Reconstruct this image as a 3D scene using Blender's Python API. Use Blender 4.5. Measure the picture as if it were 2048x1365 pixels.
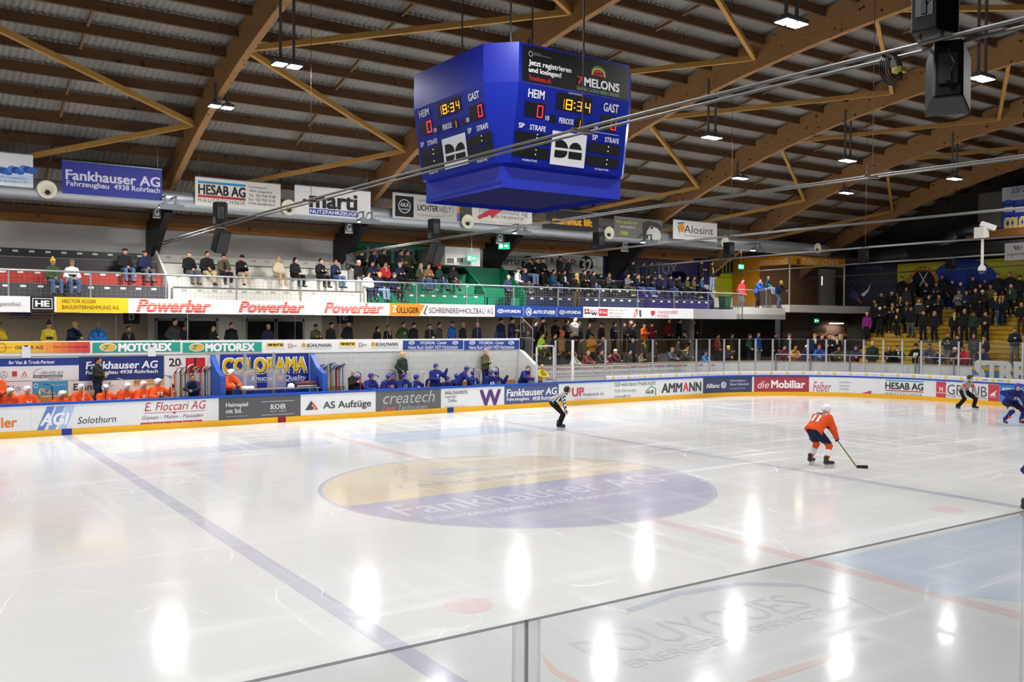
import bpy, bmesh, math, random
import numpy as np
from mathutils import Vector, Matrix, Euler

for o in list(bpy.data.objects):
    bpy.data.objects.remove(o, do_unlink=True)
SC = bpy.context.scene
COL = SC.collection
PI = math.pi
rnd = random.Random(7)

# ------------------------------------------------------------------ camera
CAMP = np.array([-12.0274, -32.5110, 3.7459])
YAW, PITCH, ROLL, FPX = 0.60133, -0.020614, 0.006116, 1827.25
_f = np.array([math.sin(YAW)*math.cos(PITCH), math.cos(YAW)*math.cos(PITCH), math.sin(PITCH)])
_r = np.array([math.cos(YAW), -math.sin(YAW), 0.0])
_u = np.cross(_r, _f)
CR = _r*math.cos(ROLL) + _u*math.sin(ROLL)
CU = -_r*math.sin(ROLL) + _u*math.cos(ROLL)
CF = _f
cam = bpy.data.cameras.new('camera')
cam.sensor_width = 36.0
cam.lens = FPX*36.0/2048.0
cam.clip_end = 300
camo = bpy.data.objects.new('camera', cam)
COL.objects.link(camo)
camo.matrix_world = Matrix(((CR[0], CU[0], -CF[0], CAMP[0]), (CR[1], CU[1], -CF[1], CAMP[1]),
                            (CR[2], CU[2], -CF[2], CAMP[2]), (0, 0, 0, 1)))
SC.camera = camo

# ------------------------------------------------------------------ world + exposure
W = bpy.data.worlds.new('world')
SC.world = W
W.use_nodes = True
W.node_tree.nodes['Background'].inputs[0].default_value = (0.75, 0.8, 0.9, 1)
W.node_tree.nodes['Background'].inputs[1].default_value = 0.06
SC.view_settings.view_transform = 'Standard'
SC.view_settings.look = 'None'
SC.view_settings.gamma = 1.0
SC.view_settings.use_curve_mapping = False
SC.view_settings.exposure = 0.0
LAMP_WATTS = 248.0        # one twin floodlight under the roof
SC.cycles.max_bounces = 6
SC.cycles.diffuse_bounces = 3
SC.cycles.glossy_bounces = 3
SC.cycles.transparent_max_bounces = 16
SC.cycles.sample_clamp_indirect = 4.0
SC.cycles.use_denoising = True

def on(u, v, ax, val):
    """where the sight line through photo point (u, v) meets the plane axis=val"""
    d = CF + CR*(u-1024.0)/FPX - CU*(v-682.5)/FPX
    return CAMP + d*((val-CAMP[ax])/d[ax])
def pix(P):
    d = np.asarray(P, float)-CAMP
    z = d@CF
    return 1024+FPX*(d@CR)/z, 682.5-FPX*(d@CU)/z

# ------------------------------------------------------------------ materials
def lin(h):
    h = h.lstrip('#')
    c = [int(h[i:i+2], 16)/255 for i in (0, 2, 4)]
    return tuple(x/12.92 if x <= .04045 else ((x+.055)/1.055)**2.4 for x in c)
_M = {}
def mat(h, rough=.6, metal=0.0, var=.12, scale=6.0, spec=.5, emit=0.0, name=None, bump=0.0):
    """plain surface: colour with a little procedural unevenness"""
    key = (h, rough, metal, var, scale, spec, emit, bump)
    if key in _M: return _M[key]
    m = bpy.data.materials.new(name or 'surface_'+h.strip('#'))
    m.use_nodes = True
    nt = m.node_tree; b = nt.nodes['Principled BSDF']
    c = lin(h)
    b.inputs['Roughness'].default_value = rough
    b.inputs['Metallic'].default_value = metal
    b.inputs['Specular IOR Level'].default_value = spec
    tc = nt.nodes.new('ShaderNodeTexCoord')
    n = nt.nodes.new('ShaderNodeTexNoise'); n.inputs['Scale'].default_value = scale; n.inputs['Detail'].default_value = 3
    nt.links.new(tc.outputs['Object'], n.inputs['Vector'])
    mx = nt.nodes.new('ShaderNodeMix'); mx.data_type = 'RGBA'
    mx.inputs[6].default_value = tuple(x*(1-var) for x in c)+(1,)
    mx.inputs[7].default_value = tuple(min(1, x*(1+var)) for x in c)+(1,)
    nt.links.new(n.outputs['Fac'], mx.inputs[0])
    nt.links.new(mx.outputs[2], b.inputs['Base Color'])
    if emit:
        b.inputs['Emission Color'].default_value = c+(1,)
        b.inputs['Emission Strength'].default_value = emit
    if bump:
        bp = nt.nodes.new('ShaderNodeBump'); bp.inputs['Strength'].default_value = bump
        n2 = nt.nodes.new('ShaderNodeTexNoise'); n2.inputs['Scale'].default_value = scale*6
        nt.links.new(tc.outputs['Object'], n2.inputs['Vector'])
        nt.links.new(n2.outputs['Fac'], bp.inputs['Height']); nt.links.new(bp.outputs[0], b.inputs['Normal'])
    _M[key] = m
    return m
def cloth(h): return mat(h, .85, 0, .22, 9.0, .3)
def paint(h): return mat(h, .45, 0, .05, 2.0, .4)
def ink(h): return mat(h, .5, 0, .03, 4.0, .3)
def metal(h, r=.35): return mat(h, r, .85, .08, 3.0)

# ------------------------------------------------------------------ mesh helpers
class MB:
    """collects shapes for ONE mesh object"""
    def __init__(s): s.v = []; s.f = []; s.mi = []; s.k = 0
    def add(s, vs, fs, mi=None):
        o = len(s.v); s.v += [tuple(map(float, v)) for v in vs]
        for f in fs:
            s.f.append([i+o for i in f]); s.mi.append(s.k if mi is None else mi)
        return s
    def box(s, x0, x1, y0, y1, z0, z1):
        return s.add([(x0, y0, z0), (x1, y0, z0), (x1, y1, z0), (x0, y1, z0), (x0, y0, z1), (x1, y0, z1), (x1, y1, z1), (x0, y1, z1)],
                     [(0, 3, 2, 1), (4, 5, 6, 7), (0, 1, 5, 4), (1, 2, 6, 5), (2, 3, 7, 6), (3, 0, 4, 7)])
    def hexa(s, p):
        """8 corners, bottom ring then top ring"""
        return s.add(p, [(0, 3, 2, 1), (4, 5, 6, 7), (0, 1, 5, 4), (1, 2, 6, 5), (2, 3, 7, 6), (3, 0, 4, 7)])
    def bar(s, a, b, w, h, up=(0, 0, 1)):
        a = Vector(a); b = Vector(b); d = (b-a).normalized(); up = Vector(up)
        x = d.cross(up)
        if x.length < 1e-4: x = d.cross(Vector((1, 0, 0)))
        x.normalize(); y = x.cross(d).normalized()
        x *= w/2; y *= h/2
        return s.add([a-x-y, a+x-y, a+x+y, a-x+y, b-x-y, b+x-y, b+x+y, b-x+y],
                     [(0, 1, 2, 3), (7, 6, 5, 4), (0, 4, 5, 1), (1, 5, 6, 2), (2, 6, 7, 3), (3, 7, 4, 0)])
    def tube(s, pts, r, n=8, cap=True):
        pts = [Vector(p) for p in pts]; rs = r if isinstance(r, (list, tuple)) else [r]*len(pts)
        vs = []; fs = []; prev = None
        for i, p in enumerate(pts):
            d = (pts[min(i+1, len(pts)-1)]-pts[max(i-1, 0)]).normalized()
            if prev is None:
                x = d.cross(Vector((0, 0, 1)))
                if x.length < 1e-3: x = d.cross(Vector((1, 0, 0)))
            else:
                x = prev-d*prev.dot(d)
            x.normalize(); prev = x; y = d.cross(x)
            for k in range(n):
                t = 2*PI*k/n; vs.append(p+(x*math.cos(t)+y*math.sin(t))*rs[i])
        for i in range(len(pts)-1):
            for k in range(n):
                k2 = (k+1) % n
                fs.append((i*n+k, i*n+k2, (i+1)*n+k2, (i+1)*n+k))
        if cap:
            fs.append(tuple(range(n-1, -1, -1))); fs.append(tuple(range((len(pts)-1)*n, len(pts)*n)))
        return s.add(vs, fs)
    def lathe(s, prof, c, axis=(0, 0, 1), n=20):
        """revolve (radius, height) pairs about axis through c"""
        a = Vector(axis).normalized(); x = a.orthogonal().normalized(); y = a.cross(x); c = Vector(c)
        vs = []; fs = []
        for r, h in prof:
            for k in range(n):
                t = 2*PI*k/n; vs.append(c+a*h+(x*math.cos(t)+y*math.sin(t))*r)
        for i in range(len(prof)-1):
            for k in range(n):
                k2 = (k+1) % n; fs.append((i*n+k, i*n+k2, (i+1)*n+k2, (i+1)*n+k))
        return s.add(vs, fs)
    def prism(s, poly, fn0, fn1):
        """polygon given twice through fn0 / fn1 (two parallel faces)"""
        n = len(poly); vs = [fn0(p) for p in poly]+[fn1(p) for p in poly]
        fs = [tuple(range(n)), tuple(range(2*n-1, n-1, -1))]+[(i, i+n, (i+1) % n+n, (i+1) % n) for i in range(n)]
        return s.add(vs, fs)
    def mesh(s, name, mats, smooth=False):
        me = bpy.data.meshes.new(name)
        me.from_pydata(s.v, [], s.f)
        for m in (mats if isinstance(mats, (list, tuple)) else [mats]): me.materials.append(m)
        if any(s.mi): me.polygons.foreach_set('material_index', s.mi)
        if smooth:
            me.polygons.foreach_set('use_smooth', [True]*len(me.polygons))
        me.update()
        return me
    def build(s, name, mats, parent=None, smooth=False):
        return link(name, s.mesh(name, mats, smooth), parent)
def link(name, data, parent=None):
    o = bpy.data.objects.new(name, data); COL.objects.link(o)
    if parent is not None: o.parent = parent
    return o
def fixn(o):
    bm = bmesh.new(); bm.from_mesh(o.data); bmesh.ops.recalc_face_normals(bm, faces=bm.faces); bm.to_mesh(o.data); bm.free(); return o
LABELS = {}
def tag(o, label=None, cat=None, group=None, kind=None):
    if label:
        o['label'] = label; LABELS.setdefault(label, []).append((o.name, group))
    if cat: o['category'] = cat
    if group: o['group'] = group
    if kind: o['kind'] = kind
    return o
def thing(name, label, cat, loc=(0, 0, 0), rz=0, group=None):
    o = bpy.data.objects.new(name, None); COL.objects.link(o)
    o.location = loc; o.rotation_euler = (0, 0, rz)
    return tag(o, label, cat, group)
def struct(o, label=None): return tag(o, label, None, None, 'structure')
def copy_tree(o, parent=None):
    c = o.copy(); COL.objects.link(c)
    if parent is not None: c.parent = parent
    for ch in list(o.children): copy_tree(ch, c)
    return c
# ------------------------------------------------------------------ the hall
RX, RY, RR = 30.5, 30.5, 8.3          # rink: x -30.5..30.5, y -30.5..0, corner radius
AX0, ADX = -3.2, 8.07                 # arches stand at AX0 + i*ADX
def arch_z(y):                        # underside of the glulam arches
    d = y+23.04
    return 13.271-.0046394*d*d-3.663e-6*d**4
ARCH_H = .98

# ---- ice
def ice_mat(name, h=None, fade=.55):
    m = bpy.data.materials.new(name); m.use_nodes = True; nt = m.node_tree; N = nt.nodes; L = nt.links
    b = N['Principled BSDF']
    tc = N.new('ShaderNodeTexCoord')
    def noise(sc, det, stretch=None, rot=0.0, rough=.5):
        v = tc.outputs['Object']
        if stretch:
            mp = N.new('ShaderNodeMapping'); mp.inputs['Scale'].default_value = stretch; mp.inputs['Rotation'].default_value = (0, 0, rot)
            L.new(v, mp.inputs[0]); v = mp.outputs[0]
        n = N.new('ShaderNodeTexNoise'); n.inputs['Scale'].default_value = sc; n.inputs['Detail'].default_value = det; n.inputs['Roughness'].default_value = rough
        L.new(v, n.inputs[0]); return n.outputs['Fac']
    def ramp(x, a, bb, lo=0.0, hi=1.0):
        r = N.new('ShaderNodeMapRange'); r.inputs[1].default_value = a; r.inputs[2].default_value = bb; r.inputs[3].default_value = lo; r.inputs[4].default_value = hi
        L.new(x, r.inputs[0]); return r.outputs[0]
    def math_(op, a, c):
        q = N.new('ShaderNodeMath'); q.operation = op
        for i, w in enumerate((a, c)):
            if hasattr(w, 'links'): L.new(w, q.inputs[i])
            else: q.inputs[i].default_value = w
        return q.outputs[0]
    cloudy = noise(.16, 5)
    s1 = ramp(noise(1.0, 6, (.10, 2.6, 1), .30, .65), .50, .85)
    s2 = ramp(noise(1.0, 6, (2.2, .12, 1), .95, .65), .52, .88)
    # thin skate cuts: edges of stretched cells
    vo = N.new('ShaderNodeTexVoronoi'); vo.feature = 'DISTANCE_TO_EDGE'; vo.inputs['Scale'].default_value = .75
    mp = N.new('ShaderNodeMapping'); mp.inputs['Scale'].default_value = (1.0, .55, 1); mp.inputs['Rotation'].default_value = (0, 0, .5)
    dn = N.new('ShaderNodeTexNoise'); dn.inputs['Scale'].default_value = .35; dn.inputs['Detail'].default_value = 3
    L.new(tc.outputs['Object'], dn.inputs[0])
    va = N.new('ShaderNodeVectorMath'); va.operation = 'MULTIPLY_ADD'; va.inputs[1].default_value = (1.3, 1.3, 0)
    L.new(dn.outputs['Color'], va.inputs[0]); L.new(tc.outputs['Object'], va.inputs[2]); L.new(va.outputs[0], mp.inputs[0]); L.new(mp.outputs[0], vo.inputs[0])
    cut = math_('MULTIPLY', ramp(vo.outputs['Distance'], .0, .009, .55, 0), ramp(noise(.6, 3), .46, .64))
    snow = math_('MAXIMUM', math_('MULTIPLY', math_('MAXIMUM', s1, s2), ramp(cloudy, .38, .62, .15, 1)), cut)
    base = N.new('ShaderNodeMix'); base.data_type = 'RGBA'
    wet = N.new('ShaderNodeMix'); wet.data_type = 'RGBA'
    wet.inputs[6].default_value = lin('#dfe0df')+(1,); wet.inputs[7].default_value = lin('#e8e9ea')+(1,)
    L.new(ramp(cloudy, .35, .65), wet.inputs[0])
    src = wet.outputs[2]
    if h:
        mk = N.new('ShaderNodeMix'); mk.data_type = 'RGBA'; mk.inputs[7].default_value = lin(h)+(1,)
        L.new(src, mk.inputs[6]); L.new(ramp(cloudy, .3, .7, fade+.10, fade-.12), mk.inputs[0]); src = mk.outputs[2]
    L.new(src, base.inputs[6]); base.inputs[7].default_value = lin('#f8f9fa')+(1,)
    L.new(math_('MULTIPLY', snow, .55), base.inputs[0])
    L.new(base.outputs[2], b.inputs['Base Color'])
    L.new(ramp(snow, 0, .8, .12, .45), b.inputs['Roughness'])
    b.inputs['IOR'].default_value = 1.31
    return m
ICE = ice_mat('ice')
def rink_ring(off=0.0, n=56):
    """points of the board line pushed outwards by off, starting mid near side, going +x"""
    out = []
    for cx, cy, a0 in ((RX-RR, -RY+RR, -PI/2), (RX-RR, -RR, 0), (-RX+RR, -RR, PI/2), (-RX+RR, -RY+RR, PI)):
        for i in range(n+1):
            a = a0+PI/2*i/n; out.append((cx+(RR+off)*math.cos(a), cy+(RR+off)*math.sin(a)))
    return out
b = MB(); ring = rink_ring(.15); b.add([(x, y, 0) for x, y in ring]+[(x, y, -.15) for x, y in ring], [tuple(range(len(ring)))])
floor_ice = struct(b.build('floor', ICE), 'white skated ice sheet with faded painted lines and sponsor logos')
# painted marks under the ice: parts of the floor
def mark(name, poly_list, m, z=.004, label=None):
    z = z*.25
    b = MB()
    for p in poly_list: b.add([(x, y, z) for x, y in p], [tuple(range(len(p)))])
    o = b.build(name, m, floor_ice)
    if label: o['label'] = label
    return o
def disc(cx, cy, r, n=48, a0=0, a1=2*PI): return [(cx+r*math.cos(a0+(a1-a0)*i/n), cy+r*math.sin(a0+(a1-a0)*i/n)) for i in range(n+(0 if abs(a1-a0-2*PI) < 1e-6 else 1))]
def ringq(cx, cy, r0, r1, n=64, a0=0, a1=2*PI):
    out = []
    for i in range(n):
        a = a0+(a1-a0)*i/n; c = a0+(a1-a0)*(i+1)/n
        out.append([(cx+r*math.cos(t), cy+r*math.sin(t)) for r, t in ((r0, a), (r1, a), (r1, c), (r0, c))])
    return out
def rect(x0, x1, y0, y1): return [(x0, y0), (x1, y0), (x1, y1), (x0, y1)]
CY = -15.24
IB = ice_mat('ice_blue', '#8a88b8', .40); IR = ice_mat('ice_red', '#e08c90', .30); IRD = ice_mat('ice_red_dot', '#e8a0a0', .28)
IY = ice_mat('ice_yellow', '#dcbf7a', .42); IP = ice_mat('ice_purple', '#8a86b6', .50); IG = ice_mat('ice_grey', '#77777c', .30)
IL = ice_mat('ice_lightblue', '#a9c4e6', .45); IBG = ice_mat('ice_greyblue', '#a8b2cc', .42); IO = ice_mat('ice_orange', '#e8b090', .35)
for x in (-7.2, 7.2): mark('blue_line', [rect(x-.15, x+.15, -30.4, -.05)], IB)
mark('centre_line', [rect(-.15, .15, -30.4, -19.75), rect(-.15, .15, -10.7, -.05)], IR)
for x in (26.5, -26.5): mark('goal_line', [rect(x-.03, x+.03, -27.5, -2.8)], IR)
for x, y in ((-5.7, -8.2), (5.7, -8.2), (-5.7, -22.3), (5.7, -22.3)): mark('faceoff_spot', [disc(x, y, .33)], IRD, .005)
# centre circle: pale yellow half with crest, purple half with sponsor name, split by a slanted chord
ca, cb = math.radians(176), math.radians(356)
def half(a0, a1, r=4.5): return disc(0, CY, r, 40, a0, a1)
ang0 = math.atan2(on(700, 1013, 2, 0)[1]-CY, on(700, 1013, 2, 0)[0]); ang1 = math.atan2(on(1308, 936, 2, 0)[1]-CY, on(1308, 936, 2, 0)[0])
if ang0 < 0: ang0 += 2*PI
mark('circle_logo', [half(ang1, ang0)], IY, .004, 'pale yellow half of the centre circle')
mark('circle_logo', [half(ang0, ang1+2*PI)], IP, .004, 'faded purple half of the centre circle')
mark('centre_circle', ringq(0, CY, 4.42, 4.52), IB, .006)
P0 = on(912, 944, 2, 0)
mark('crest_ring', ringq(P0[0], P0[1], 1.48, 1.54, 40), IG, .006)
mark('crest_figure', [[(P0[0]+x, P0[1]+y) for x, y in ((-.9, .1), (-.3, .55), (.6, .5), (1.0, -.1), (.45, -.25), (.1, -.1), (-.4, -.45))]], IG, .006)

# ---- boards round the rink
def ring_wall(b, off0, off1, z0, z1, mi=0):
    A = rink_ring(off0); B = rink_ring(off1); n = len(A)
    vs = [(x, y, z0) for x, y in A]+[(x, y, z1) for x, y in A]+[(x, y, z1) for x, y in B]+[(x, y, z0) for x, y in B]
    fs = []
    for i in range(n):
        j = (i+1) % n
        fs += [(i, j, j+n, i+n), (i+n, j+n, j+2*n, i+2*n), (i+2*n, j+2*n, j+3*n, i+3*n), (i+3*n, j+3*n, j, i)]
    b.add(vs, fs, mi)
boards = thing('rink_boards', 'white dasher boards with yellow kick strip and blue cap around the ice', 'rink boards', (0, CY, 0))
def bpart(name, off0, off1, z0, z1, m, parent):
    b = MB(); ring_wall(b, off0, off1, z0, z1); o = b.build(name, m, parent); o.location = (0, -CY, 0) if parent is boards else (0, 0, 0); return fixn(o)
bpart('panel', 0, .12, .12, 1.02, mat('#e6e8e8', .3, 0, .03), boards)
bpart('kick_plate', -.02, .12, 0.0, .20, mat('#f5b81c', .35, 0, .05), boards)['label'] = 'yellow kick strip along the ice'
bpart('cap_rail', -.04, .16, 1.0, 1.075, mat('#1450b4', .35, 0, .05), boards)['label'] = 'blue cap rail'
for x, h, w in ((-7.2, '#1c3f9a', .3), (7.2, '#1c3f9a', .3), (0, '#8e1f33', .3)):
    b = MB(); b.box(x-w/2, x+w/2, -.03, .02, .01, .205); o = b.build('line_marker', paint(h), boards); o.location = (0, -CY, 0)

# ---- board line as arc length s (s = x on the far side) for signs and glass
SMAX = RX-RR
def brd(s, z, off=0.0):
    """point at arc length s along the far boards; off > 0 towards the ice"""
    if s <= SMAX: return (s, -off, z)
    a = (s-SMAX)/RR
    if a <= PI/2: return (SMAX+(RR-off)*math.sin(a), -RR+(RR-off)*math.cos(a), z)
    return (RX-off, -RR-(s-SMAX-RR*PI/2), z)
_ss = np.linspace(-12, 46, 1200); _su = np.array([pix(brd(s, .6, .02))[0] for s in _ss])
def brd_s(u): return float(np.interp(u, _su, _ss))
def brd_z(u, v, off=.02):
    s = brd_s(u); v0 = pix(brd(s, 0, off))[1]; v1 = pix(brd(s, 1, off))[1]
    return (v-v0)/(v1-v0)

# ---- far side: concrete and steel
CONC = mat('#c9c9c4', .8, 0, .08, 1.2, .2, bump=.1); DCONC = mat('#77746f', .85, 0, .12, 1.5, .2)
def brickwall(name, h1, h2, sx, sy, rot=(PI/2, 0, 0)):
    m = bpy.data.materials.new(name); m.use_nodes = True; nt = m.node_tree; b = nt.nodes['Principled BSDF']
    tc = nt.nodes.new('ShaderNodeTexCoord'); mp = nt.nodes.new('ShaderNodeMapping'); mp.inputs['Rotation'].default_value = rot
    br = nt.nodes.new('ShaderNodeTexBrick'); br.inputs['Color1'].default_value = lin(h1)+(1,); br.inputs['Color2'].default_value = tuple(x*.95 for x in lin(h1))+(1,)
    br.inputs['Mortar'].default_value = lin(h2)+(1,); br.inputs['Scale'].default_value = 1.0; br.inputs['Mortar Size'].default_value = .008
    br.inputs['Brick Width'].default_value = sx; br.inputs['Row Height'].default_value = sy
    nt.links.new(tc.outputs['Object'], mp.inputs[0]); nt.links.new(mp.outputs[0], br.inputs[0]); nt.links.new(br.outputs[0], b.inputs['Base Color'])
    b.inputs['Roughness'].default_value = .75
    return m
BENCHW = brickwall('painted_blockwork', '#d3d4d0', '#b9bab6', .5, .25)
UNDERW = brickwall('tan_blockwork', '#a39684', '#8d8170', .5, .25)
BY = 1.42                              # face of the wall behind the benches
b = MB(); b.box(-22, 11.75, BY, BY+.2, 0, 2.52); struct(b.build('wall_bench', BENCHW))
# end wall of the home bench with its slanted top
b = MB(); b.prism([(.16, 0), (.16, 1.86), (1.24, 2.45), (BY+.2, 2.52), (BY+.2, 0)], lambda p: (11.62, p[0], p[1]), lambda p: (11.80, p[0], p[1])); fixn(struct(b.build('wall_bench_end', mat('#d3d4d0', .75, 0, .05, 2))))
b = MB(); b.box(-22, 11.62, .12, BY, 0, .30); struct(b.build('floor_bench', DCONC))
# standing terrace behind the benches and, further right, three steps behind the low wall
b = MB(); b.box(-22, 11.8, BY+.2, 5.3, 0, 2.10); struct(b.build('floor_terrace', DCONC))
b = MB(); b.box(11.8, 31.0, 1.55, 2.55, 0, .85); b.box(11.8, 31.0, 2.55, 3.3, 0, 1.35); b.box(11.8, 24.4, 3.3, 5.3, 0, 2.1); struct(b.build('floor_terrace_steps', DCONC))
# low white wall following the boards
b = MB(); pts = [brd(s, 0, -1.45) for s in np.linspace(11.9, 40, 60)]; pts2 = [brd(s, 0, -1.62) for s in np.linspace(11.9, 40, 60)]
for i in range(59):
    a, c, d, e = pts[i], pts[i+1], pts2[i+1], pts2[i]
    b.hexa([(a[0], a[1], 0), (c[0], c[1], 0), (d[0], d[1], 0), (e[0], e[1], 0), (a[0], a[1], 1.72), (c[0], c[1], 1.72), (d[0], d[1], 1.72), (e[0], e[1], 1.72)])
struct(b.build('wall_spectator', mat('#e2e2de', .6, 0, .04, 1.0)), 'low white wall between the boards and the standing crowd')
b = MB()
for i in range(59):
    a, c, d, e = brd(11.9+i*28.1/59, 0, -1.42), brd(11.9+(i+1)*28.1/59, 0, -1.42), brd(11.9+(i+1)*28.1/59, 0, -1.65), brd(11.9+i*28.1/59, 0, -1.65)
    b.hexa([(a[0], a[1], 1.72), (c[0], c[1], 1.72), (d[0], d[1], 1.72), (e[0], e[1], 1.72), (a[0], a[1], 1.75), (c[0], c[1], 1.75), (d[0], d[1], 1.75), (e[0], e[1], 1.75)])
struct(b.build('trim_1', mat('#b98d5c', .6)), 'thin wooden top edge of the low spectator wall')
b = MB()
for i in range(59):
    a, c, d, e = [brd(11.9+(i+k)*28.1/59, 0, o) for k, o in ((0, -.16), (1, -.16), (1, -1.45), (0, -1.45))]
    b.add([(p[0], p[1], .02) for p in (a, c, d, e)], [(0, 1, 2, 3)])
struct(b.build('floor_walkway', DCONC))
# back wall under the upper tier with doors
b = MB(); b.box(-22, 24.4, 5.3, 5.5, 1.2, 4.0); struct(b.build('wall_under_tier', UNDERW), 'tan blockwork wall under the upper tier')
LG = mat('#c8c8c4', .6, 0, .05, 1)
b = MB(); b.box(-3.5, 3.75, 5.24, 5.32, 2.1, 4.0); struct(b.build('wall_door_surround', LG), 'pale grey panelled door surround under the upper tier')
DG = mat('#16181a', .15, 0, .1, 2); FR = mat('#8f918f', .4, .2)
for n, (x0, x1) in enumerate(((-3.15, -2.12), (-1.95, -.85), (.45, 1.6), (1.75, 2.85))):
    d = struct(link(f'door_{n+1}', None), 'dark glazed double door under the upper tier'); d.location = (x0, 5.2, 2.1)
    b = MB(); b.box(0, x1-x0, .0, .03, 0, 1.62); b.build('pane', DG, d)
    b = MB()
    for q in ((-.09, 0, -.02, .05, 0, 1.72), (x1-x0, x1-x0+.09, -.02, .05, 0, 1.72), (-.09, x1-x0+.09, -.02, .05, 1.62, 1.72)): b.box(*q)
    b.build('frame', FR, d)
b = MB(); b.box(14.6, 14.9, 4.2, 4.5, 2.1, 4.0); struct(b.build('column_concrete', mat('#9a9a98', .8)))
b = MB(); b.box(19.4, 19.52, 3.3, 3.42, 1.35, 4.0); struct(b.build('column_steel', metal('#8a8c90')))
b = MB(); b.box(24.1, 24.4, 3.0, 5.3, 0, 4.0); struct(b.build('wall_stair', mat('#6a6a68', .8)))
b = MB(); b.box(24.4, 33.0, 4.6, 4.8, 0, 4.28); struct(b.build('wall_far_passage', mat('#262523', .8))); b = MB(); b.box(33.0, 39.2, 4.0, 4.2, 0, 4.43); struct(b.build('wall_passage_door', mat('#5c483e', .8)), 'brownish wall with a pale door below the lounge slab')
b = MB(); b.box(24.4, 40, 3.3, 6.3, 0, .9); struct(b.build('floor_passage', DCONC))
# upper tier slab and its seating steps
FY = 2.0
b = MB(); b.box(-22, 26.6, FY, 6.4, 4.0, 4.42); struct(b.build('floor_upper_tier', DCONC), 'concrete slab carrying the upper seating tier')
b = MB(); b.box(-22, 42, 6.3, 6.5, 4.2, 7.45); struct(b.build('wall_upper', mat('#e4e3dc', .75, 0, .06, .8)), 'white rear wall above the upper seats')
BEAM = mat('#a26a2c', .6, 0, .25, 2.5)
b = MB(); b.box(-22, 27.5, 6.12, 6.5, 7.42, 7.82); struct(b.build('beam_wall_plate', BEAM), 'varnished timber wall plate above the white rear wall')
b = MB(); b.box(-22, 42, 6.5, 6.7, 7.45, 9.2); struct(b.build('wall_upper_boarding', mat('#3a2d20', .8)))
# ---- roof
def wood(name, h1, h2, sc=(1, 14, 14), rot=0.0, spots=True):
    m = bpy.data.materials.new(name); m.use_nodes = True; nt = m.node_tree; b = nt.nodes['Principled BSDF']
    tc = nt.nodes.new('ShaderNodeTexCoord'); mp = nt.nodes.new('ShaderNodeMapping'); mp.inputs['Scale'].default_value = sc
    n = nt.nodes.new('ShaderNodeTexNoise'); n.inputs['Scale'].default_value = 1.3; n.inputs['Detail'].default_value = 5
    mx = nt.nodes.new('ShaderNodeMix'); mx.data_type = 'RGBA'; mx.inputs[6].default_value = lin(h1)+(1,); mx.inputs[7].default_value = lin(h2)+(1,)
    nt.links.new(tc.outputs['Object'], mp.inputs[0]); nt.links.new(mp.outputs[0], n.inputs[0]); nt.links.new(n.outputs['Fac'], mx.inputs[0])
    out = mx.outputs[2]
    if spots:
        v = nt.nodes.new('ShaderNodeTexNoise'); v.inputs['Scale'].default_value = 5; v.inputs['Detail'].default_value = 1
        nt.links.new(tc.outputs['Object'], v.inputs[0])
        r = nt.nodes.new('ShaderNodeMapRange'); r.inputs[1].default_value = .70; r.inputs[2].default_value = .74; nt.links.new(v.outputs['Fac'], r.inputs[0])
        m2 = nt.nodes.new('ShaderNodeMix'); m2.data_type = 'RGBA'; m2.inputs[7].default_value = lin('#3a2412')+(1,)
        nt.links.new(out, m2.inputs[6]); nt.links.new(r.outputs[0], m2.inputs[0]); out = m2.outputs[2]
    nt.links.new(out, b.inputs['Base Color']); b.inputs['Roughness'].default_value = .65; b.inputs['Specular IOR Level'].default_value = .25
    return m
GLU = wood('glulam', '#86603a', '#ab8257', (.6, 3, 9)); PURL = wood('purlin_wood', '#4e3724', '#664a32', (.4, 8, 8)); BRACE = wood('brace_wood', '#a87c40', '#bf9450', (2, 2, 2), 0, False)
LATH = wood('lath_wood', '#6b5138', '#80644a', (2, 2, 2), 0, False)
YS = np.linspace(7.4, -36, 40)
for i in range(-2, 6):
    x = AX0+i*ADX; w = .22; b = MB()
    for j in range(len(YS)-1):
        y0, y1 = YS[j], YS[j+1]; z0, z1 = arch_z(y0), arch_z(y1)
        b.hexa([(x-w/2, y0, z0), (x-w/2, y1, z1), (x+w/2, y1, z1), (x+w/2, y0, z0), (x-w/2, y0, z0+ARCH_H), (x-w/2, y1, z1+ARCH_H), (x+w/2, y1, z1+ARCH_H), (x+w/2, y0, z0+ARCH_H)])
    o = fixn(b.build('arch_beam', GLU)); bm = bmesh.new(); bm.from_mesh(o.data); bmesh.ops.remove_doubles(bm, verts=bm.verts, dist=1e-4)
    ctr = {}
    for f in bm.faces: ctr.setdefault(tuple(round(c, 3) for c in f.calc_center_median()), []).append(f)
    bmesh.ops.delete(bm, geom=[f for l in ctr.values() if len(l) > 1 for f in l], context='FACES_ONLY'); bm.to_mesh(o.data); bm.free()
    struct(o)
PY = list(np.arange(6.9, -35.5, -1.22))
XL, XR = -20.0, 41.5
def roof_z(y): return arch_z(y)+ARCH_H+.10
for y in PY:
    z = roof_z(y)-.04; b = MB(); b.box(XL, XR, y-.06, y+.06, z-.30, z); struct(b.build('roof_beam', PURL))
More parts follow.
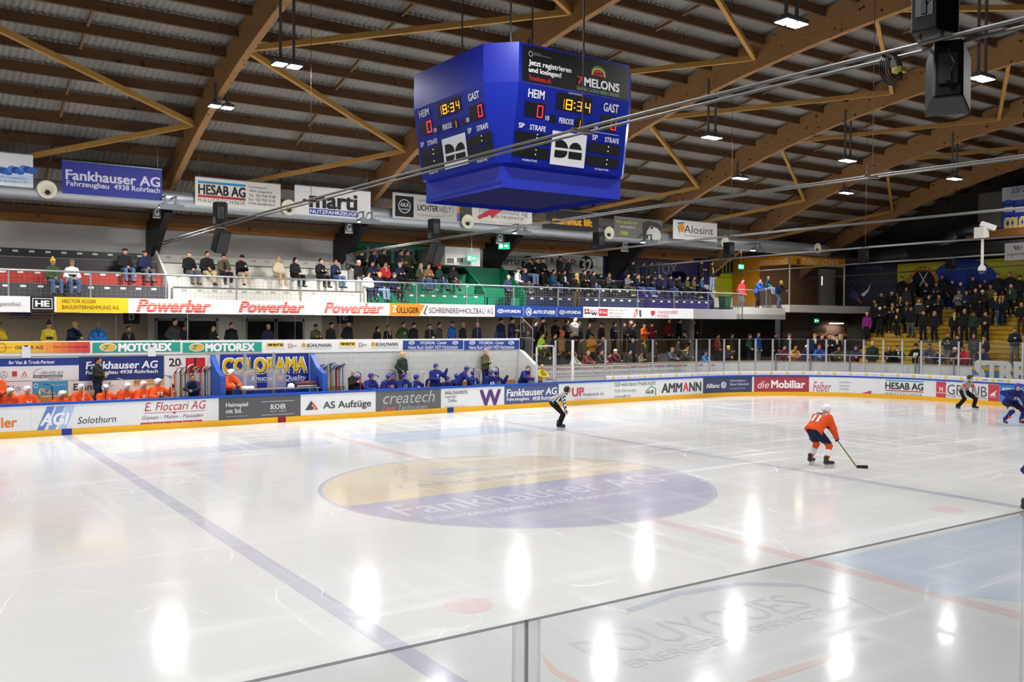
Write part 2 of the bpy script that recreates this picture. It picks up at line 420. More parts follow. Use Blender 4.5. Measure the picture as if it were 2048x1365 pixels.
# corrugated sheets, one course per purlin, each lapping over the next
SHEET = mat('#8a857e', .8, 0, .35, .55, .15)
pitch = .19; nx = int((XR-XL)/pitch*6)
xs = XL+np.arange(nx+1)*pitch/6; wv = .028*np.cos(2*PI*(xs-XL)/pitch)
for k in range(len(PY)-1):
    y0, y1 = PY[k]+.10, PY[k+1]-.06
    z0, z1 = roof_z(PY[k])+.02, roof_z(PY[k+1])+.10
    b = MB(); n = nx+1
    b.v = [(float(x), y0, float(z0+w_)) for x, w_ in zip(xs, wv)]+[(float(x), y1, float(z1+w_)) for x, w_ in zip(xs, wv)]
    b.f = [[i, i+1, n+i+1, n+i] for i in range(nx)]; b.mi = [0]*nx
    struct(b.build('ceiling', SHEET, None, True), 'corrugated fibre cement roof sheets between the purlins' if k == 0 else None)
# laths halfway between arches, and the yellowish wind braces
for i in range(-2, 5):
    x = AX0+(i+.5)*ADX; b = MB()
    for j in range(len(PY)-1):
        y0, y1 = PY[j]-.06, PY[j+1]+.06
        if j % 3 != 1: b.bar((x, y0, roof_z(y0)-.12), (x, y1, roof_z(y1)-.12), .07, .10)
    struct(b.build('lath_beam', LATH), 'short timber laths between purlins halfway along a roof bay')
def brace(i0, y0, i1, y1):
    a = (AX0+i0*ADX+.11, y0, arch_z(y0)+.42); c = (AX0+i1*ADX-.11, y1, arch_z(y1)+.42)
    b = MB(); b.bar(a, c, .13, .17); struct(b.build('brace_beam', BRACE))
BR = [(5, 1.5), (1.2, -3.2), (-5.3, -3.2), (-5.3, -11.5), (-13, -11.5), (-13, -19)]
for i in range(-2, 5):
    for ya, yb in ((3.9, -.6), (-5.3, -.6), (-5.3, -11.0), (-15.5, -11.0), (-15.5, -20.5), (-25, -20.5)): brace(i, ya, i+1, yb)
# sides that close the hall
DW = mat('#2a2622', .85)
b = MB(); b.box(XL-.2, XL, -37, 7, 0, 15); struct(b.build('wall_left', DW))
b = MB(); b.box(XL, 42, -37.2, -37, 0, 15); struct(b.build('wall_near', DW))
b = MB(); b.box(41.2, 41.5, -37, 6.3, 0, 15); struct(b.build('wall_right', mat('#33302c', .85)), 'dark end wall high above the terrace')
b = MB(); b.box(XL, 42, -37, -30.9, -.1, .0); struct(b.build('floor_near', DCONC))
b = MB(); b.box(XL, 42, 0.3, 7, -.1, -.01); struct(b.build('floor_far', DCONC))
# end terrace: yellow steps
YEL = mat('#b8951a', .6, 0, .2, 3.0); YELT = mat('#8f7a20', .7)
TX0, TR, TH = 32.15, .42, .235
def step_z(k): return 1.15+TH*k
NST = 16
b = MB()
for k in range(NST):
    x = TX0+TR*k; yl = -1.0+.11*k
    b.k = 0; b.box(x, 39.2, -30, yl, step_z(k)-TH if k else 0, step_z(k)); b.k = 1; b.box(x-.012, x+.03, -30, yl, step_z(k)-.03, step_z(k)+.003)
struct(b.build('floor_end_terrace', [YEL, mat('#5c4a14', .7)]), 'yellow stepped standing terrace behind the far end boards')
b = MB(); b.box(39.2, 41.2, -37, 6.3, 0, 4.9); struct(b.build('wall_terrace_back', DW))
# side cheek of the terrace
b = MB(); b.prism([(TX0, .9), (TX0+TR*NST, step_z(NST-1)+.9), (TX0+TR*NST, step_z(NST-1)-.2), (TX0, .0)], lambda p: (p[0], -.98+.11*(p[0]-TX0)/TR, p[1]), lambda p: (p[0], -.88+.11*(p[0]-TX0)/TR, p[1])); fixn(struct(b.build('wall_terrace_side', mat('#2c2a27', .8))))
# ------------------------------------------------------------------ lettering and signs
_TX = {}
def text_tris(s, bold=0.0, italic=0.0, spacing=1.0):
    """outline letters filled with triangles, scaled to the unit square; bold lettering is struck several times, slightly shifted"""
    key = (s, bold, italic, spacing)
    if key in _TX: return _TX[key]
    cu = bpy.data.curves.new('letters', 'FONT'); cu.body = s; cu.shear = italic; cu.space_character = spacing
    cu.resolution_u = 3; cu.dimensions = '2D'; cu.fill_mode = 'BOTH'
    ob = bpy.data.objects.new('letters', cu); me = ob.to_mesh()
    v = np.array([p.co[:2] for p in me.vertices]); f = [tuple(p.vertices) for p in me.polygons]
    ob.to_mesh_clear(); bpy.data.objects.remove(ob); bpy.data.curves.remove(cu)
    if bold > .006:
        n = len(v); sh_ = [(-1, -.7), (1, -.7), (1, .7), (-1, .7)]+([(0, 0)] if bold > .03 else [])
        v = np.concatenate([v+np.array(q)*bold*1.15 for q in sh_]); dz = np.repeat(np.arange(len(sh_))*.0009, n); f = [tuple(i+n*k for i in t) for k in range(len(sh_)) for t in f]
    else: dz = np.zeros(len(v))
    lo = v.min(0); hi = v.max(0); v = np.column_stack([(v-lo)/np.maximum(hi-lo, 1e-6), dz])
    _TX[key] = (v, f); return _TX[key]
class YP:
    """wall facing the ice at y = val"""
    def __init__(s, val): s.val = val
    def P(s, a, z, off): return (a, s.val-off, z)
    def inv(s, u, v): p = on(u, v, 1, s.val); return p[0], p[2]
    curved = False
class XP:
    """wall facing -x at x = val (reads towards -y)"""
    def __init__(s, val): s.val = val
    def P(s, a, z, off): return (s.val-off, -a, z)
    def inv(s, u, v): p = on(u, v, 0, s.val); return -p[1], p[2]
    curved = False
class BP:
    """face of the rink boards, or a line set back from it"""
    def __init__(s, back=0.0): s.b = back; s.u = np.array([pix(brd(q, .6, -back))[0] for q in _ss])
    def P(s, a, z, off): return brd(a, z, off-s.b)
    def inv(s, u, v):
        a = float(np.interp(u, s.u, _ss)); v0 = pix(brd(a, 0, -s.b))[1]; v1 = pix(brd(a, 1, -s.b))[1]
        return a, (v-v0)/(v1-v0)
    curved = True
class ZP:
    """the ice itself: a along x, z along y"""
    def P(s, a, z, off): return (a, z, .004+off*.2)
    def inv(s, u, v): p = on(u, v, 2, 0.0); return p[0], p[1]
    curved = False
def panel_mb(b, pl, a0, a1, z0, z1, off0, off1, n=1):
    n = max(n, int(abs(a1-a0)/.5) if pl.curved else 1)
    for i in range(n):
        q0 = a0+(a1-a0)*i/n; q1 = a0+(a1-a0)*(i+1)/n
        b.hexa([pl.P(q0, z0, off0), pl.P(q1, z0, off0), pl.P(q1, z0, off1), pl.P(q0, z0, off1),
                pl.P(q0, z1, off0), pl.P(q1, z1, off0), pl.P(q1, z1, off1), pl.P(q0, z1, off1)])
class Sign:
    def __init__(s, name, label, cat, pl, u0, u1, v0=None, v1=None, z=None, bg='#eeeeee', thick=.02, group=None, off=0.0, rough=.45):
        s.pl = pl; um = (u0+u1)/2
        a0, a1 = pl.inv(u0, v0 if v0 else 600)[0], pl.inv(u1, v0 if v0 else 600)[0]
        z1, z0 = (pl.inv(um, v0)[1], pl.inv(um, v1)[1]) if z is None else (z[1], z[0])
        s.a0, s.a1, s.z0, s.z1 = a0, a1, z0, z1
        b = MB(); panel_mb(b, pl, a0, a1, z0, z1, off, off+thick)
        s.o = tag(fixn(b.build(name, mat(bg, rough, 0, .03, 2))), label, cat, group); s.off = off+thick
        s.L = MB(); s.G = MB(); s.lm = []; s.gm = []; s.q = 0
    def up(s): s.q += 1; return s.off+min(s.q, 30)*.00025
    def _k(s, lst, h):
        m = ink(h)
        if m not in lst: lst.append(m)
        return lst.index(m)
    def t(s, txt, h, u0, v0, u1, v1, bold=.012, italic=0.0, sp=1.0, lift=.008):
        """one line of writing filling the photo rectangle (heights taken at its middle)"""
        um, vm = (u0+u1)/2, (v0+v1)/2
        a0 = s.pl.inv(u0, vm)[0]; a1 = s.pl.inv(u1, vm)[0]; z1 = s.pl.inv(um, v0)[1]; z0 = s.pl.inv(um, v1)[1]
        return s.tw(txt, h, a0, z0, a1, z1, bold, italic, sp, lift)
    def tw(s, txt, h, a0, z0, a1, z1, bold=.012, italic=0.0, sp=1.0, lift=.008):
        v, f = text_tris(txt, bold, italic, sp)
        s.L.add([s.pl.P(a0+(a1-a0)*x, z0+(z1-z0)*y, s.off+lift+q) for x, y, q in v], f, s._k(s.lm, h)); return s
    def r(s, h, u0, v0, u1, v1, lift=.004):
        um, vm = (u0+u1)/2, (v0+v1)/2
        return s.rw(h, s.pl.inv(u0, vm)[0], s.pl.inv(um, v1)[1], s.pl.inv(u1, vm)[0], s.pl.inv(um, v0)[1], lift)
    def rw(s, h, a0, z0, a1, z1, lift=.004):
        n = max(1, int(abs(a1-a0)/.6)) if s.pl.curved else 1; U = s.up()
        for i in range(n):
            q0 = a0+(a1-a0)*i/n; q1 = a0+(a1-a0)*(i+1)/n
            s.G.add([s.pl.P(q0, z0, U+lift), s.pl.P(q1, z0, U+lift), s.pl.P(q1, z1, U+lift), s.pl.P(q0, z1, U+lift)], [(0, 1, 2, 3)], s._k(s.gm, h))
        return s
    def p(s, h, pts, lift=.005):
        q = [s.pl.inv(*a) for a in pts]; U = s.up()
        s.G.add([s.pl.P(a, z, U+lift) for a, z in q], [tuple(range(len(q)))], s._k(s.gm, h)); return s
    def e(s, h, u, v, ru, rv, hole=0.0, lift=.005, a0=0, a1=360):
        """ellipse or ring"""
        a, z = s.pl.inv(u, v); ra = abs(s.pl.inv(u+ru, v)[0]-a); rz = abs(s.pl.inv(u, v-rv)[1]-z); n = 28; U = s.up()
        t = [math.radians(a0+(a1-a0)*i/n) for i in range(n+1)]
        if hole:
            for i in range(n):
                s.G.add([s.pl.P(a+ra*k*math.cos(w), z+rz*k*math.sin(w), U+lift) for k, w in ((hole, t[i]), (1, t[i]), (1, t[i+1]), (hole, t[i+1]))], [(0, 1, 2, 3)], s._k(s.gm, h))
        else:
            vs = [s.pl.P(a+ra*math.cos(w), z+rz*math.sin(w), U+lift) for w in t[:-1 if a1-a0 == 360 else None]]
            s.G.add(vs, [tuple(range(len(vs)))], s._k(s.gm, h))
        return s
    def done(s):
        if s.L.v: s.L.build('lettering', s.lm, s.o)
        if s.G.v: s.G.build('logo', s.gm, s.o)
        return s.o
BD = BP()
def dash(label, u0, u1, bg='#e6e8ea'):
    return Sign('advertising_board', label, 'advertising board', BD, u0, u1, z=(.205, .998), bg=bg, thick=.006, off=.001)
GB = 'advertising panels on the dasher boards'
d = dash('white board panel with orange lettering cut off by the left frame edge', -45, 62); d.t('Keller', '#e87a2c', -38, 836, 34, 857, .02).done()
d = dash('white board panel with blue slanted stripes and the word Solothurn', 63, 262)
for k, h in enumerate(('#6685c8', '#7f9cd8', '#b4c4e8')): d.p(h, [(73+k*22, 862.5-k), (94+k*19, 814-k*.6), (110+k*20, 813-k*.7), (88+k*22, 861-k*1.2)])
d.t('AGI', '#f2f4fa', 80, 826, 139, 851, .03, .25).t('Solothurn', '#3c3c44', 155, 833, 232, 846.5, .0, .2).done()
d = dash('white board panel with red italic lettering, red triangle and red bar', 262, 437)
d.t('E. Floccari AG', '#b8384a', 289, 803.5, 412, 820.5, .0, .25).r('#b8384a', 287, 824, 409, 825).p('#b8384a', [(344, 824.5), (353, 824), (349, 829)])
d.t('Gipsen - Malen - Fassaden', '#5a5a64', 284, 829.5, 406, 839.5, 0, .2).r('#b8384a', 281, 843, 404, 849.5).t('www.floccari.ch      Aarau - Basel - Olten', '#f0d8d8', 286, 844.2, 398, 848.2, 0, .1).done()
d = dash('dark grey board panel reading Heimspiel mit Stil below the penalty box', 437.6, 601, '#55555a')
d.t('Heimspiel', '#f0f0f0', 451.5, 805.5, 495.5, 816.5).t('mit Stil.', '#f0f0f0', 451.5, 818, 484, 827).t('BUCHER', '#f0f0f0', 541, 808.5, 571, 818.5).r('#dddddd', 523, 802.5, 588, 803.3).r('#dddddd', 523, 829, 588, 829.8).t('SEIT 1866', '#c8c8c8', 540, 821.3, 572, 824, 0).t('www.bucher.ch', '#c0c0c0', 452, 831.5, 495, 834, 0).done()
d = dash('white board panel with grey and orange triangle reading AS Aufzüge', 601.5, 751)
d.p('#4a4c52', [(610, 821), (622, 802), (626, 808), (623, 812), (628, 816), (625, 820.5)]).p('#e0603c', [(622.5, 800), (636.5, 819.5), (627, 820.5), (629.5, 816), (624.5, 811), (626.5, 807)])
d.t('AS Aufzüge', '#4a4c52', 646, 801.5, 742, 820, .016).done()
d = dash('dark grey board panel with thin grey letters and orange Laser word', 751.5, 881.6, '#626266')
d.t('createch', '#b9b9bb', 766, 783, 869, 806.5, -.008, .25).t('Laser', '#e07050', 765.5, 811, 794, 822, -.006, .2).t('Technology', '#b4b4b6', 796, 809.5, 855, 823, -.006, .2).done()
d = dash('white board panel with a big purple letter W', 882, 1008)
d.t('WÄLCHLIFESTE', '#4a4a50', 889, 781, 934.5, 789).t('Catering+', '#4a4a50', 889, 790.8, 912.5, 798, 0).t('Zeltbau', '#4a4a50', 895.6, 798, 913, 804.5, 0).t('W', '#5e3a78', 959, 779.5, 1001.5, 813.5, .03).t('4900 Langenthal  www.waelchlifeste.ch', '#8a8a90', 889, 812, 934, 814.5, 0).done()
d = dash('slate blue board panel with bold white serif lettering behind the linesman', 1008.6, 1117, '#4c5684')
d.t('Fankhauser AG', '#eef0f6', 1012.5, 777, 1113.5, 791.5, .022, .12).t('Fahrzeugbau', '#eef0f6', 1013, 795, 1058, 803.5, .018, .1).t('4938 Rohrbach', '#eef0f6', 1064, 792.5, 1112, 800.5, .018, .1).done()
d = dash('white board panel with rounded red letters UP', 1117.3, 1219)
d.t('UP', '#d0566a', 1143.5, 775.5, 1168, 793.5, .035).t('Metalltechnik AG', '#5c5c66', 1165.5, 785.5, 1207.5, 791.8, 0).r('#b0b0b4', 1172, 777.5, 1208, 777.9).t('www.up-metalltechnik.ch', '#9a9aa0', 1149, 797, 1193, 799.5, 0).done()
d = dash('white board panel with green house logo and three lines of text', 1219.3, 1318)
d.t('GLB wenn bauen Freude macht!', '#54545a', 1228.7, 763.5, 1311, 772, .002).t('GLB Oberaargau', '#5aa868', 1228.7, 778.5, 1272, 786, .002).t('www.glb.ch', '#54545a', 1228.7, 790, 1260, 797, .002).t('GLB', '#3f5560', 1291, 780.5, 1307, 787.5, .03)
d.p('#5aa868', [(1293.5, 779), (1303, 771.6), (1312, 777), (1312, 791), (1309.5, 791), (1309.5, 778), (1303, 774), (1295, 780)]).done()
d = dash('white board panel with tall dark letters and one red A', 1318.3, 1405.6)
d.t('AMM', '#45454a', 1322.5, 766.5, 1364.5, 785.5, .03, .1).t('A', '#dc4a50', 1365.5, 764.8, 1377, 783.5, .03).t('NN', '#45454a', 1378, 764.5, 1402, 783, .03).done()
d = dash('dark slate board panel with white round emblem beside the red panel', 1406, 1504, '#3d4466')
d.t('Allianz', '#f0f0f4', 1412, 767.5, 1439, 776.5, .02).e('#f0f0f4', 1447, 770.5, 5.4, 6.6, .8).r('#f0f0f4', 1444, 766.5, 1445.3, 774.5).r('#f0f0f4', 1446.3, 766, 1447.6, 775).r('#f0f0f4', 1448.6, 766.5, 1449.9, 774.5)
d.t('Generalagentur', '#e0e2ea', 1460, 759.5, 1492, 764.5, 0).t('Remo Krähenbühl', '#e0e2ea', 1460, 766.3, 1497, 771, 0).t('Langenthal', '#c0c4d0', 1460, 775.5, 1490, 779, 0).done()
d = dash('red board panel with white lettering in the rounded far corner', 1508, 1618, '#a83a46')
d.t('die', '#f4eeee', 1515, 762.5, 1538, 777, .0, .3).t('Mobiliar', '#f4eeee', 1542, 761, 1610.5, 777, .03).done()
d = dash('white board panel with crimson script lettering and magenta wedge', 1618.3, 1758)
d.t('Felber', '#b8406c', 1626, 764, 1662, 784, .0, .3)
for k, w in enumerate(('verführt', 'verwöhnt', 'verpflegt')): d.t(w, '#8c8c92', 1678, 762.5+k*7, 1702-k*2, 767.5+k*7, 0)
d.p('#b83c80', [(1721, 787.5), (1743, 781.5), (1743, 790)]).done()
d = dash('white board panel with stencil lettering between blue and red lines', 1758.3, 1871)
d.r('#58a8d0', 1771, 761.5, 1847, 764).t('HESAB AG', '#3a3a40', 1770.5, 766, 1847, 780, .028).r('#d05a64', 1770.5, 781.5, 1847, 784).t('HAUSTECHNIK', '#6a6a70', 1771, 786, 1846, 792, -.008, 0, 1.3).done()
d = dash('white board panel between two red squares behind the referee', 1872, 1998)
d.r('#cc4650', 1872.5, 764, 1892, 799).t('H', '#f4f4f4', 1879, 774, 1886, 783, .02).e('#f4f4f4', 1882.4, 778.5, 7, 7.5, .85).t('HONDA', '#f4f4f4', 1873.5, 784.5, 1891, 787.5)
d.t('GRAUB', '#54545a', 1895, 771.5, 1974, 792, -.004).t('Garage H. Graub     Wynau', '#7a7a80', 1893, 791, 1974, 798, -.004).r('#cc4650', 1976.5, 770, 1998, 806).p('#f4f4f4', [(1979, 791), (1988, 785), (1994, 781), (1990, 788), (1992, 792), (1984, 792)]).t('HONDA', '#f4f4f4', 1980, 793.5, 1994, 795.5).done()
d = dash('bright blue board panel partly hidden by the blue skater', 1998.5, 2075, '#3f86cc'); d.t('AEK Build', '#f0f4fa', 2003.5, 777, 2050, 785, .025).done()
# white strip with yellow diamonds at the foot of the glass
gs = Sign('advertising_strip', 'long white strip with yellow diamond logos at the foot of the far glass', 'advertising strip', BD, 1213, 2090, z=(1.078, 1.28), bg='#f0eff0', thick=.008, off=-.05)
for k in range(26):
    u = 1228+31.5*k+(k > 14)*0
    if u > 2070: break
    a = brd_s(u); gs.pl = BD
    gs.G.add([BD.P(a+dx, 1.178+dz, gs.off+.012) for dx, dz in ((-.13, 0), (0, -.075), (.13, 0), (0, .075))], [(0, 1, 2, 3)], gs._k(gs.gm, '#e8cf3c'))
    for dx, w in ((-.55, .34), (.22, .36)): gs.rw('#e6c8cc', a+dx, 1.165, a+dx+w, 1.19, .012)
gs.done()
# lettering on the low spectator wall
WP = BP(1.43)
for k, (u0, u1, vc) in enumerate(((1069, 1103, 739.5), (1106, 1144, 738.7), (1148.7, 1183, 737.6), (1186, 1222, 736.3), (1224.6, 1259.5, 735), (1261.8, 1295.4, 733.8), (1297.7, 1330, 732.6), (1332, 1364, 731.8), (1366.6, 1396, 731), (1399, 1429, 730.4))):
    lab = ['red and dark printed lettering on low wall inside the white door frame', 'red and dark lettering on low wall just right of the white door frame', 'red and dark lettering on low wall just right of the thick white post'][k] if k < 3 else 'red and dark lettering on low wall, %s from the thick white post' % ['second', 'third', 'fourth', 'fifth', 'sixth', 'seventh', 'eighth'][k-3]
    w = Sign('printed_lettering', lab, 'advertising lettering', WP, u0-1, u1+1, vc-5, vc+15, bg='#e0e0de', thick=.004, group='repeated lettering on the low wall')
    m = u0+(u1-u0)*.42
    w.t('EXPO', '#3a3a42', u0, vc-2.4, m, vc+2.6, .015).t('DESIGND', '#b23a50', m+.5, vc-2.6, u1, vc+2.4, .01).t('www.duee.ch', '#8a8a92', u0+1, vc+6.3, u1-1, vc+12, -.004).done()
# ---- fascia of the upper tier
FP = YP(FY); FZ = (3.985, 4.515)
def fas(label, u0, u1, bg='#eeeeee'): return Sign('fascia_banner', label, 'banner', FP, u0, u1, z=FZ, bg=bg, thick=.03)
d = fas('white fascia banner with grey serif lettering at the left frame edge', -60, 60); d.t('Langenthal', '#9a9a9a', -24, 604, 40, 614).done()
d = fas('black fascia banner with white framed letters HE', 60.3, 108, '#18181a'); d.r('#f2f2f2', 64.5, 597, 104.5, 618.5).r('#18181a', 66, 598.3, 103, 617.2, .006).t('HE', '#f2f2f2', 70, 601.5, 99, 614, .04, lift=.012).done()
d = fas('yellow fascia banner with two lines of dark lettering', 108.3, 256, '#f2c81e'); d.r('#eeeeee', 108.3, 594, 112.5, 624).t('HECTOR EGGER', '#5a4a18', 124, 599.5, 192, 606.5, .004).t('BAUUNTERNEHMUNG AG', '#5a4a18', 124, 611, 237, 619, .004).done()
d = fas('long white fascia banner with the striped red word printed three times', 256.3, 779)
for u0, u1, v0, v1 in ((272.5, 421, 600, 625), (477, 608.5, 604, 626), (647.7, 765.7, 606.5, 627)):
    d.t('Powerbar', '#e0523c', u0, v0, u1, v1, .03, .28)
    um = (u0+u1)/2; a0 = FP.inv(u0-2, 610)[0]; a1 = FP.inv(u1+2, 610)[0]; zt = FP.inv(um, v0)[1]; zb = FP.inv(um, v1)[1]
    for q in range(1, 5): zz = zb+(zt-zb)*q/5.2; d.G.add([FP.P(a, z, d.off+.012) for a, z in ((a0, zz), (a1, zz), (a1, zz+.016), (a0, zz+.016))], [(0, 1, 2, 3)], d._k(d.gm, '#eeeeee'))
d.done()
d = fas('orange fascia banner with slanted right end reading Zülliger', 779.3, 838, '#e8952c')
d.t('Z', '#fafafa', 783.5, 611, 792, 625, .02).t('ÜLLIGER', '#4a2a14', 793, 612.5, 837, 626.5, .008).done()
d = fas('white fascia banner with brown lettering beside the orange one', 838.3, 989)
d.p('#e8952c', [(838, 609.5), (849, 609.8), (838, 631)]).t('SCHREINEREI+HOLZBAU AG', '#5a4038', 857.6, 616.5, 985.5, 627.5, .002).p('#4a3a34', [(846, 627), (853, 611), (855, 611), (849, 626), (853, 630), (851, 630)]).done()
d = fas('blue fascia banner with three white car dealer logos', 989.3, 1165.5, '#1f3f8e')
d.e('#f2f4fa', 1000.5, 622.7, 6.4, 4.2, .72).t('H', '#f2f4fa', 997.5, 620.5, 1003.5, 625, .02, .4).t('HYUNDAI', '#f2f4fa', 1008.5, 620, 1040, 626.3, .02).r('#c8d0e6', 1046, 614, 1046.7, 632)
d.e('#f2f4fa', 1056.6, 624, 6, 7.8, .84).t('AS', '#f2f4fa', 1053, 620, 1060.5, 628, .02).t('AUTO STUDER', '#f2f4fa', 1065, 621.3, 1109, 628, .028, .15).t('Langenthal', '#c8d0e6', 1097, 629, 1109, 631, 0).r('#c8d0e6', 1112.5, 616, 1113.2, 634)
d.e('#f2f4fa', 1123.5, 625, 5.5, 4, .72).t('H', '#f2f4fa', 1121, 623, 1126, 627.3, .02, .4).t('HYUNDAI', '#f2f4fa', 1131, 622, 1160, 628.3, .02).done()
d = fas('white fascia banner with red logos and small grey lines of text', 1166, 1386.5)
d.t('M', '#c83a44', 1168, 618, 1177, 624, .03).t('SIEGRIST AG', '#d08a90', 1178.5, 620.5, 1194, 623.5).r('#2c2c30', 1168, 625.2, 1180, 628).t('W', '#2c2c30', 1181, 625, 1194, 631, .04).r('#cc3c44', 1196.3, 618, 1214.5, 632.5).e('#f4f4f4', 1200, 624.5, 2, 3, .6, lift=.007).t('Ihr Elektriker', '#f4f4f4', 1203, 622, 1213, 628, 0)
d.t('Elektro W. Siegrist AG', '#6a6a70', 1216.5, 619, 1256, 623.5, 0).t('4900 Langenthal', '#6a6a70', 1216.5, 625, 1247, 629.5, 0).t('www.elwsag.ch', '#6a6a70', 1216.5, 630.5, 1244, 635, 0)
d.p('#c89a84', [(1264, 634), (1270, 622), (1276, 619.5), (1275, 628), (1270, 635)]).p('#38447a', [(1277, 621), (1281.5, 620), (1282, 635), (1278, 634)]).p('#8a3a3a', [(1268, 620), (1275, 619), (1272, 623.5)], .007)
d.p('#c23a44', [(1300.5, 621.5), (1310, 622.5), (1308.5, 629), (1304, 633), (1301, 630)]).t('TRANSGOURMET', '#b84450', 1313, 621.8, 1355.5, 628.3, -.004).t('PRODEGA', '#b84450', 1313, 629.6, 1336, 635.3, -.004).done()
b = MB(); b.box(*(FP.inv(1386.8, 628)[0], 26.6), FY-.03, FY, FZ[0], FZ[1]); tag(b.build('fascia_cladding', mat('#a3a3a4', .6, 0, .15, 1)), 'plain grey fascia panel at the right end of the upper tier', 'fascia panel')
# ---- sign strip on top of the bench wall
TP = YP(BY-.03)
b = MB(); b.box(-9.6, TP.inv(1039.5, 690)[0], BY-.03, BY+.02, 2.53, 3.02); tag(b.build('sign_backing', mat('#e8e9e8', .5, 0, .03, 1)), 'long white backing strip for the signs above both benches', 'sign backing')
def top(label, u0, u1, v0, v1, bg): return Sign('bench_sign', label, 'advertising sign', TP, u0, u1, v0, v1, bg=bg, thick=.015)
d = top('yellow to red fading sign at the left end above the orange bench', -40, 180, 684.5, 706, '#f2c636')
for k, h in enumerate(('#f0b63a', '#eea63e', '#ec963f', '#e88640', '#e27242', '#dc5e44', '#d64c48', '#d2424a')): d.r(h, 62+k*14.7, 684.5, 77+k*14.7, 706)
d.t('GILGER AG', '#4a3c24', 30, 692, 86, 698.5, .01, lift=.012).t('Maler- und Gipsergeschäft', '#6a3a28', 106, 692, 176, 697, 0, lift=.012).e('#c86a28', 4, 696, 9, 9.5, .82).r('#c86a28', 3, 695, 24, 696.2).done()
for k, (a, c, e0, t0, t1) in enumerate(((185, 360.5, 216, 236, 343), (365, 523, 393, 410, 509))):
    d = top('teal sign with white lettering, '+('nearest the yellow and red sign' if k == 0 else 'beside the white sign with yellow squares'), a, c, 685, 705, '#1f9e88')
    d.e('#f4f4f0', e0, 695, 17-k*2, 8.6).e('#e6ac4e', e0, 695, 15.4-k*2, 7.3, lift=.008).p('#1f9e88', [(e0-8, 691), (e0+3, 690), (e0-2, 695), (e0-6, 701), (e0-9, 699), (e0-4, 695)], .011).t('MOTOREX', '#f4f4f4', t0, 686.8, t1, 703.2, .05, lift=.012).done()
d = top('white sign with two yellow squares and two dark builder names', 524, 804, 683.5, 705, '#ededec')
for k, (w0, w1, q0, q1, h0, n0, n1, dv) in enumerate(((532, 568, 576, 593, 603, 613.6, 662, 0), (678, 711, 717, 733, 741.5, 751, 795, -2))):
    d.r('#eac83e', w0, 686+dv, w1, 694.5+dv).t('weru', '#2a2a2a', w0+3, 687.8+dv, w1-3, 692.6+dv, .04, 0, 1.2, .012).t('Fenster und Türen fürs Leben', '#a0a0a4', w0, 697+dv, w1, 699+dv, 0)
    d.r('#c04050', q0, 688+dv, q0+8, 696.5+dv).r('#ededec', q0+1.3, 689.3+dv, q0+8, 695.2+dv, .007).t('UNILUX', '#5a5a60', q0+2.5, 690.5+dv, q1, 694+dv, .01, 0, 1, .012)
    d.p('#d8a23c', [(h0, 694.5+dv), (h0, 689+dv), (h0+4, 685+dv), (h0+8, 689+dv), (h0+8, 694.5+dv)]).t('BÜHLMANN', '#3a3a40', n0, 686+dv, n1, 694.7+dv, .015).t('SCHREINEREI KÜCHENBAU FENSTER', '#a0a0a4', h0, 696.8+dv, n1, 699+dv, 0)
d.done()
for k, (a, c, t0, t1, q0, q1, o0, o1) in enumerate(((806, 926, 840, 893, 816.5, 915, 823, 910), (928, 1038.3, 958, 1007.5, 938, 1028, 944, 1022))):
    d = top('blue sign with two lines of white text, '+('beside the white sign' if k == 0 else 'at the glass return'), a, c, 681.3, 699.5, '#1f3f8e')
    d.t('HYUNDAI - Center', '#f2f4fa', t0, 682.8, t1, 689, .012).t('Heinz Ruch GmbH 3429 Höchstetten', '#f2f4fa', q0, 691, q1, 698.5, .004)
    for o in (o0, o1): d.e('#f2f4fa', o, 686, 6, 3.6, .7).t('H', '#f2f4fa', o-3, 684.2, o+3, 688, .02, .4)
    d.done()
# ---- signs on the wall behind the benches
WB = YP(BY-.004)
def wal(label, u0, u1, v0, v1, bg): return Sign('wall_sign', label, 'advertising sign', WB, u0, u1, v0, v1, bg=bg, thick=.012)
d = wal('blue strip sign reading Ihr Van & Truck-Partner behind the orange bench', -40, 157.4, 717, 732.5, '#1c3a94'); d.t('Ihr Van & Truck-Partner', '#f0f2fa', 17.6, 721.5, 109.5, 728.5, .02).done()
d = wal('white sign with car maker badges behind the orange bench', -40, 157.4, 732.7, 763, '#e4e4e6')
d.e('#70747c', 7.5, 750, 7.4, 7.2, .88).r('#70747c', 7.1, 743, 7.9, 750).p('#70747c', [(7.5, 749.4), (13.5, 754), (13, 754.8), (7.5, 750.6), (2, 754.8), (1.5, 754)]).r('#c03a48', 24, 743, 34, 753.5)
for x, y in ((49, 746), (46.2, 750.4), (51.8, 750.4)): d.p('#d03a44', [(x-2.5, y), (x, y-3), (x+2.5, y), (x, y+1.2)])
d.t('GRUND AG', '#54546a', 82, 743, 126.5, 748.5, .0, .15).e('#54546a', 84, 747, 17, 10, .94, a0=95, a1=265).r('#4a4a4e', 66, 750.5, 125, 755.5).t('FÜR IHR FAHRZEUG', '#e8e8ea', 68, 751.3, 123, 754.7, .02, .2, 1, .012).t('TRIENGEN', '#7a7a80', 96, 757, 122, 760, 0).t('FUSO', '#8a8a90', 41, 753, 56, 756, 0).done()
d = wal('white sign with green and dark FBH.ch lettering behind the orange bench', -40, 64.5, 763.3, 793, '#e0e0e2'); d.t('FBH', '#44484e', 10, 772, 27, 782.5, .01).t('.ch', '#6a6a70', 28, 772, 41, 782.5, 0).r('#58a858', 22.5, 776.5, 27, 777.7, .012).done()
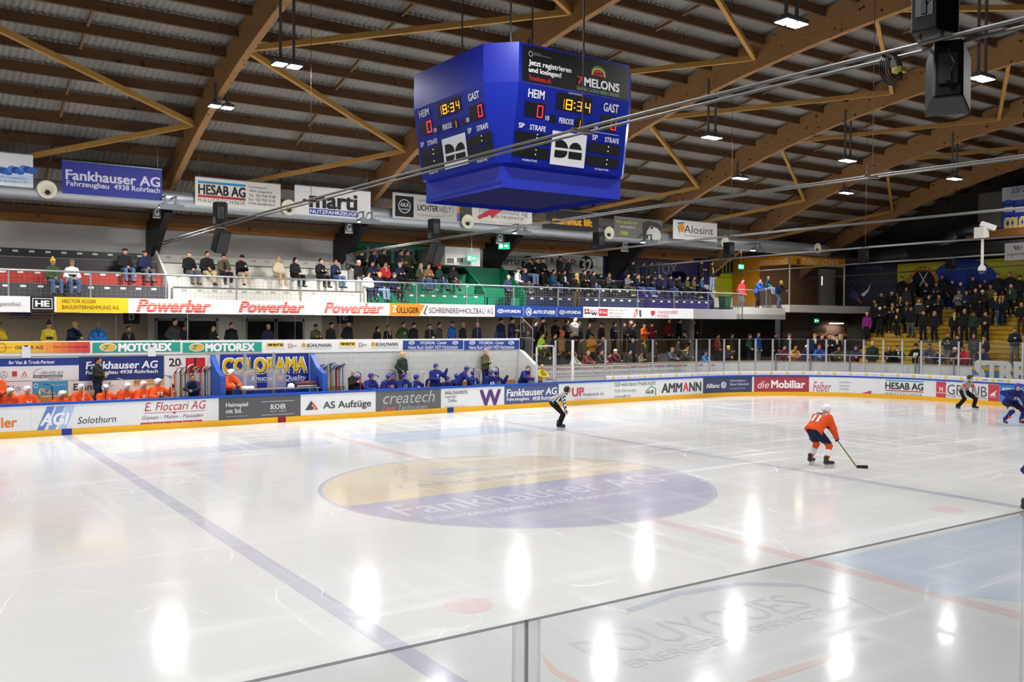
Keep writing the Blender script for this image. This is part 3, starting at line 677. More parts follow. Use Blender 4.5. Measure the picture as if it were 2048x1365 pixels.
d = wal('light blue poster with a grey pen shaped tool behind the orange bench', 65, 135, 763.5, 790, '#3f96c8'); d.p('#a8aaaa', [(76, 781), (82, 775), (96, 780), (113, 787), (96, 789)]).p('#6c6c6c', [(93, 779), (97, 780.5), (94, 785.5), (90, 783)], .008).e('#e8f0f4', 71.5, 772, 4.3, 4.5, .75).t('Das Werkzeug zum Sparen', '#e8f0f4', 98, 769.5, 131, 772, 0).done()
d = wal('white sign with large dark letters behind the standing coach', 136, 327.4, 761, 790, '#dededc'); d.t('Blank', '#3a3a3c', 147, 767, 196, 780.5, .01).p('#4a4a4c', [(215, 771), (221, 764), (222, 764.5), (217, 771.5)]).r('#4a4a4c', 215, 771, 227, 771.8).r('#c9a468', 266.7, 759.5, 327, 771, .006).t('BCG', '#6a5a34', 269, 761.5, 281, 767.5, .01, 0, 1, .012).done()
d = wal('dark blue sign with white serif lettering behind the standing coach', 157.6, 327.4, 713, 760, '#1d2f74'); d.t('Fankhauser AG', '#eef0f6', 171, 722.5, 315.5, 738, .022, .12).t('Fahrzeugbau 4938 Rohrbach', '#eef0f6', 171, 740.5, 315.5, 750, .018, .1).done()
d = wal('white sign with number 20, red square and red slash behind stick rack', 329, 420.5, 711.5, 792, '#e6e6e4'); d.t('20', '#1c1c20', 337.5, 717, 361.5, 733, .012).p('#b03a44', [(343, 736), (352, 730), (365, 727), (365, 728.5), (353, 732)], .012).r('#c8262c', 371, 716, 410, 746).r('#1c1c20', 388, 716, 392, 732, .007).t('BAU', '#9a9a9c', 337.5, 751, 349, 757, 0).t('LIFE', '#5a5a5c', 353, 735, 366, 740, .01).done()
# penalty box: blue back and two slanted cheeks
d = wal('deep blue penalty box back wall with yellow cartoon style Colorama lettering', 440, 617.5, 708.5, 806, '#16309a')
d.t('COLORAMA', '#f2f2ee', 443.5, 714, 615, 749, .075).t('COLORAMA', '#2a2a2a', 447, 718, 613, 747.5, .03, lift=.012).t('COLORAMA', '#e2ba2a', 445.5, 716.5, 611.5, 745.5, .03, lift=.016)
d.t('Knuchel', '#f0f2fa', 502.5, 751.5, 549, 762, .01, .2).r('#d8d8d8', 553.5, 751, 566.5, 760).r('#cc2a34', 554.3, 751.8, 565.7, 759.3, .007).r('#f4f4f4', 559, 753, 561, 758, .009).r('#f4f4f4', 556.5, 754.8, 563.5, 756.4, .009).t('Quality', '#f0f2fa', 569, 750.5, 612, 763.5, .01, .2).r('#f0f2fa', 514, 763, 605, 763.6).done()
for k, (u, lab) in enumerate(((431, 'left'), (629, 'right'))):
    x = on(u, 712, 1, BY)[0]-.1
    b = MB(); b.prism([(.16, .3), (.16, 1.75), (.75, 1.95), (BY, 2.47), (BY, .3)], lambda p: (x-.09, p[0], p[1]), lambda p: (x+.09, p[0], p[1]))
    tag(fixn(b.build('penalty_box_cheek', mat('#2450a8', .5, 0, .05, 1))), 'blue slanted side wall of the penalty box '+('beside the orange team stick rack' if k == 0 else 'beside the blue team stick rack'), 'partition')
# ---- lettering on the rear wall of the upper tier
UP = YP(6.3-.004)
def upp(label, u0, u1, v0, v1, bg): return Sign('wall_sign', label, 'wall sign', UP, u0, u1, v0, v1, bg=bg, thick=.012)
d = upp('green painted wall field with white letters behind the green seats', 704, 893, 478, 533, '#10805c'); d.t('LISTERRI', '#cfd8d4', 733, 497, 860, 527, .03).p('#e0c040', [(700, 508), (724, 500), (716, 512)]).done()
d = upp('white wall field with black Radio 32 lettering behind the dark seats', 977, 1202, 503, 556, '#dcdcd8')
for t0, t1, c in ((984.5, 1038, 1056), (1101, 1150, 1172)):
    d.r('#26262a', t0-8, 514, t1+44, 531.5).r('#dcdcd8', t0-7.2, 514.8, t1+43.2, 530.7, .006).t('RADIO', '#1c1c1e', t0, 517.5, t1, 528.5, .01, 0, 1.5, .012).e('#18181a', c, 530, 13.5, 18, lift=.010).t('32', '#e4e4e0', c-11, 518, c+11, 543, .035, 0, 1, .018)
d.done()
d = upp('dark purple wall field with pale letters TOX behind the purple seats', 1206, 1430, 514, 566, '#251f55'); d.t('TOX', '#8f8fa8', 1311, 526, 1354, 549, .03).t('scan & win', '#9a9ab0', 1225, 543, 1240, 546, 0).done()
d = upp('lime wall field with black block shapes right of the purple seats', 1430, 1467, 519, 596, '#aab41c')
for q in range(4): d.r('#1a1a1c', 1439+q*7, 524-q*.3, 1444.5+q*7, 548)
d.r('#1a1a1c', 1430.5, 532, 1440, 553).t('ZWO UND TOTAL', '#50560e', 1432, 553.5, 1465, 557, .0).done()
d = upp('pale brown wall field reading Meister beside the lime field', 1467.3, 1503, 523, 612, '#a8907c'); d.r('#5a4438', 1468.5, 545, 1501, 561).r('#a8907c', 1469.2, 545.8, 1500.3, 560.2, .006).t('MEISTER', '#4a342a', 1471, 547.5, 1499, 558.5, -.004, 0, 1, .01).done()
# ---- writing under the ice
def icemark(name, m, txt, u0, v0, u1, v1, slope, bold=.02, h=.9):
    """letters lying on the ice along the line through two photo points"""
    A = on(u0, v0, 2, 0); B = on(u1, v1, 2, 0); d_ = (B-A); L = np.hypot(d_[0], d_[1]); d_ = d_/L; n_ = np.array([-d_[1], d_[0], 0])
    v, f = text_tris(txt, bold, 0)
    b = MB(); b.add([tuple(A+d_*L*x+n_*h*y+np.array([0, 0, .0019])) for x, y, q in v], f); return b.build(name, m, floor_ice)
IW = ice_mat('ice_white', '#d2d2e4', .62)
icemark('ice_lettering', IW, 'Fankhauser AG', 815, 1033, 1340, 962, 0, 0, 1.05)
icemark('ice_lettering', IW, 'Fahrzeugbau 4938 Rohrbach', 870, 1045, 1300, 985, 0, 0, .5)
icemark('ice_lettering', IG, 'LANGENTHAL', 808, 979, 1170, 943, 0, 0, .45)
IGF = ice_mat('ice_grey_faded', '#77777c', .16)
icemark('ice_lettering', IGF, 'BOUYGUES', 1200, 1322, 1632, 1213, 0, 0, .62)
icemark('ice_lettering', ice_mat('ice_blue_faded', '#98a2c0', .24), 'ENERGIES & SERVICES', 1270, 1338, 1668, 1226, 0, 0, .22)
def quad(name, m, px, z=.005):
    return mark(name, [[tuple(on(u, v, 2, 0)[:2]) for u, v in px]], m, z)
quad('ice_advert', IBG, [(225, 908), (262, 921), (670, 888), (640, 876)]); quad('ice_advert', IL, [(690, 872), (775, 888), (1060, 862), (985, 852)])
quad('ice_advert', IL, [(1660, 1120), (1880, 1190), (2048, 1205), (2300, 1100), (2048, 1032)])
quad('ice_advert', IL, [(1100, 846), (1160, 858), (1230, 852), (1180, 840)])
pts = [on(u, v, 2, 0) for u, v in ((1250, 1220), (1350, 1185), (1480, 1165), (1600, 1168), (1700, 1195), (1772, 1230))]
mark('ice_arc', [[(pts[i][0], pts[i][1]), (pts[i+1][0], pts[i+1][1]), (pts[i+1][0]-.1, pts[i+1][1]-.16), (pts[i][0]-.1, pts[i][1]-.16)] for i in range(5)], IBG)
quad('ice_arc', IO, [(1490, 1365), (1560, 1340), (1680, 1305), (1670, 1318), (1580, 1350), (1530, 1365)])
quad('ice_arc', IO, [(1076, 1300), (1085, 1310), (1115, 1340), (1160, 1365), (1135, 1365), (1100, 1345)])
# ------------------------------------------------------------------ lamps under the arches
LEDM = mat('#ffffff', .4, 0, 0, 1, .3, 48.0); STEEL = metal('#7d8288', .45); BLK = mat('#141416', .45, 0, .1, 3, .4); DKG = mat('#2b2c2f', .5, 0, .1, 3, .4)
ORD = ['first', 'second', 'third', 'fourth', 'fifth', 'sixth', 'seventh', 'eighth', 'ninth', 'tenth', 'eleventh', 'twelfth', 'thirteenth', 'fourteenth', 'fifteenth', 'sixteenth', 'seventeenth', 'eighteenth', 'nineteenth', 'twentieth']
ARCHN = {-2: 'arch beyond left edge', -1: 'arch at left edge', 0: 'large left arch', 1: 'arch behind scoreboard', 2: 'arch right of scoreboard', 3: 'second arch right of scoreboard', 4: 'third arch right of scoreboard', 5: 'far right arch'}
ld = bpy.data.lights.new('floodlight', 'AREA'); ld.shape = 'RECTANGLE'; ld.size = .75; ld.size_y = .35; ld.energy = LAMP_WATTS; ld.color = (1.0, .98, .96); ld.spread = math.radians(168)
ld5 = ld.copy(); ld5.energy = LAMP_WATTS*1.15
ld2 = ld.copy(); ld2.energy = LAMP_WATTS*.5
def floodlight(i, y, z, label, x=None):
    duct = x is not None; x = AX0+i*ADX if x is None else x
    t = thing('floodlight', label, 'floodlight', (x+.05, y, z), 0, 'twin floodlights under the roof')
    zt = (8.12 if duct else arch_z(y)+.45)-z
    for q in (-.17, .17):
        b = MB(); b.bar((q*.8-.05 if q < 0 else q*.8+.05, 0, .10), (q*.8-.05 if q < 0 else q*.8+.05, 0, zt), .06, .06); b.build('rod', STEEL, t)
        b = MB(); b.box(q*1.2-.17, q*1.2+.17, -.19, .19, .0, .10); b.box(q*1.2-.08, q*1.2+.08, -.1, .1, .10, .16); h = b.build('housing', STEEL, t)
        b = MB(); b.box(q*1.2-.155, q*1.2+.155, -.175, .175, -.012, .0); b.build('led_panel', LEDM, h)
    if duct:
        for q in (-.186, .186): b = MB(); b.bar((q, -.03, zt), (q, .75, zt), .05, .05); b.build('bracket', STEEL, t)
    if duct: b = MB(); b.box(-.42, .42, -.21, -.195, -.085, .1); b.build('glare_shield', STEEL, t)  # added lip, hides the LEDs from view but lets streaks reach the ice
    l = link('floodlight_light', ld5 if duct else ld if i < 4 else ld2, t); l.location = (0, 0, -.03)
ROWN = {3.1: 'above the ventilation duct', -3.1: 'row nearest far stand', -8.9: 'second row from far stand', -18.9: 'third row from far stand', -24.8: 'row nearest camera'}
for k, x in enumerate((-11.4, -3.74, 3.87, 11.4, 19.06, 27.07)): floodlight(0, 1.0, 7.72, 'shielded twin floodlight below the ventilation duct, '+ORD[k]+' from left', x)
for y, z, rng in ((-3.1, 10.55, range(-1, 5)), (-8.9, 10.55, range(-1, 6)), (-18.9, 10.55, range(-2, 5)), (-24.8, 10.55, range(-2, 5))):
    for i in rng: floodlight(i, y, z, 'twin floodlight on %s, %s' % (ARCHN[i], ROWN[y]))
# ------------------------------------------------------------------ ventilation duct and nozzles
DUCT = bpy.data.materials.new('spiral_duct'); DUCT.use_nodes = True
nt = DUCT.node_tree; b_ = nt.nodes['Principled BSDF']; b_.inputs['Metallic'].default_value = .75; b_.inputs['Roughness'].default_value = .42; b_.inputs['Base Color'].default_value = lin('#b4bac0')+(1,)
tc = nt.nodes.new('ShaderNodeTexCoord'); wv_ = nt.nodes.new('ShaderNodeTexWave'); wv_.inputs['Scale'].default_value = 2.6; wv_.inputs['Distortion'].default_value = 0
bp_ = nt.nodes.new('ShaderNodeBump'); bp_.inputs['Strength'].default_value = .35; nt.links.new(tc.outputs['Object'], wv_.inputs[0]); nt.links.new(wv_.outputs['Fac'], bp_.inputs['Height']); nt.links.new(bp_.outputs[0], b_.inputs['Normal'])
DY, DZ, DR = 2.05, 8.12, .36
b = MB(); b.tube([(x, DY, DZ) for x in np.linspace(-14, 34.5, 60)], DR, 24); tag(b.build('ventilation_duct', DUCT, None, True), 'long round sheet metal duct under the roof behind the hanging banners', 'ventilation duct')
CREAM = mat('#e6e2cc', .5, 0, .04, 3)
NZ = [(94, 379), (578, 415), (936, 443), (1219, 466), (1451, 485), (1636, 497)]
for k, (u, v) in enumerate(NZ):
    P = on(u, v, 1, DY-DR-.30)
    t = thing('air_nozzle', 'cream round air nozzle on the duct, '+['beside the water picture banner', 'between the Hesab and Marti banners', 'right of the coloured edge lighting banner', 'left of the wolf banner', 'right of the white ball logo banner', 'above the glazed lounge'][k], 'air nozzle', P, 0, 'air nozzles along the duct')
    b = MB(); b.lathe([(.27, .32), (.27, .05), (.30, .03), (.31, 0), (.26, -.02), (.20, .04), (.12, .12), (.02, .13)], (0, 0, 0), (0, 1, 0), 24); b.build('bowl', CREAM, t, True)
    b = MB(); b.lathe([(.0, -.0), (.075, 0), (.08, .05), (.075, .1), (0, .1)], (.03, .03, -.09), (0, 1, 0), 14); b.build('outlet', BLK, t, True)
    b = MB(); b.lathe([(.275, .0), (.275, .35)], (0, .10, 0), (0, 1, 0), 24); b.build('collar', DUCT, t, True)
# ------------------------------------------------------------------ banners hung in front of the duct
HB = YP(1.40)
def hang(label, u0, u1, v0, v1, bg):
    s = Sign('hanging_banner', label, 'banner', HB, u0, u1, v0, v1, bg=bg, thick=.012, rough=.6)
    b = MB()
    for a in (s.a0+.15, s.a1-.15): b.tube([(a, 1.4, s.z1), (a, 1.4, min(arch_z(1.4)+.6, s.z1+1.3))], .006, 5)
    b.box(s.a0, s.a1, 1.38, 1.41, s.z1-.015, s.z1+.02)
    s.rod = b; return s
def fin(s): o = s.done(); s.rod.build('top_rod', STEEL, o)
d = hang('white hanging banner with blue water wave at the left frame edge', -62, 66, 304, 371, '#dfe3e6')
for k in range(10): d.e(['#3a66b8', '#5a86cc', '#274f9e'][k % 3], -8+k*8, 340+(k*37 % 7)-2, 10, 7)
d.p('#bcd0ea', [(-10, 350), (66, 352), (66, 368), (-10, 362)]).t('4900 Langenthal', '#6a7fa8', -8, 353.5, 52, 358.5, 0, lift=.012).t('Tel. 062 922 11 77', '#6a7fa8', -8, 361, 54, 366, 0, lift=.012); fin(d)
d = hang('royal blue hanging banner with two lines of white serif lettering', 124, 324, 330, 394, '#2f3696')
d.t('Fankhauser AG', '#d8daee', 131, 347, 320, 367, .022).t('Fahrzeugbau', '#d8daee', 132.5, 364.5, 218, 378, .016).t('4938 Rohrbach', '#d8daee', 227.5, 372.5, 320, 383, .016); fin(d)
d = hang('white hanging banner with blue and red lines and an address block', 390, 561, 361, 417, '#d9d6cc')
d.r('#3a8cc4', 395.5, 365.5, 491, 370.3).t('HESAB AG', '#26262a', 396, 372, 491, 392, .03).r('#b03440', 395.5, 393, 491, 398).t('HAUSTECHNIK', '#55555a', 395.5, 399.5, 491, 407.5, -.008, 0, 1.3)
for k, w in enumerate(('Dennliweg 35C', '4900 Langenthal', 'Tel.  062 958 50 80', 'Fax  062 958 50 85', 'E-Mail: jegen@hesab.ch')): d.t(w, '#4a4a4c', 497.5, 373.3+k*8.2, [535, 544, 551, 551, 550][k], 379+k*8.2, .0)
fin(d)
d = hang('white hanging banner with tall black lettering over a blue bar', 589, 741, 377, 434, '#e2e2e2')
d.t('marti', '#1c1c20', 618, 387, 714.5, 419, .03).r('#2c3a9a', 618, 420.5, 715, 431.5).t('NUTZFAHRZEUGE', '#eceef4', 619.5, 422.5, 713.5, 429.5, .02, 0, 1, .012); fin(d)
d = hang('grey hanging banner with black square emblem and coloured right edge', 785, 919, 391, 441, '#b4b4b0')
d.r('#1a1a1c', 790, 391.5+1, 827, 434).e('#d8d8d8', 808.5, 413, 12, 14, .9, .008).t('AKA', '#e0e0e0', 800, 406, 817, 414, .0, 0, 1, .012).t('Leuchten', '#d0d0d0', 799.5, 416, 817.5, 420.5, 0, 0, 1, .012)
d.t('LICHTER', '#2c2c2e', 834.5, 411, 876, 422.5, .022).t('WELT', '#55555a', 877, 415, 902, 425.5, -.008).e('#55555a', 896, 421, 10.5, 12.5, .95).t('Ihr Partner für gutes Licht', '#77777a', 834.5, 429.5, 887, 435.5, -.004).t('www.aka-leuchten.ch', '#77777a', 835.5, 399.5, 882, 405, -.004)
for k, h in enumerate(('#3a8a70', '#d8904a', '#6a5aa0')): d.r(h, 913.3, 393.5+k*16.5, 918.5, 410+k*16.5)
fin(d)
d = hang('white hanging banner with a red brush stroke below the scoreboard', 944, 1064, 413, 450, '#d8d6d0')
d.t('mutzschmutz ag', '#8a8a8c', 958, 418.5, 1055, 432, -.008).t('ELEKTRO-TELEMATIK', '#3a3a3c', 958, 432, 1047.5, 437.3, .005, 0, 1.3).p('#c4303c', [(954, 434), (958, 439), (981, 430), (984, 438), (991, 430), (1003, 422), (1000, 418), (1006, 414), (990, 411), (986, 416), (970, 424)], .012).t('langenthal - melchnau - huttwil', '#a0a09c', 958, 445, 1054, 448, 0); fin(d)
d = hang('black crumpled hanging banner with rounded orange lettering', 1092, 1197, 422, 461, '#1f1f21'); d.t('mammut lift', '#dba228', 1104, 436, 1184, 451, .05); fin(d)
d = hang('grey hanging banner with a wolf picture and lime lettering', 1228, 1324, 438, 478, '#6c6b64')
d.p('#c9c9c6', [(1290, 480), (1294, 462), (1302, 452), (1316, 458), (1322, 470), (1320, 480)]).p('#3a3a3a', [(1284, 446), (1296, 442), (1314, 446), (1323, 452), (1323, 464), (1312, 456), (1300, 452), (1293, 462), (1288, 476), (1285, 462)]).e('#1c1c1c', 1292, 474, 4, 4.5).e('#2a1c10', 1303, 456, 3.2, 2.2, 0, .01)
d.t('Was guckst du?', '#b4cc3a', 1231.5, 442, 1275, 449.5, .01).t('www.maxtt.ch', '#d8d8d4', 1239, 451, 1269, 456.5, .01).t('max', '#b4cc3a', 1240.5, 463, 1256, 470, .02); fin(d)
d = hang('white hanging banner with coloured ball and triangle logo', 1346, 1434, 443, 481, '#dcdcda')
d.p('#2f62a8', [(1353, 446), (1369, 444.5), (1362, 452)]).p('#5a9a4a', [(1353.5, 450), (1359, 454), (1359, 470)]).e('#e0902c', 1363, 456, 6, 8.5, 0, .01).t('Alosint', '#3c3c44', 1367.5, 453, 1426, 468.5, .0).t('Pulverbeschichtungen', '#8a8a90', 1367.5, 471, 1428, 476.5, -.01); fin(d)
# ------------------------------------------------------------------ dark columns carrying the arches, section plates
A0 = AX0
poly = [on(u, v, 0, A0-.12)[1:] for u, v in ((289, 455), (289, 512), (303, 512), (318, 462), (331, 425), (327, 395), (308, 418))]
BLKS = mat('#1b1b1d', .55, 0, .1, 2)
for i in range(-1, 4):
    x = AX0+i*ADX; b = MB(); b.prism(poly, lambda p: (x-.14, p[0], p[1]), lambda p: (x+.14, p[0], p[1])); struct(fixn(b.build('column_arch_foot', BLKS)))
    if i < 4:
        u, v, tx = [(-30, 395, 'G'), (313, 425, 'G'), (697.5, 455.5, 'G'), (999.5, 476.5, 'G3'), (1249, 492, 'G2')][i+1]
        s = Sign('section_plate', 'black section plate with white G on '+['the column beyond the left edge', 'the column left of the white seats', 'the column left of the green seats', 'the column left of the dark seats', 'the column left of the purple seats'][i+1], 'section sign', YP(2.5), u-8, u+8, v-12, v+12, bg='#17171a', group='letter plates on the columns')
        s.r('#8a8a8c', u-7, v-11, u+7, v-10.4).r('#8a8a8c', u-7, v+10.4, u+7, v+11).t(tx, '#d0d0d0', u-4, v-7, u+4.5, v+6, .01, 0, 1, .012); so = s.done(); b = MB(); xm = (s.a0+s.a1)/2; b.bar((xm, 2.49, s.z1), (xm, 2.3, DZ-.2), .03, .03); b.build('hanger', STEEL, so)
for k, (tx, u) in enumerate((('D', 263), ('E', 690))):
    s = Sign('section_plate', 'dark section plate with letter %s under the upper tier' % tx, 'section sign', YP(5.28), u-16, u+16, 622, 648, bg='#1c1d20'); s.t(tx, '#b4b4b4', u-6, 628, u+6, 641, .03).done()
s = Sign('section_plate', 'dark section plate half hidden by the fascia above the standing crowd', 'section sign', YP(5.28), 1178, 1192, 632, 645, bg='#1c1d20'); s.t('C', '#b4b4b4', 1182, 634, 1188, 640, .03).done()
fl = Sign('striped_flag', 'red and white striped flag with blue field hanging below the black banner', 'flag', YP(4.9), 21, 112, 621, 634, bg='#c8c0b8', thick=.015)
fl.r('#28305a', 21, 621, 62, 633)
for q in range(2): fl.r('#8a3038', 62, 624+q*6, 112, 627+q*6)
for q in range(14): fl.e('#b8bccc', 24+(q % 7)*5.5, 624+(q//7)*5, 1, 1)
fl.done()
# ------------------------------------------------------------------ coloured seating steps
def seats(label, x0, x1, cols, num='#e8e6e0', cheek=None):
    t = thing('seating_block', label, 'seating block', ((x0+x1)/2, 3.2, 4.42), 0, 'seating blocks of the upper tier'); o = Vector((-(x0+x1)/2, -3.2, -4.42))
    def part(nm, m, bx, par=t):
        b = MB()
        for q in bx: b.box(*q)
        p = b.build(nm, m, par); p.location = o if par is t else (0, 0, 0); return p
    s1 = part('seat_step', paint(cols[0]), [(x0, x1, 3.2, 4.0, 4.42, 4.98)]); s2 = part('seat_step', paint(cols[1]), [(x0, x1, 4.0, 4.8, 4.42, 5.5)]); s3 = part('seat_step', paint(cols[2]), [(x0, x1, 4.8, 5.5, 4.42, 5.98)])
    part('backrest', paint(cols[2]), [(x0, x1, 5.5, 5.58, 5.98, 6.36)])
    part('edge_strip', mat('#6a625a', .6), [(x0, x1, 3.17, 3.3, 4.985, 5.02), (x0, x1, 3.97, 4.1, 5.505, 5.54), (x0, x1, 4.77, 4.9, 5.985, 6.02)])
    n = int((x1-x0)/.56); bx = []
    for q in range(n):
        xx = x0+.3+q*(x1-x0-.3)/n
        for yy, zz in ((3.192, 4.86), (3.992, 5.38), (5.492, 6.22)): bx.append((xx, xx+.18, yy-.004, yy+.006, zz, zz+.075))
    part('printed_seat_numbers', ink(num), bx)
    return t
BX = [AX0+i*ADX for i in range(-1, 5)]
seats('stepped seats in grey, red and black below the plain white wall', BX[0]+.1, BX[1]-.1, ('#4b4b4f', '#b23a30', '#343437'))
seats('white stepped seats between two dark columns', BX[1]+.15, BX[2]-.1, ('#dedcd3', '#dedcd3', '#dedcd3'), '#b8b4a8')
seats('green stepped seats below the green wall lettering', BX[2]+.15, 10.9, ('#12936a', '#12936a', '#0f8560'))
seats('dark navy stepped seats below the Radio 32 wall', BX[3]+.3, BX[4]-.1, ('#25304c', '#24262c', '#1f2126'))
seats('purple stepped seats at the right end of the upper tier', BX[4]+.15, 26.0, ('#2a2366', '#2a2366', '#231d55'))
for x, h, lab in ((BX[1], '#e4e2da', 'white slanted partition between the red and white seats'), (BX[2]+.0, '#e4e2da', 'white slanted partition between the white and green seats'), (10.95, '#0f7a58', 'green slanted partition at the right end of the green seats'), (BX[3]+.25, '#0f7048', 'dark green slanted partition left of the dark seats'), (BX[4]-.02, '#241d58', 'purple slanted partition between the dark and purple seats'), (26.05, '#241d58', 'purple slanted partition at the right end of the upper tier')):
    b = MB(); b.prism([(3.15, 4.43), (3.15, 5.10), (3.4, 5.35), (5.6, 6.75), (6.28, 6.75), (6.28, 4.43)], lambda p: (x-.04, p[0], p[1]), lambda p: (x+.04, p[0], p[1])); tag(fixn(b.build('partition', paint(h))), lab, 'partition')
t = thing('wheeled_bin', 'dark green wheeled bin at the right end of the purple seats', 'bin', (26.35, 2.6, 4.42)); b = MB(); b.hexa([(-.2, -.2, .08), (.2, -.2, .08), (.2, .2, .08), (-.2, .2, .08), (-.25, -.26, .78), (.25, -.26, .78), (.25, .26, .78), (-.25, .26, .78)]); b.build('body', mat('#1d4a36', .5), t); b = MB(); b.box(-.27, .27, -.28, .28, .78, .84); b.build('lid', mat('#173c2c', .5), t)
for q in (-.2, .2): b = MB(); b.lathe([(0, -.03), (.09, -.03), (.09, .03), (0, .03)], (q, .2, .09), (1, 0, 0), 12); b.build('wheel', BLK, t)
# grey box room with vents above the green seats' stair
t = thing('plant_cabinet', 'light grey box unit with two vents above the green stairs', 'plant cabinet', (11.6, 4.2, 5.9))
PL = on(890, 493, 1, 3.6); PR = on(960, 533, 1, 3.6)
b = MB(); b.box(PL[0]-11.6, PR[0]-11.6, -.6, 2.0, PR[2]-5.9, PL[2]-5.9); b.build('body', mat('#a9a8a4', .6, 0, .06, 1), t)
for u0, u1 in ((894, 908), (914, 926)):
    a, c = on(u0, 516, 1, 3.58), on(u1, 526, 1, 3.58); b = MB(); b.box(a[0]-11.6, c[0]-11.6, -.63, -.6, c[2]-5.9, a[2]-5.9); b.build('vent', mat('#55534e', .6), t)
a, c = on(892.5, 514.5, 1, 3.59), on(927.5, 527, 1, 3.59); b = MB(); b.box(a[0]-11.6, c[0]-11.6, -.615, -.59, c[2]-5.9, a[2]-5.9); b.build('vent_frame', mat('#d8d6d0', .6), t)
b = MB(); b.box(11.1, 12.9, 3.2, 6.2, 4.42, 4.9); b.box(11.1, 12.9, 4.2, 6.2, 4.9, 5.4); tag(b.build('green_stair', paint('#0f7a58')), 'green stair flight between the green and dark seats', 'stairs')
b = MB(); b.box(11.05, 13.1, 5.2, 6.28, 5.4, 6.4); struct(b.build('wall_green_stair', paint('#0d5f45')))
# ------------------------------------------------------------------ guard rail of the upper tier
GAL = metal('#a4a8ac', .5); WIRE = mat('#8d8f92', .5, .6)
t = thing('guard_rail', 'galvanised guard rail with wire mesh along the upper tier', 'guard rail', (8, FY, 4.42))
b = MB(); b.tube([(-20, 0.02, .97), (19.2, 0.02, .97)], .035, 10); b.build('top_rail', GAL, t, True)
for k, x in enumerate([-13.7, -11.2, -8.64, -6.13, -3.61, -1.03, 1.52, 4.1, 6.7, 9.19, 11.74, 14.3, 16.82, 19.35, 21.91, 24.41, 27.12]):
    b = MB(); b.box(x-8-.025, x-8+.025, .0, .05, -.42, .96); b.build('post', GAL, t)
b = MB()
for x in np.arange(-20, 19.2, .16): b.bar((x, .03, .06), (x, .03, .93), .005, .005)
for z in np.arange(.08, .95, .14): b.bar((-20, .03, z), (19.2, .03, z), .005, .005)
o = b.build('wire_mesh', WIRE, t)
# ------------------------------------------------------------------ glass
GLASS = bpy.data.materials.new('clear_glass'); GLASS.use_nodes = True; nt = GLASS.node_tree; nt.nodes.remove(nt.nodes['Principled BSDF']); out = nt.nodes['Material Output']
tr = nt.nodes.new('ShaderNodeBsdfTransparent'); tr.inputs[0].default_value = (.95, .96, .965, 1); gl = nt.nodes.new('ShaderNodeBsdfGlossy'); gl.inputs['Roughness'].default_value = .03; gl.inputs[0].default_value = (.9, .92, 1, 1)
lw = nt.nodes.new('ShaderNodeLayerWeight'); lw.inputs[0].default_value = .5; pw = nt.nodes.new('ShaderNodeMath'); pw.operation = 'POWER'; pw.inputs[1].default_value = 5.0
ma = nt.nodes.new('ShaderNodeMath'); ma.operation = 'MULTIPLY_ADD'; ma.inputs[1].default_value = .85; ma.inputs[2].default_value = .03
mx = nt.nodes.new('ShaderNodeMixShader'); nt.links.new(lw.outputs['Facing'], pw.inputs[0]); nt.links.new(pw.outputs[0], ma.inputs[0]); nt.links.new(ma.outputs[0], mx.inputs[0]); nt.links.new(tr.outputs[0], mx.inputs[1]); nt.links.new(gl.outputs[0], mx.inputs[2]); nt.links.new(mx.outputs[0], out.inputs[0])
def acrylic(name, h, opaque):
    m = bpy.data.materials.new(name); m.use_nodes = True; nt = m.node_tree; nt.nodes.remove(nt.nodes['Principled BSDF']); out = nt.nodes['Material Output']
    t1 = nt.nodes.new('ShaderNodeBsdfTransparent'); t2 = nt.nodes.new('ShaderNodeBsdfTranslucent'); t2.inputs[0].default_value = lin(h)+(1,); d = nt.nodes.new('ShaderNodeBsdfDiffuse'); d.inputs[0].default_value = lin(h)+(1,)
    m1 = nt.nodes.new('ShaderNodeMixShader'); m1.inputs[0].default_value = .4; m2 = nt.nodes.new('ShaderNodeMixShader'); n = nt.nodes.new('ShaderNodeTexNoise'); n.inputs['Scale'].default_value = 4; r = nt.nodes.new('ShaderNodeMapRange'); r.inputs[3].default_value = opaque*.85; r.inputs[4].default_value = opaque*1.15
    nt.links.new(n.outputs['Fac'], r.inputs[0]); nt.links.new(r.outputs[0], m2.inputs[0]); nt.links.new(t2.outputs[0], m1.inputs[1]); nt.links.new(d.outputs[0], m1.inputs[2]); nt.links.new(t1.outputs[0], m2.inputs[1]); nt.links.new(m1.outputs[0], m2.inputs[2]); nt.links.new(m2.outputs[0], out.inputs[0]); return m
EDGE = acrylic('acrylic_edge', '#f4f4f8', .30); EDGE2 = acrylic('acrylic_joint', '#d0d0d4', .2); TOPE = acrylic('acrylic_top', '#a8a8ac', .6); POST = mat('#b9bcc4', .4, .5, .06, 2)
gu = [1113, 1147.5, 1213, 1307.5, 1395, 1421, 1450, 1480, 1512, 1546, 1580, 1615.5, 1652, 1689, 1726, 1764.7, 1802.3, 1840, 1877, 1914, 1957, 2042, 2120]
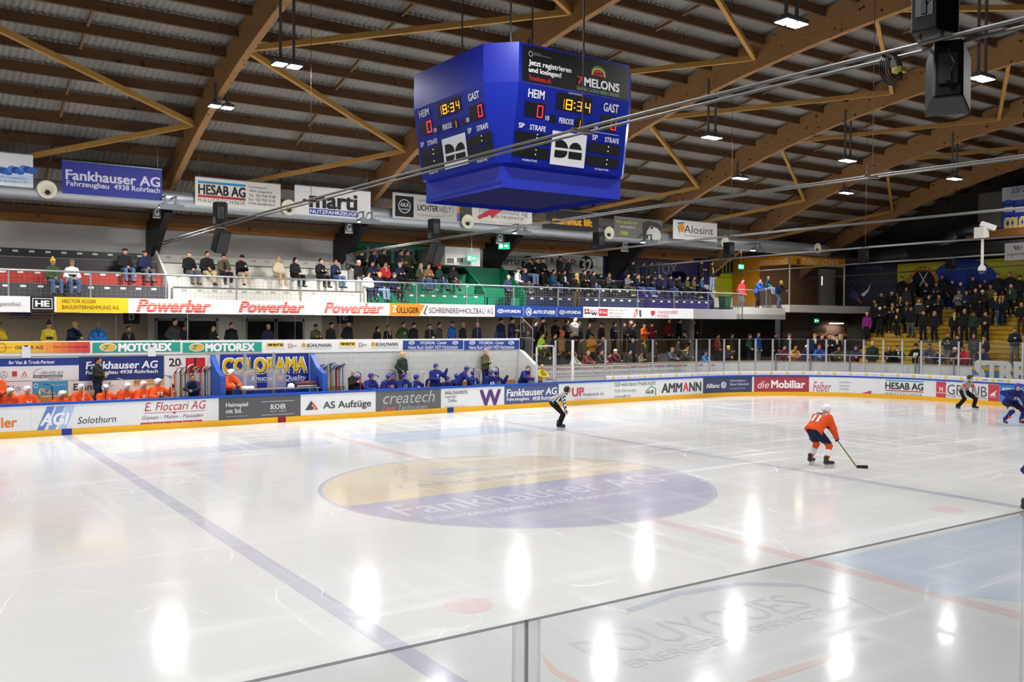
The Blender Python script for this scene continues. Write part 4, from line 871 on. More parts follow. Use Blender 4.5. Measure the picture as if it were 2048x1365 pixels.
for k in range(len(gu)):
    s0 = brd_s(gu[k]); last = k == len(gu)-1
    lab = ['first', 'second (its post is thick and white)'][k] if k < 2 else ORD[k] if k < 20 else ['twenty-first', 'twenty-second', 'twenty-third'][k-20]
    P = brd(s0, 0, -.06)
    t = thing('rink_glass', '%s glass pane along the far boards counted from the bench end' % (lab if k != 1 else 'second, white posted'), 'glass pane', (P[0], P[1], 1.07), 0, 'glass panes on the far boards')
    w = .06 if k == 1 else .045
    q0 = brd(s0-w, 0, -.06); q1 = brd(s0+w, 0, -.06); n0 = brd(s0-w, 0, -.10); n1 = brd(s0+w, 0, -.10)
    b = MB(); b.hexa([(q[0]-P[0], q[1]-P[1], z) for z in (0, 1.88) for q in (q0, q1, n1, n0)]); b.build('post', mat('#e8e8ea', .4) if k == 1 else POST, t)
    if not last:
        s1 = brd_s(gu[k+1]); b = MB(); b2 = MB(); n = max(1, int((s1-s0)/.6))
        for j in range(n):
            a, c = s0+.03+(s1-s0-.06)*j/n, s0+.03+(s1-s0-.06)*(j+1)/n
            r_ = [brd(a, 0, -.07), brd(c, 0, -.07), brd(c, 0, -.082), brd(a, 0, -.082)]
            b.hexa([(q[0]-P[0], q[1]-P[1], z) for z in (0.01, 1.87) for q in r_]); b2.hexa([(q[0]-P[0], q[1]-P[1], z) for z in (1.87, 1.885) for q in r_])
        b.build('pane', GLASS, t); b2.build('top_edge', TOPE, t)
# white framed gate at the bench end
t = thing('gate_frame', 'white framed glass gate beside the yellow jacket official', 'gate', (0, 0, 0)); x0 = on(1072, 720, 1, .12)[0]; x1 = on(1108, 720, 1, .12)[0]; t.location = (x0, .12, 1.07)
b = MB(); b.box(0, .06, -.03, .03, 0, 1.66); b.box(x1-x0-.05, x1-x0, -.03, .03, 0, 1.66); b.box(0, x1-x0, -.03, .03, 1.60, 1.66); b.build('frame', mat('#d8dadc', .4, .3), t)
b = MB(); b.box(.06, x1-x0-.05, -.006, .006, .02, 1.6); b.build('pane', GLASS, t); b = MB(); b.box(x1-x0-.45, x1-x0-.1, -.05, -.02, .12, .15); b.build('latch', BLK, t)
# glass above the bench wall
xs_ = [-9.6]+[on(u, 660, 1, BY+.05)[0] for u in (105, 232, 375, 490, 590, 680, 775, 860, 955, 1041)]
for k in range(len(xs_)-1):
    t = thing('bench_glass', 'clear pane above the bench signs, %s from the left frame edge' % ORD[k], 'glass pane', (xs_[k], BY+.05, 3.03), 0, 'clear panes above the bench signs')
    w = xs_[k+1]-xs_[k]; b = MB(); b.box(.01, w-.01, -.006, .006, 0, .94); b.build('pane', GLASS, t)
    jw = .012 if k in (2, 9) else .004; b = MB(); b.box(w-jw, w+jw, -.01, .01, 0, .95); b.build('joint_strip', mat('#8a8c8e', .4, .4) if k in (2, 9) else EDGE2, t)
t = thing('glass_return', 'clear return pane with cut corner at the bench end', 'glass pane', (11.72, BY+.05, 2.5)); b = MB(); b.prism([(0, 0), (0, 1.48), (-.1, 1.48), (-1.0, .95), (-1.0, -.5)], lambda p: (-.006, p[0], p[1]), lambda p: (.006, p[0], p[1])); fixn(b.build('pane', GLASS, t)); b = MB(); b.bar((0, -.1, 1.48), (0, -1.0, .95), .02, .02); b.bar((0, -1.0, .95), (0, -1.0, -.7), .02, .02); b.bar((0, -1.0, .55), (0, 0, .55), .02, .02); b.build('edge_strip', POST, t)
# near side glass in front of the camera
NX = [-15.9, -13.27, -10.63, -7.99, -5.35]
for k in range(4):
    t = thing('rink_glass', ['near glass pane beyond the left frame edge', 'near glass pane left of the double joint at the bottom', 'near glass pane right of the double joint at the bottom', 'near glass pane at the right frame edge'][k], 'glass pane', (NX[k], -30.55, 1.07), 0, 'glass panes of the near side'); w = 2.64
    b = MB(); b.box(.04, w-.04, -.006, .006, 0, 1.882); b.build('pane', GLASS, t); b = MB(); b.box(.003, w-.003, -.006, .006, 1.882, 1.8845); b.build('top_edge', TOPE, t)
    for q in (.003, w-.041): b = MB(); b.box(q, q+.038, -.0075, .0075, 0, 1.882); b.build('edge_profile', EDGE, t)
    b = MB(); b.box(-.002, .002, -.006, .006, 0, 1.885); b.build('joint_strip', TOPE, t)
# ------------------------------------------------------------------ scoreboard cube
class GP:
    """any plane: origin o, ex to the reader's right, ez upwards"""
    def __init__(s, o, ex, ez):
        s.o = np.array(o, float); s.ex = np.array(ex, float); s.ez = np.array(ez, float); s.n = np.cross(s.ex, s.ez)
    def P(s, a, z, off): return tuple(s.o+s.ex*a+s.ez*z+s.n*off)
    def inv(s, u, v):
        d = CF+CR*(u-1024.0)/FPX-CU*(v-682.5)/FPX; r = np.linalg.solve(np.stack([s.ex, s.ez, -d], 1), CAMP-s.o); return r[0], r[1]
    curved = False
SBX, SBY = .05, -15.25
BLUE = mat('#10249a', .30, .1, .04, 1.5, .5); BLUE2 = mat('#132ab2', .4, 0, .04, 1.5)
cube = thing('scoreboard_cube', 'big blue four sided scoreboard cube hanging over centre ice', 'scoreboard', (SBX, SBY, 6.5))
def octo(a, bb): return [(-bb, -a), (bb, -a), (a, -bb), (a, bb), (bb, a), (-bb, a), (-a, bb), (-a, -bb)]
def loft(b, r0, z0, r1, z1, cap=True):
    n = len(r0); b.add([(x, y, z0) for x, y in r0]+[(x, y, z1) for x, y in r1], [(i, (i+1) % n, (i+1) % n+n, i+n) for i in range(n)]+([tuple(range(n-1, -1, -1)), tuple(range(n, 2*n))] if cap else []))
A1, B1, A2, B2 = 2.0, 1.48, 1.76, 1.50
b = MB(); loft(b, octo(A1, B1), 2.12, octo(A1, B1), 2.92); b.build('upper_body', BLUE, cube)
b = MB(); loft(b, octo(A2, B2), .52, octo(A1, B1), 2.12); b.build('lower_body', BLUE, cube)
b = MB(); sq = [(-1.6, -1.6), (1.6, -1.6), (1.6, 1.6), (-1.6, 1.6)]; loft(b, sq, 0.02, sq, .52, False); b.build('skirt', BLUE2, cube)
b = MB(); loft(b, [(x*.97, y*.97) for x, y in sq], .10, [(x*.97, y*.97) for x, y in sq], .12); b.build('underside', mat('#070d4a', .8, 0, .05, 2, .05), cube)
for x, y in ((-1, -1), (1, -1), (1, 1), (-1, 1)):
    b = MB(); b.tube([(x, y, 2.9), (x, y, 6.9)], .02, 6); b.build('hanger', STEEL, cube)
ti = (A1-A2)/1.6; L_ = math.hypot(1, ti); sh = .006
def face(side):
    """scoreboard face: the digits, captions and boxes, each face a set of parts of the cube"""
    if side == 'near': ex = (1, 0, 0); o1 = (SBX, SBY-A1-sh, 8.62); o2 = (SBX, SBY-A2-sh, 7.02); e2 = (0, -ti/L_, 1/L_)
    else: ex = (0, -1, 0); o1 = (SBX-A1-sh, SBY, 8.62); o2 = (SBX-A2-sh, SBY, 7.02); e2 = (-ti/L_, 0, 1/L_)
    return GP(o1, ex, (0, 0, 1)), GP(o2, ex, e2)
class Face(Sign):
    def __init__(s, pl): s.pl = pl; s.off = 0.0; s.q = 0; s.L = MB(); s.G = MB(); s.lm = []; s.gm = []; s.D = MB(); s.dm = []
    def _k(s, lst, h):
        m = EM[h] if h in EM else ink(h)
        if m not in lst: lst.append(m)
        return lst.index(m)
    def put(s, nm1='lettering', nm2='display_box', lab=None):
        for B, M_, nm in ((s.L, s.lm, nm1), (s.G, s.gm, nm2)):
            if B.v:
                B.v = [(x-SBX, y-SBY, z-6.5) for x, y, z in B.v]; B.build(nm, M_, cube)
EM = {'amber': mat('#ffa62b', .5, 0, 0, 1, .3, 1.6), 'red': mat('#ff2a3c', .5, 0, 0, 1, .3, 1.5), 'dot': mat('#ffffff', .5, 0, 0, 1, .3, 1.0)}
SEG = {'0': 'abcdef', '1': 'bc', '2': 'abged', '3': 'abgcd', '4': 'fgbc', '5': 'afgcd', '6': 'afgedc', '7': 'abc', '8': 'abcdefg', '9': 'abcdfg'}
def seven(F, ch, col, u0, v0, u1, v1):
    um, vm = (u0+u1)/2, (v0+v1)/2; a0, a1 = F.pl.inv(u0, vm)[0], F.pl.inv(u1, vm)[0]; z1, z0 = F.pl.inv(um, v0)[1], F.pl.inv(um, v1)[1]; w = a1-a0; h = z1-z0; th = w*.17
    R = {'a': (0, 1-th/h, 1, 1), 'd': (0, 0, 1, th/h), 'g': (0, .5-th/h/2, 1, .5+th/h/2), 'f': (0, .5, th/w, 1), 'b': (1-th/w, .5, 1, 1), 'e': (0, 0, th/w, .5), 'c': (1-th/w, 0, 1, .5)}
    for s_ in SEG[ch]:
        x0, y0, x1, y1 = R[s_]; g = .012; F.L.add([F.pl.P(a0+w*x, z0+h*y, .012) for x, y in ((x0+g, y0+g), (x1-g, y0+g), (x1-g, y1-g), (x0+g, y1-g))], [(0, 1, 2, 3)], F._k(F.lm, col))
# near face
up1, lo1 = face('near'); F = Face(up1)
F.rw('#101012', -1.40, .03, 1.46, .76).put('lettering', 'advert_panel')
F = Face(up1); F.off = .006
F.t('Jetzt registrieren', '#f0f0f0', 1056.6, 127.5, 1142, 141.5, .024).t('und loslegen!', '#f0f0f0', 1056.6, 140, 1122, 153, .024).t('7melons.ch', '#c83038', 1056.6, 154.5, 1101, 164, .014).e('#c0c0c0', 1061, 108, 4.3, 5.5, .8).t('Hilfe geben.', '#909090', 1067, 106, 1082, 109, 0).t('Spiele deine Verantwortung', '#909090', 1067, 111, 1101, 115, 0)
F.e('#3aa83c', 1196.5, 151, 16, 18.5, .86, .004, 20, 160).e('#d8dc6a', 1196.5, 153, 14, 16.5, 0, .004, 0, 180).e('#c83038', 1196.5, 153, 12, 14, 0, .006, 0, 180).t('7', '#d03440', 1153.5, 153.5, 1165, 169, .03).t('MELONS', '#f4f4f4', 1167.5, 161.5, 1238, 179, .03).t('GRAND CASINO BERN ONLINE', '#8ab08c', 1152.5, 180.5, 1237, 187.5, .0)
for q in (-6, 0, 6): F.e('#1c1010', 1196.5+q, 148, 1.6, 3.2, 0, .009)
F.put('advert_lettering', 'advert_logo')
def boxes(F, lst, col='#0b0b0d'):
    for q in lst: F.r(col, *q, lift=.003)
F = Face(lo1)
boxes(F, [(1112.7, 190, 1183.7, 224), (1049, 205, 1089.5, 234.5), (1100, 230, 1111, 246), (1150.8, 237, 1163.7, 256), (1175.5, 244, 1187.5, 259), (1200.5, 231.5, 1233.5, 263), (1029, 265.5, 1099, 287), (1024.5, 293, 1097.5, 315.5), (1175.5, 288, 1239.5, 308), (1171.5, 314, 1237, 333.5)])
F.r('#e4e6ea', 1101.5, 265.5, 1171, 333, .005)
for a0, z0, hh in ((1112, 279, 0),):
    c = '#0c0c10'
    F.p(c, [(1110.5, 278), (1124, 280.3), (1130, 284), (1134, 290), (1136, 297.5), (1109.7, 294.3)], .008).p(c, [(1137.5, 297.8), (1140, 290.5), (1146, 286), (1154, 286), (1160, 291), (1163.5, 301), ], .008)
    F.p(c, [(1109, 299.5), (1134.5, 302.5), (1133, 309.5), (1128.5, 314.8), (1121, 316), (1107.5, 314.2)], .008).p(c, [(1137, 303), (1163.3, 306.5), (1162, 321), (1135.5, 317.5)], .008)
for u0, v0, u1, v1, c, dd in ((1123, 197.5, 1128, 217.5, '1', 0), (1131, 199, 1144, 220.5, '8', 0), (1153.5, 203.5, 1163, 223, '3', 0), (1169.5, 206, 1180, 226, '4', 0)): seven(F, c, 'amber', u0, v0, u1, v1)
for v in (205, 215): F.r('amber', 1147, v, 1149.5, v+2.6, .012)
seven(F, '0', 'red', 1073.5, 211, 1085.5, 236); seven(F, '1', 'amber', 1155.5, 240.5, 1160, 254.5); seven(F, '0', 'red', 1221, 237, 1232, 261)
for u, v in ((1074, 269.5), (1073, 276), (1071, 300), (1070, 309), (1216, 294), (1215, 303), (1213, 320), (1212, 329)): F.r('dot', u-.8, v-1, u+.8, v+1, .012)
Wt = '#e6e8f0'
for s_, q in (('HEIM', (1056, 179.5, 1089, 197)), ('GAST', (1206.5, 207.5, 1237, 225)), ('10', (1090.5, 231.5, 1098, 241.5)), ('PERIODE', (1117.6, 237, 1147, 248.5)), ('10', (1188, 247, 1195, 257)), ('SP', (1036.7, 245.5, 1048.7, 256)), ('STRAFE', (1059, 251, 1091.5, 262)), ('SP', (1184, 269.5, 1195, 280.5)), ('STRAFE', (1209, 276, 1237.5, 286.5)), ('MOBATIME', (1044, 319, 1074, 323.5)), ('MOBATIME', (1189, 337.5, 1216.5, 341.5)), ('DAKTRONICS', (1137, 186.5, 1163, 190))): F.t(s_, Wt, *q, bold=.02 if len(s_) < 8 else .005)
F.r(Wt, 1185, 267, 1237, 267.8, .004); F.put('digits_and_captions', 'display_boxes')
# left face
up2, lo2 = face('left'); F = Face(lo2)
boxes(F, [(873.5, 199, 922.6, 229.5), (840.5, 242, 864.5, 269.5), (873, 250, 882, 264), (906, 237.5, 916.5, 258), (924, 236, 932.5, 250), (938.5, 208.5, 968, 240), (841.5, 294, 885, 317.5), (844, 319, 887.5, 343), (933.5, 269, 985.5, 291), (937, 294, 989, 317)])
F.r('#e4e6ea', 886.5, 271, 935, 334.5, .005); c = '#0c0c10'
F.p(c, [(890.5, 290), (899, 288), (905, 290.5), (909, 296.5), (910, 303.5), (891.5, 308.5)], .008).p(c, [(911, 303.5), (912.5, 295), (917, 287), (923, 284), (928, 288), (931.5, 298)], .008).p(c, [(892.5, 313.5), (910.5, 308.5), (910, 316), (906.5, 322), (894, 326)], .008).p(c, [(912, 308), (931.5, 303), (933, 316), (913, 321)], .008)
for u0, v0, u1, v1, c in ((880, 212, 883.5, 231, '1'), (886, 209, 894.5, 228.5, '8'), (901.5, 205.5, 909, 224, '3'), (913, 201.5, 919.5, 219.5, '4')): seven(F, c, 'amber', u0, v0, u1, v1)
for v in (212, 221): F.r('amber', 897, v, 899, v+2.6, .012)
seven(F, '0', 'red', 854.5, 241.5, 864, 266); seven(F, '1', 'amber', 910, 242, 913.5, 255.5); seven(F, '0', 'red', 956.5, 209, 965.5, 234.5)
for u, v in ((867.5, 299), (868, 308), (869.5, 322), (870, 332), (964, 272), (965, 281.5)): F.r('dot', u-.7, v-1, u+.7, v+1, .012)
for s_, q in (('HEIM', (838.6, 219, 859, 233.5)), ('GAST', (936.5, 184.5, 959.4, 200)), ('10', (868, 256, 874, 265)), ('PERIODE', (885.5, 247, 904.7, 258.5)), ('10', (933.3, 235, 939, 245)), ('SP', (841.6, 284.5, 849, 294)), ('STRAFE', (855, 279, 875.5, 289.5)), ('SP', (936, 256, 944, 267)), ('STRAFE', (954, 248.5, 977.5, 260)), ('MOBATIME', (859, 342.5, 877, 347.5)), ('MOBATIME', (954.5, 318.5, 975.6, 324))): F.t(s_, Wt, *q, bold=.02 if len(s_) < 8 else .005)
F.put('digits_and_captions', 'display_boxes')
# ------------------------------------------------------------------ cables over the ice with speakers
CAB = metal('#6c6c6a', .6)
def speaker(label, P, rz, tilt, up=True, sc=1.0):
    t = thing('loudspeaker', label, 'loudspeaker', P, rz, 'loudspeakers on the cables'); t.rotation_euler = (tilt, 0, rz)
    w, h, d_ = .24*sc, .37*sc, .2*sc
    b = MB(); b.hexa([(-w, -d_, -h), (w, -d_, -h), (w*.62, d_, -h), (-w*.62, d_, -h), (-w, -d_, h), (w, -d_, h), (w*.62, d_, h), (-w*.62, d_, h)]); o = b.build('cabinet', mat('#0b0b0d', .45, 0, .1, 3, .3), t)
    bv = o.modifiers.new('bevel', 'BEVEL'); bv.width = .025; bv.segments = 2
    b = MB(); b.box(-w*.88, w*.88, -d_-.012, -d_+.002, -h*.9, h*.9); b.build('grille', DKG, t)
    b = MB(); b.box(-w*.4, w*.4, d_-.004, d_+.012, -h*.55, h*.5); pn = b.build('connector_plate', mat('#3c3d42', .35, .3), t)
    b = MB(); b.box(-w*.12, w*.12, d_+.010, d_+.03, -h*.5, -h*.1); b.tube([(-w*.1, d_+.03, -h*.2), (-w*.25, d_+.09, .0), (0, d_+.05, h*.55)], .008, 6); b.build('plug', mat('#22242c', .4), pn)
    b = MB(); s_ = -1 if up else 1; b.bar((-w*.5, 0, s_*h), (-w*.5, 0, s_*(h+.08)), .02, .03); b.bar((w*.5, 0, s_*h), (w*.5, 0, s_*(h+.08)), .02, .03); b.bar((-w*.5, 0, s_*(h+.07)), (w*.5, 0, s_*(h+.07)), .03, .02); b.build('bracket', STEEL, t)
for i in range(0, 6):
    x = AX0+i*ADX; nm = ['from the left arch', 'from the arch behind the scoreboard', 'from the arch right of the scoreboard', 'from the second arch right of the scoreboard', 'from the third arch right of the scoreboard', 'from the far right arch'][i]
    def cp(y, dx=0, dz=0): return (x+.05-(y-5)*.030+dx, y, 6.72+.16*math.sin((5-y)/38*PI)-(y-5)*.004+dz)
    t = thing('cable_run', 'pair of steel cables across the rink '+nm, 'cables', (0, 0, 0))
    for dx, dz in ((-.14, 0), (.14, .0)): b = MB(); b.tube([cp(y, dx, dz) for y in np.linspace(5.2, -33, 14)], .022, 6); b.build('cable', CAB, t)
    b = MB(); b.tube([cp(y, .02, .03+.01*math.sin(y*3)) for y in np.linspace(4.5, -30, 40)], .014, 5); b.build('power_lead', BLK, t)
    for y in ((-9.5, -20.5) if i < 4 else (-14.5,)):
        b = MB(); q = cp(y); b.box(q[0]-.22, q[0]+.22, y-.04, y+.04, q[2]-.03, q[2]+.03); b.tube([q, (q[0], y, arch_z(y)+.2)], .008, 5); b.build('spreader', mat('#5a4034', .5), t)
    q = cp(-2.3 if i < 4 else -4.0)
    speaker('black loudspeaker standing on the cables '+nm, (q[0], q[1], q[2]+.42), PI*.92, 0)
    if i < 2: speaker('black loudspeaker hanging tilted below the cables '+nm, (q[0]-.05, q[1]-.1, q[2]-.5), .35, .35, False)
    if i == 0:
        q = cp(-26.75); speaker('large black loudspeaker hanging tilted at the upper right, its back to us', (q[0]+.05, q[1], q[2]-.40), 2.1, .35, False, 1.0)
        speaker('black loudspeaker cut off by the top right frame edge', (q[0]-.05, q[1]+.15, q[2]+.47), 1.75, .0, True, 1.0)
        o = thing('cable_coil', 'coil of black cable tied beside the upper right loudspeakers', 'cable coil', cp(-26.1, 0, -.16)); b = MB()
        for r_ in range(5): b.tube([((.13+.014*r_)*math.cos(a)*1.0, .02*r_-.04, (.14+.012*r_)*math.sin(a)) for a in np.linspace(0, 2*PI, 19)], .011, 5)
        b.build('loops', BLK, o); b = MB(); b.box(.08, .2, -.06, .06, -.03, .03); b.build('tape', mat('#c8bc5a', .6), o)
    if i == 3:
        P = on(1962, 480, 0, x+.6); P[1] = P[1]; q = cp(P[1])
        t2 = thing('camera_unit', 'white surveillance camera unit with dome on the cables at right', 'camera', (q[0], q[1], q[2])); WH = mat('#e4e2d6', .45)
        b = MB(); b.box(-.2, .2, -.18, .18, .02, .42); b.build('junction_box', WH, t2)
        b = MB(); b.bar((-.05, 0, .56), (.3, -.35, .38), .2, .18); b.bar((0, 0, .4), (0, 0, .5), .08, .08); b.build('camera_housing', mat('#e8e6e6', .4), t2)
        b = MB(); b.tube([(.08, 0, .02), (.08, 0, -.98)], .05, 10); b.build('drop_pipe', WH, t2)
        dm_ = MB().lathe([(.05, -.95), (.13, -1.06), (.14, -1.16), (.12, -1.18)], (.08, 0, 0), (0, 0, 1), 18).build('dome_mount', WH, t2, True); MB().lathe([(.12, -1.18), (.115, -1.24), (.07, -1.29), (0, -1.30)], (.08, 0, 0), (0, 0, 1), 18).build('dome', mat('#3a3a3e', .1), dm_, True)
# ------------------------------------------------------------------ exit signs, lamps in the passage
GRN = mat('#12a878', .5, 0, 0, 1, .3, .55); WHE = mat('#f4fff8', .5, 0, 0, 1, .3, 1.0)
def exit_sign(label, P, w, h, rz=0.0, up=.35):
    t = thing('exit_sign', label, 'exit sign', P, rz, 'green exit signs'); b = MB(); b.box(-w/2, w/2, -.03, .03, -h/2, h/2); b.build('light_box', GRN, t)
    b = MB(); b.box(-w*.40, -w*.12, -.04, -.03, -h*.3, h*.3); b.add([(w*.02, -.041, -h*.1), (w*.2, -.041, -h*.1), (w*.2, -.041, -h*.25), (w*.38, -.041, 0), (w*.2, -.041, h*.25), (w*.2, -.041, h*.1), (w*.02, -.041, h*.1)], [tuple(range(7))]); b.build('pictogram', WHE, t)
    b = MB(); b.bar((0, 0, h/2), (0, 0, h/2+up), .02, .02); b.build('hanger', STEEL, t)
exit_sign('green exit sign tilted on the column left of the dark seats', on(1008, 492, 1, 3.0), .55, .32, -.9, 1.3)
exit_sign('green exit sign hanging before the grey box unit', on(943, 517, 1, 3.3), .52, .28, 0, 1.6)
exit_sign('green exit sign hanging left of the glazed lounge', on(1482, 534, 1, 3.0), .42, .26, 0, 1.9)
exit_sign('green exit sign under the lounge beside the lit door', on(1633, 642, 1, 3.4), .44, .27)
exit_sign('small green exit sign right of the lit door', on(1706, 647, 1, 3.6), .3, .18)
P = on(1672, 646.5, 1, 3.7); t = thing('tube_lamp', 'lit fluorescent tube lamp above the passage door', 'lamp', P); b = MB(); b.box(-.75, .75, -.05, .05, .0, .06); b.build('housing', STEEL, t); b = MB(); b.tube([(-.7, -.03, -.02), (.7, -.03, -.02)], .035, 8); b.build('tube', mat('#ffe6d8', .5, 0, 0, 1, .3, 7.0), t)
l2 = bpy.data.lights.new('tube_light', 'AREA'); l2.shape = 'RECTANGLE'; l2.size = 1.4; l2.size_y = .08; l2.energy = 25; l2.color = (1, .85, .75); lo = link('tube_lamp_light', l2, t); lo.location = (0, -.05, -.08)
d = struct(link('door_9', None), 'pale passage door below the fluorescent tube'); P = on(1660, 720, 1, 3.95); d.location = (P[0], 3.94, .9); b = MB(); b.box(0, .95, 0, .05, 0, 2.1); b.build('leaf', mat('#c4a89a', .6), d); b = MB(); b.box(-.1, 0, -.03, .05, 0, 2.2); b.box(.95, 1.25, -.03, .05, 0, 2.2); b.build('frame', mat('#cbb4a4', .6), d)
for k, (u0, u1) in enumerate(((1624, 1652), (1688, 1715))):
    a, c = on(u0, 655, 1, 3.95), on(u1, 690, 1, 3.95); w = struct(link(f'window_{k+1}', None), 'dim window beside the passage door'); b = MB(); b.box(a[0], c[0], 3.93, 3.99, c[2], a[2]); b.build('pane', mat('#4a3424', .4), w); b = MB(); b.box(a[0], c[0], 3.90, 3.94, c[2]+.55, c[2]+.75); b.build('shelf', mat('#a06a30', .6), w)
# ------------------------------------------------------------------ glazed lounge at the right end
LY = 2.0; X0 = 31.05; X1 = 36.2
b = MB(); b.box(26.7, 31.1, LY+.3, 6.3, 4.28, 4.66); b.box(31.1, 39, LY, 6.3, 4.43, 4.86); struct(b.build('floor_lounge', mat('#bdbab2', .7, 0, .06, 1)), 'pale concrete slab under the glazed lounge')
b = MB(); b.box(26.7, 31.1, LY+.28, LY+.3, 4.0, 4.28); struct(b.build('trim_2', mat('#8f8d88', .7)))
ORG = mat('#b0740f', .5, 0, .05, 1)
t = thing('lounge_glazing', 'glazed lounge front with orange Energy Lounge band', 'glazed lounge', (X0, LY, 4.86)); b = MB(); b.box(0, X1-X0, -.02, .03, 2.32, 2.84); bd = b.build('sign_band', ORG, t)
s = Face(YP(LY-.025)); s.L = MB(); s.t('ENERGY LOUNGE', '#e6d2a8', 1605, 519, 1677, 530.5, -.004).t('a', '#4a3a20', 1593, 518, 1600, 529, .03); s.L.v = [(x-X0, y-LY, z-4.86) for x, y, z in s.L.v]; s.L.build('lettering', s.lm, t)
b = MB(); b.box(.05, X1-X0-.05, 0, .015, 0.0, 2.32); b.build('pane', GLASS, t)
for q in (0, X1-X0-.05): b = MB(); b.box(q, q+.05, -.03, .04, 0, 2.84); b.build('post', mat('#b4b8ba', .4, .5), t)
t = thing('lounge_partition', 'side wall of the lounge behind the leaning spectators, orange with glass', 'glazed lounge', (X0, LY, 4.86)); b = MB(); b.box(-.03, .02, .05, 4.25, 2.32, 2.84); b.box(-.02, .02, 2.2, 4.25, 0, 2.32); b.build('orange_panel', ORG, t); b = MB(); b.box(-.006, .006, .05, 2.2, 0, 2.32); b.build('pane', GLASS, t)
s = Face(XP(X0-.035)); s.t('a ENERGY LOUNGE', '#d8bc84', 1516, 520, 1575, 530, -.004); s.L.v = [(x-X0, y-LY, z-4.86) for x, y, z in s.L.v]; s.L.build('lettering', s.lm, t)
b = MB(); b.box(X0+.05, 39, 6.0, 6.28, 4.86, 7.7); struct(b.build('wall_lounge', mat('#6a4a30', .8)), 'brown rear wall inside the lounge')
b = MB(); b.box(X0, 39.2, LY, 6.3, 7.7, 7.8); struct(b.build('ceiling_lounge', mat('#4a3a2a', .8)))
t = thing('pendant_lamp', 'slim lit pendant lamp inside the lounge', 'lamp', on(1644, 562, 1, 4.0)); b = MB(); b.tube([(0, 0, -.28), (0, 0, .28)], .03, 8); b.build('tube', mat('#f0f4ff', .5, 0, 0, 1, .3, 2.0), t); b = MB(); b.tube([(0, 0, .28), (0, 0, 1.4)], .008, 5); b.build('wire', BLK, t)
# balcony rail and bar table left of the lounge
t = thing('guard_rail', 'short guard rail on the balcony left of the lounge', 'guard rail', (27.2, LY+.35, 4.66)); b = MB(); b.tube([(0, 0, .98), (2.3, 0, .98)], .03, 8); b.build('top_rail', GAL, t)
for q in (0, 2.3): b = MB(); b.box(q-.025, q+.025, -.025, .025, 0, .98); b.build('post', GAL, t)
P = on(1530, 576, 1, LY+.9); t = thing('bar_table', 'high bar table on the balcony with a child sitting on it', 'table', (P[0], LY+.9, 4.66)); b = MB(); b.box(-.55, .55, -.3, .3, 1.05, 1.09); b.build('tabletop', mat('#8a7a66', .5), t)
for q in (-.45, .45): b = MB(); b.box(q-.02, q+.02, -.02, .02, 0, 1.05); b.build('leg', GAL, t)
# ------------------------------------------------------------------ end wall: mural, duct, hanging signs
EP = XP(39.2)
m1 = Sign('wall_mural', 'dark navy wall picture of fans and a hockey player beside the lounge', 'mural', EP, 1692, 1794, 519, 614, bg='#0e1533', thick=.01)
m1.p('#d8d8e0', [(1722, 590), (1736, 578), (1742, 566), (1738, 582), (1728, 594)]).p('#2a3c8a', [(1700, 588), (1712, 582), (1718, 590), (1712, 600), (1702, 596)]).p('#8a5a34', [(1714, 592), (1724, 606), (1722, 608), (1711, 596)]).t('LEGION UND FANS 7 KL', '#5a78b8', 1712, 532, 1766, 539, 0)
for q in range(16): m1.e('#3a4460', 1698+(q*53) % 92, 552+(q*29) % 44, 2.2, 2.4)
m1.r('#1c4a80', 1692, 519, 1794, 527, .003).done()
m2 = Sign('wall_mural', 'yellow and blue wall painting with round crossed sticks club emblem', 'mural', EP, 1795, 2140, 519, 626, bg='#b0a81c', thick=.01)
m2.e('#1b3a92', 1925, 580, 78, 62, 0, .004).e('#c08a24', 1846, 566, 31, 34, 0, .006).e('#14182c', 1846, 568, 25, 28, 0, .008)
for k, ch in enumerate('LANGENTHAL'):
    th = math.radians(168-k*17.3); m2.t(ch, '#2c2010', 1846+28.5*math.cos(th)-2, 566-31*math.sin(th)-2.4, 1846+28.5*math.cos(th)+2, 566-31*math.sin(th)+2.4, .02, 0, 1, .012)
m2.p('#b8b4a8', [(1838, 546), (1840, 545), (1855, 572), (1853, 573)], .012).p('#b8b4a8', [(1854, 545), (1856, 546), (1841, 574), (1838, 573)], .012).done()
b = MB(); b.tube([(38.4, y, 7.95) for y in (2.0, 0, -1.5)]+[(38.6, -2.6, 8.1), (38.8, -3.2, 8.6), (38.9, -3.4, 9.1)], .42, 18); b.tube([(38.4, -1.0, 7.95), (38.4, -16, 7.95)], .42, 18); b.tube([(38.9, -3.4, 9.05), (38.9, -4.2, 9.15), (38.9, -5.2, 9.15)], .36, 18); tag(b.build('ventilation_duct', mat('#4a4c50', .4, .7, .1, 2), None, True), 'dark round duct with bend along the end wall', 'ventilation duct')
bx = on(1957, 388, 0, 38.9); bz = on(1957, 459, 0, 38.9); by = on(2004, 420, 0, 38.9)
b = MB(); b.box(38.9, 40.5, by[1]-.02, bx[1], bz[2], bx[2]); tag(b.build('plant_cabinet', mat('#56544f', .7)), 'plain grey box unit beside the end wall signs', 'plant cabinet')
b = MB(); b.box(38.8, 39.2, -30, on(1930, 470, 0, 38.8)[1], on(1960, 481, 0, 38.8)[2], on(1960, 461, 0, 38.8)[2]); struct(b.build('beam_end_wall', wood('end_beam', '#7a4c24', '#8f5e30')), 'timber beam below the end wall signs')
ep = XP(38.85)
s = Sign('end_wall_sign', 'white sign with blue lettering at the top of the end wall signs', 'advertising sign', ep, 2005, 2110, 370, 398, bg='#c4c8cc'); s.t('aarau', '#2c4a94', 2023, 374, 2062, 385, .0, .2).t('Personal', '#8a90a0', 2024, 388, 2058, 393, 0).done()
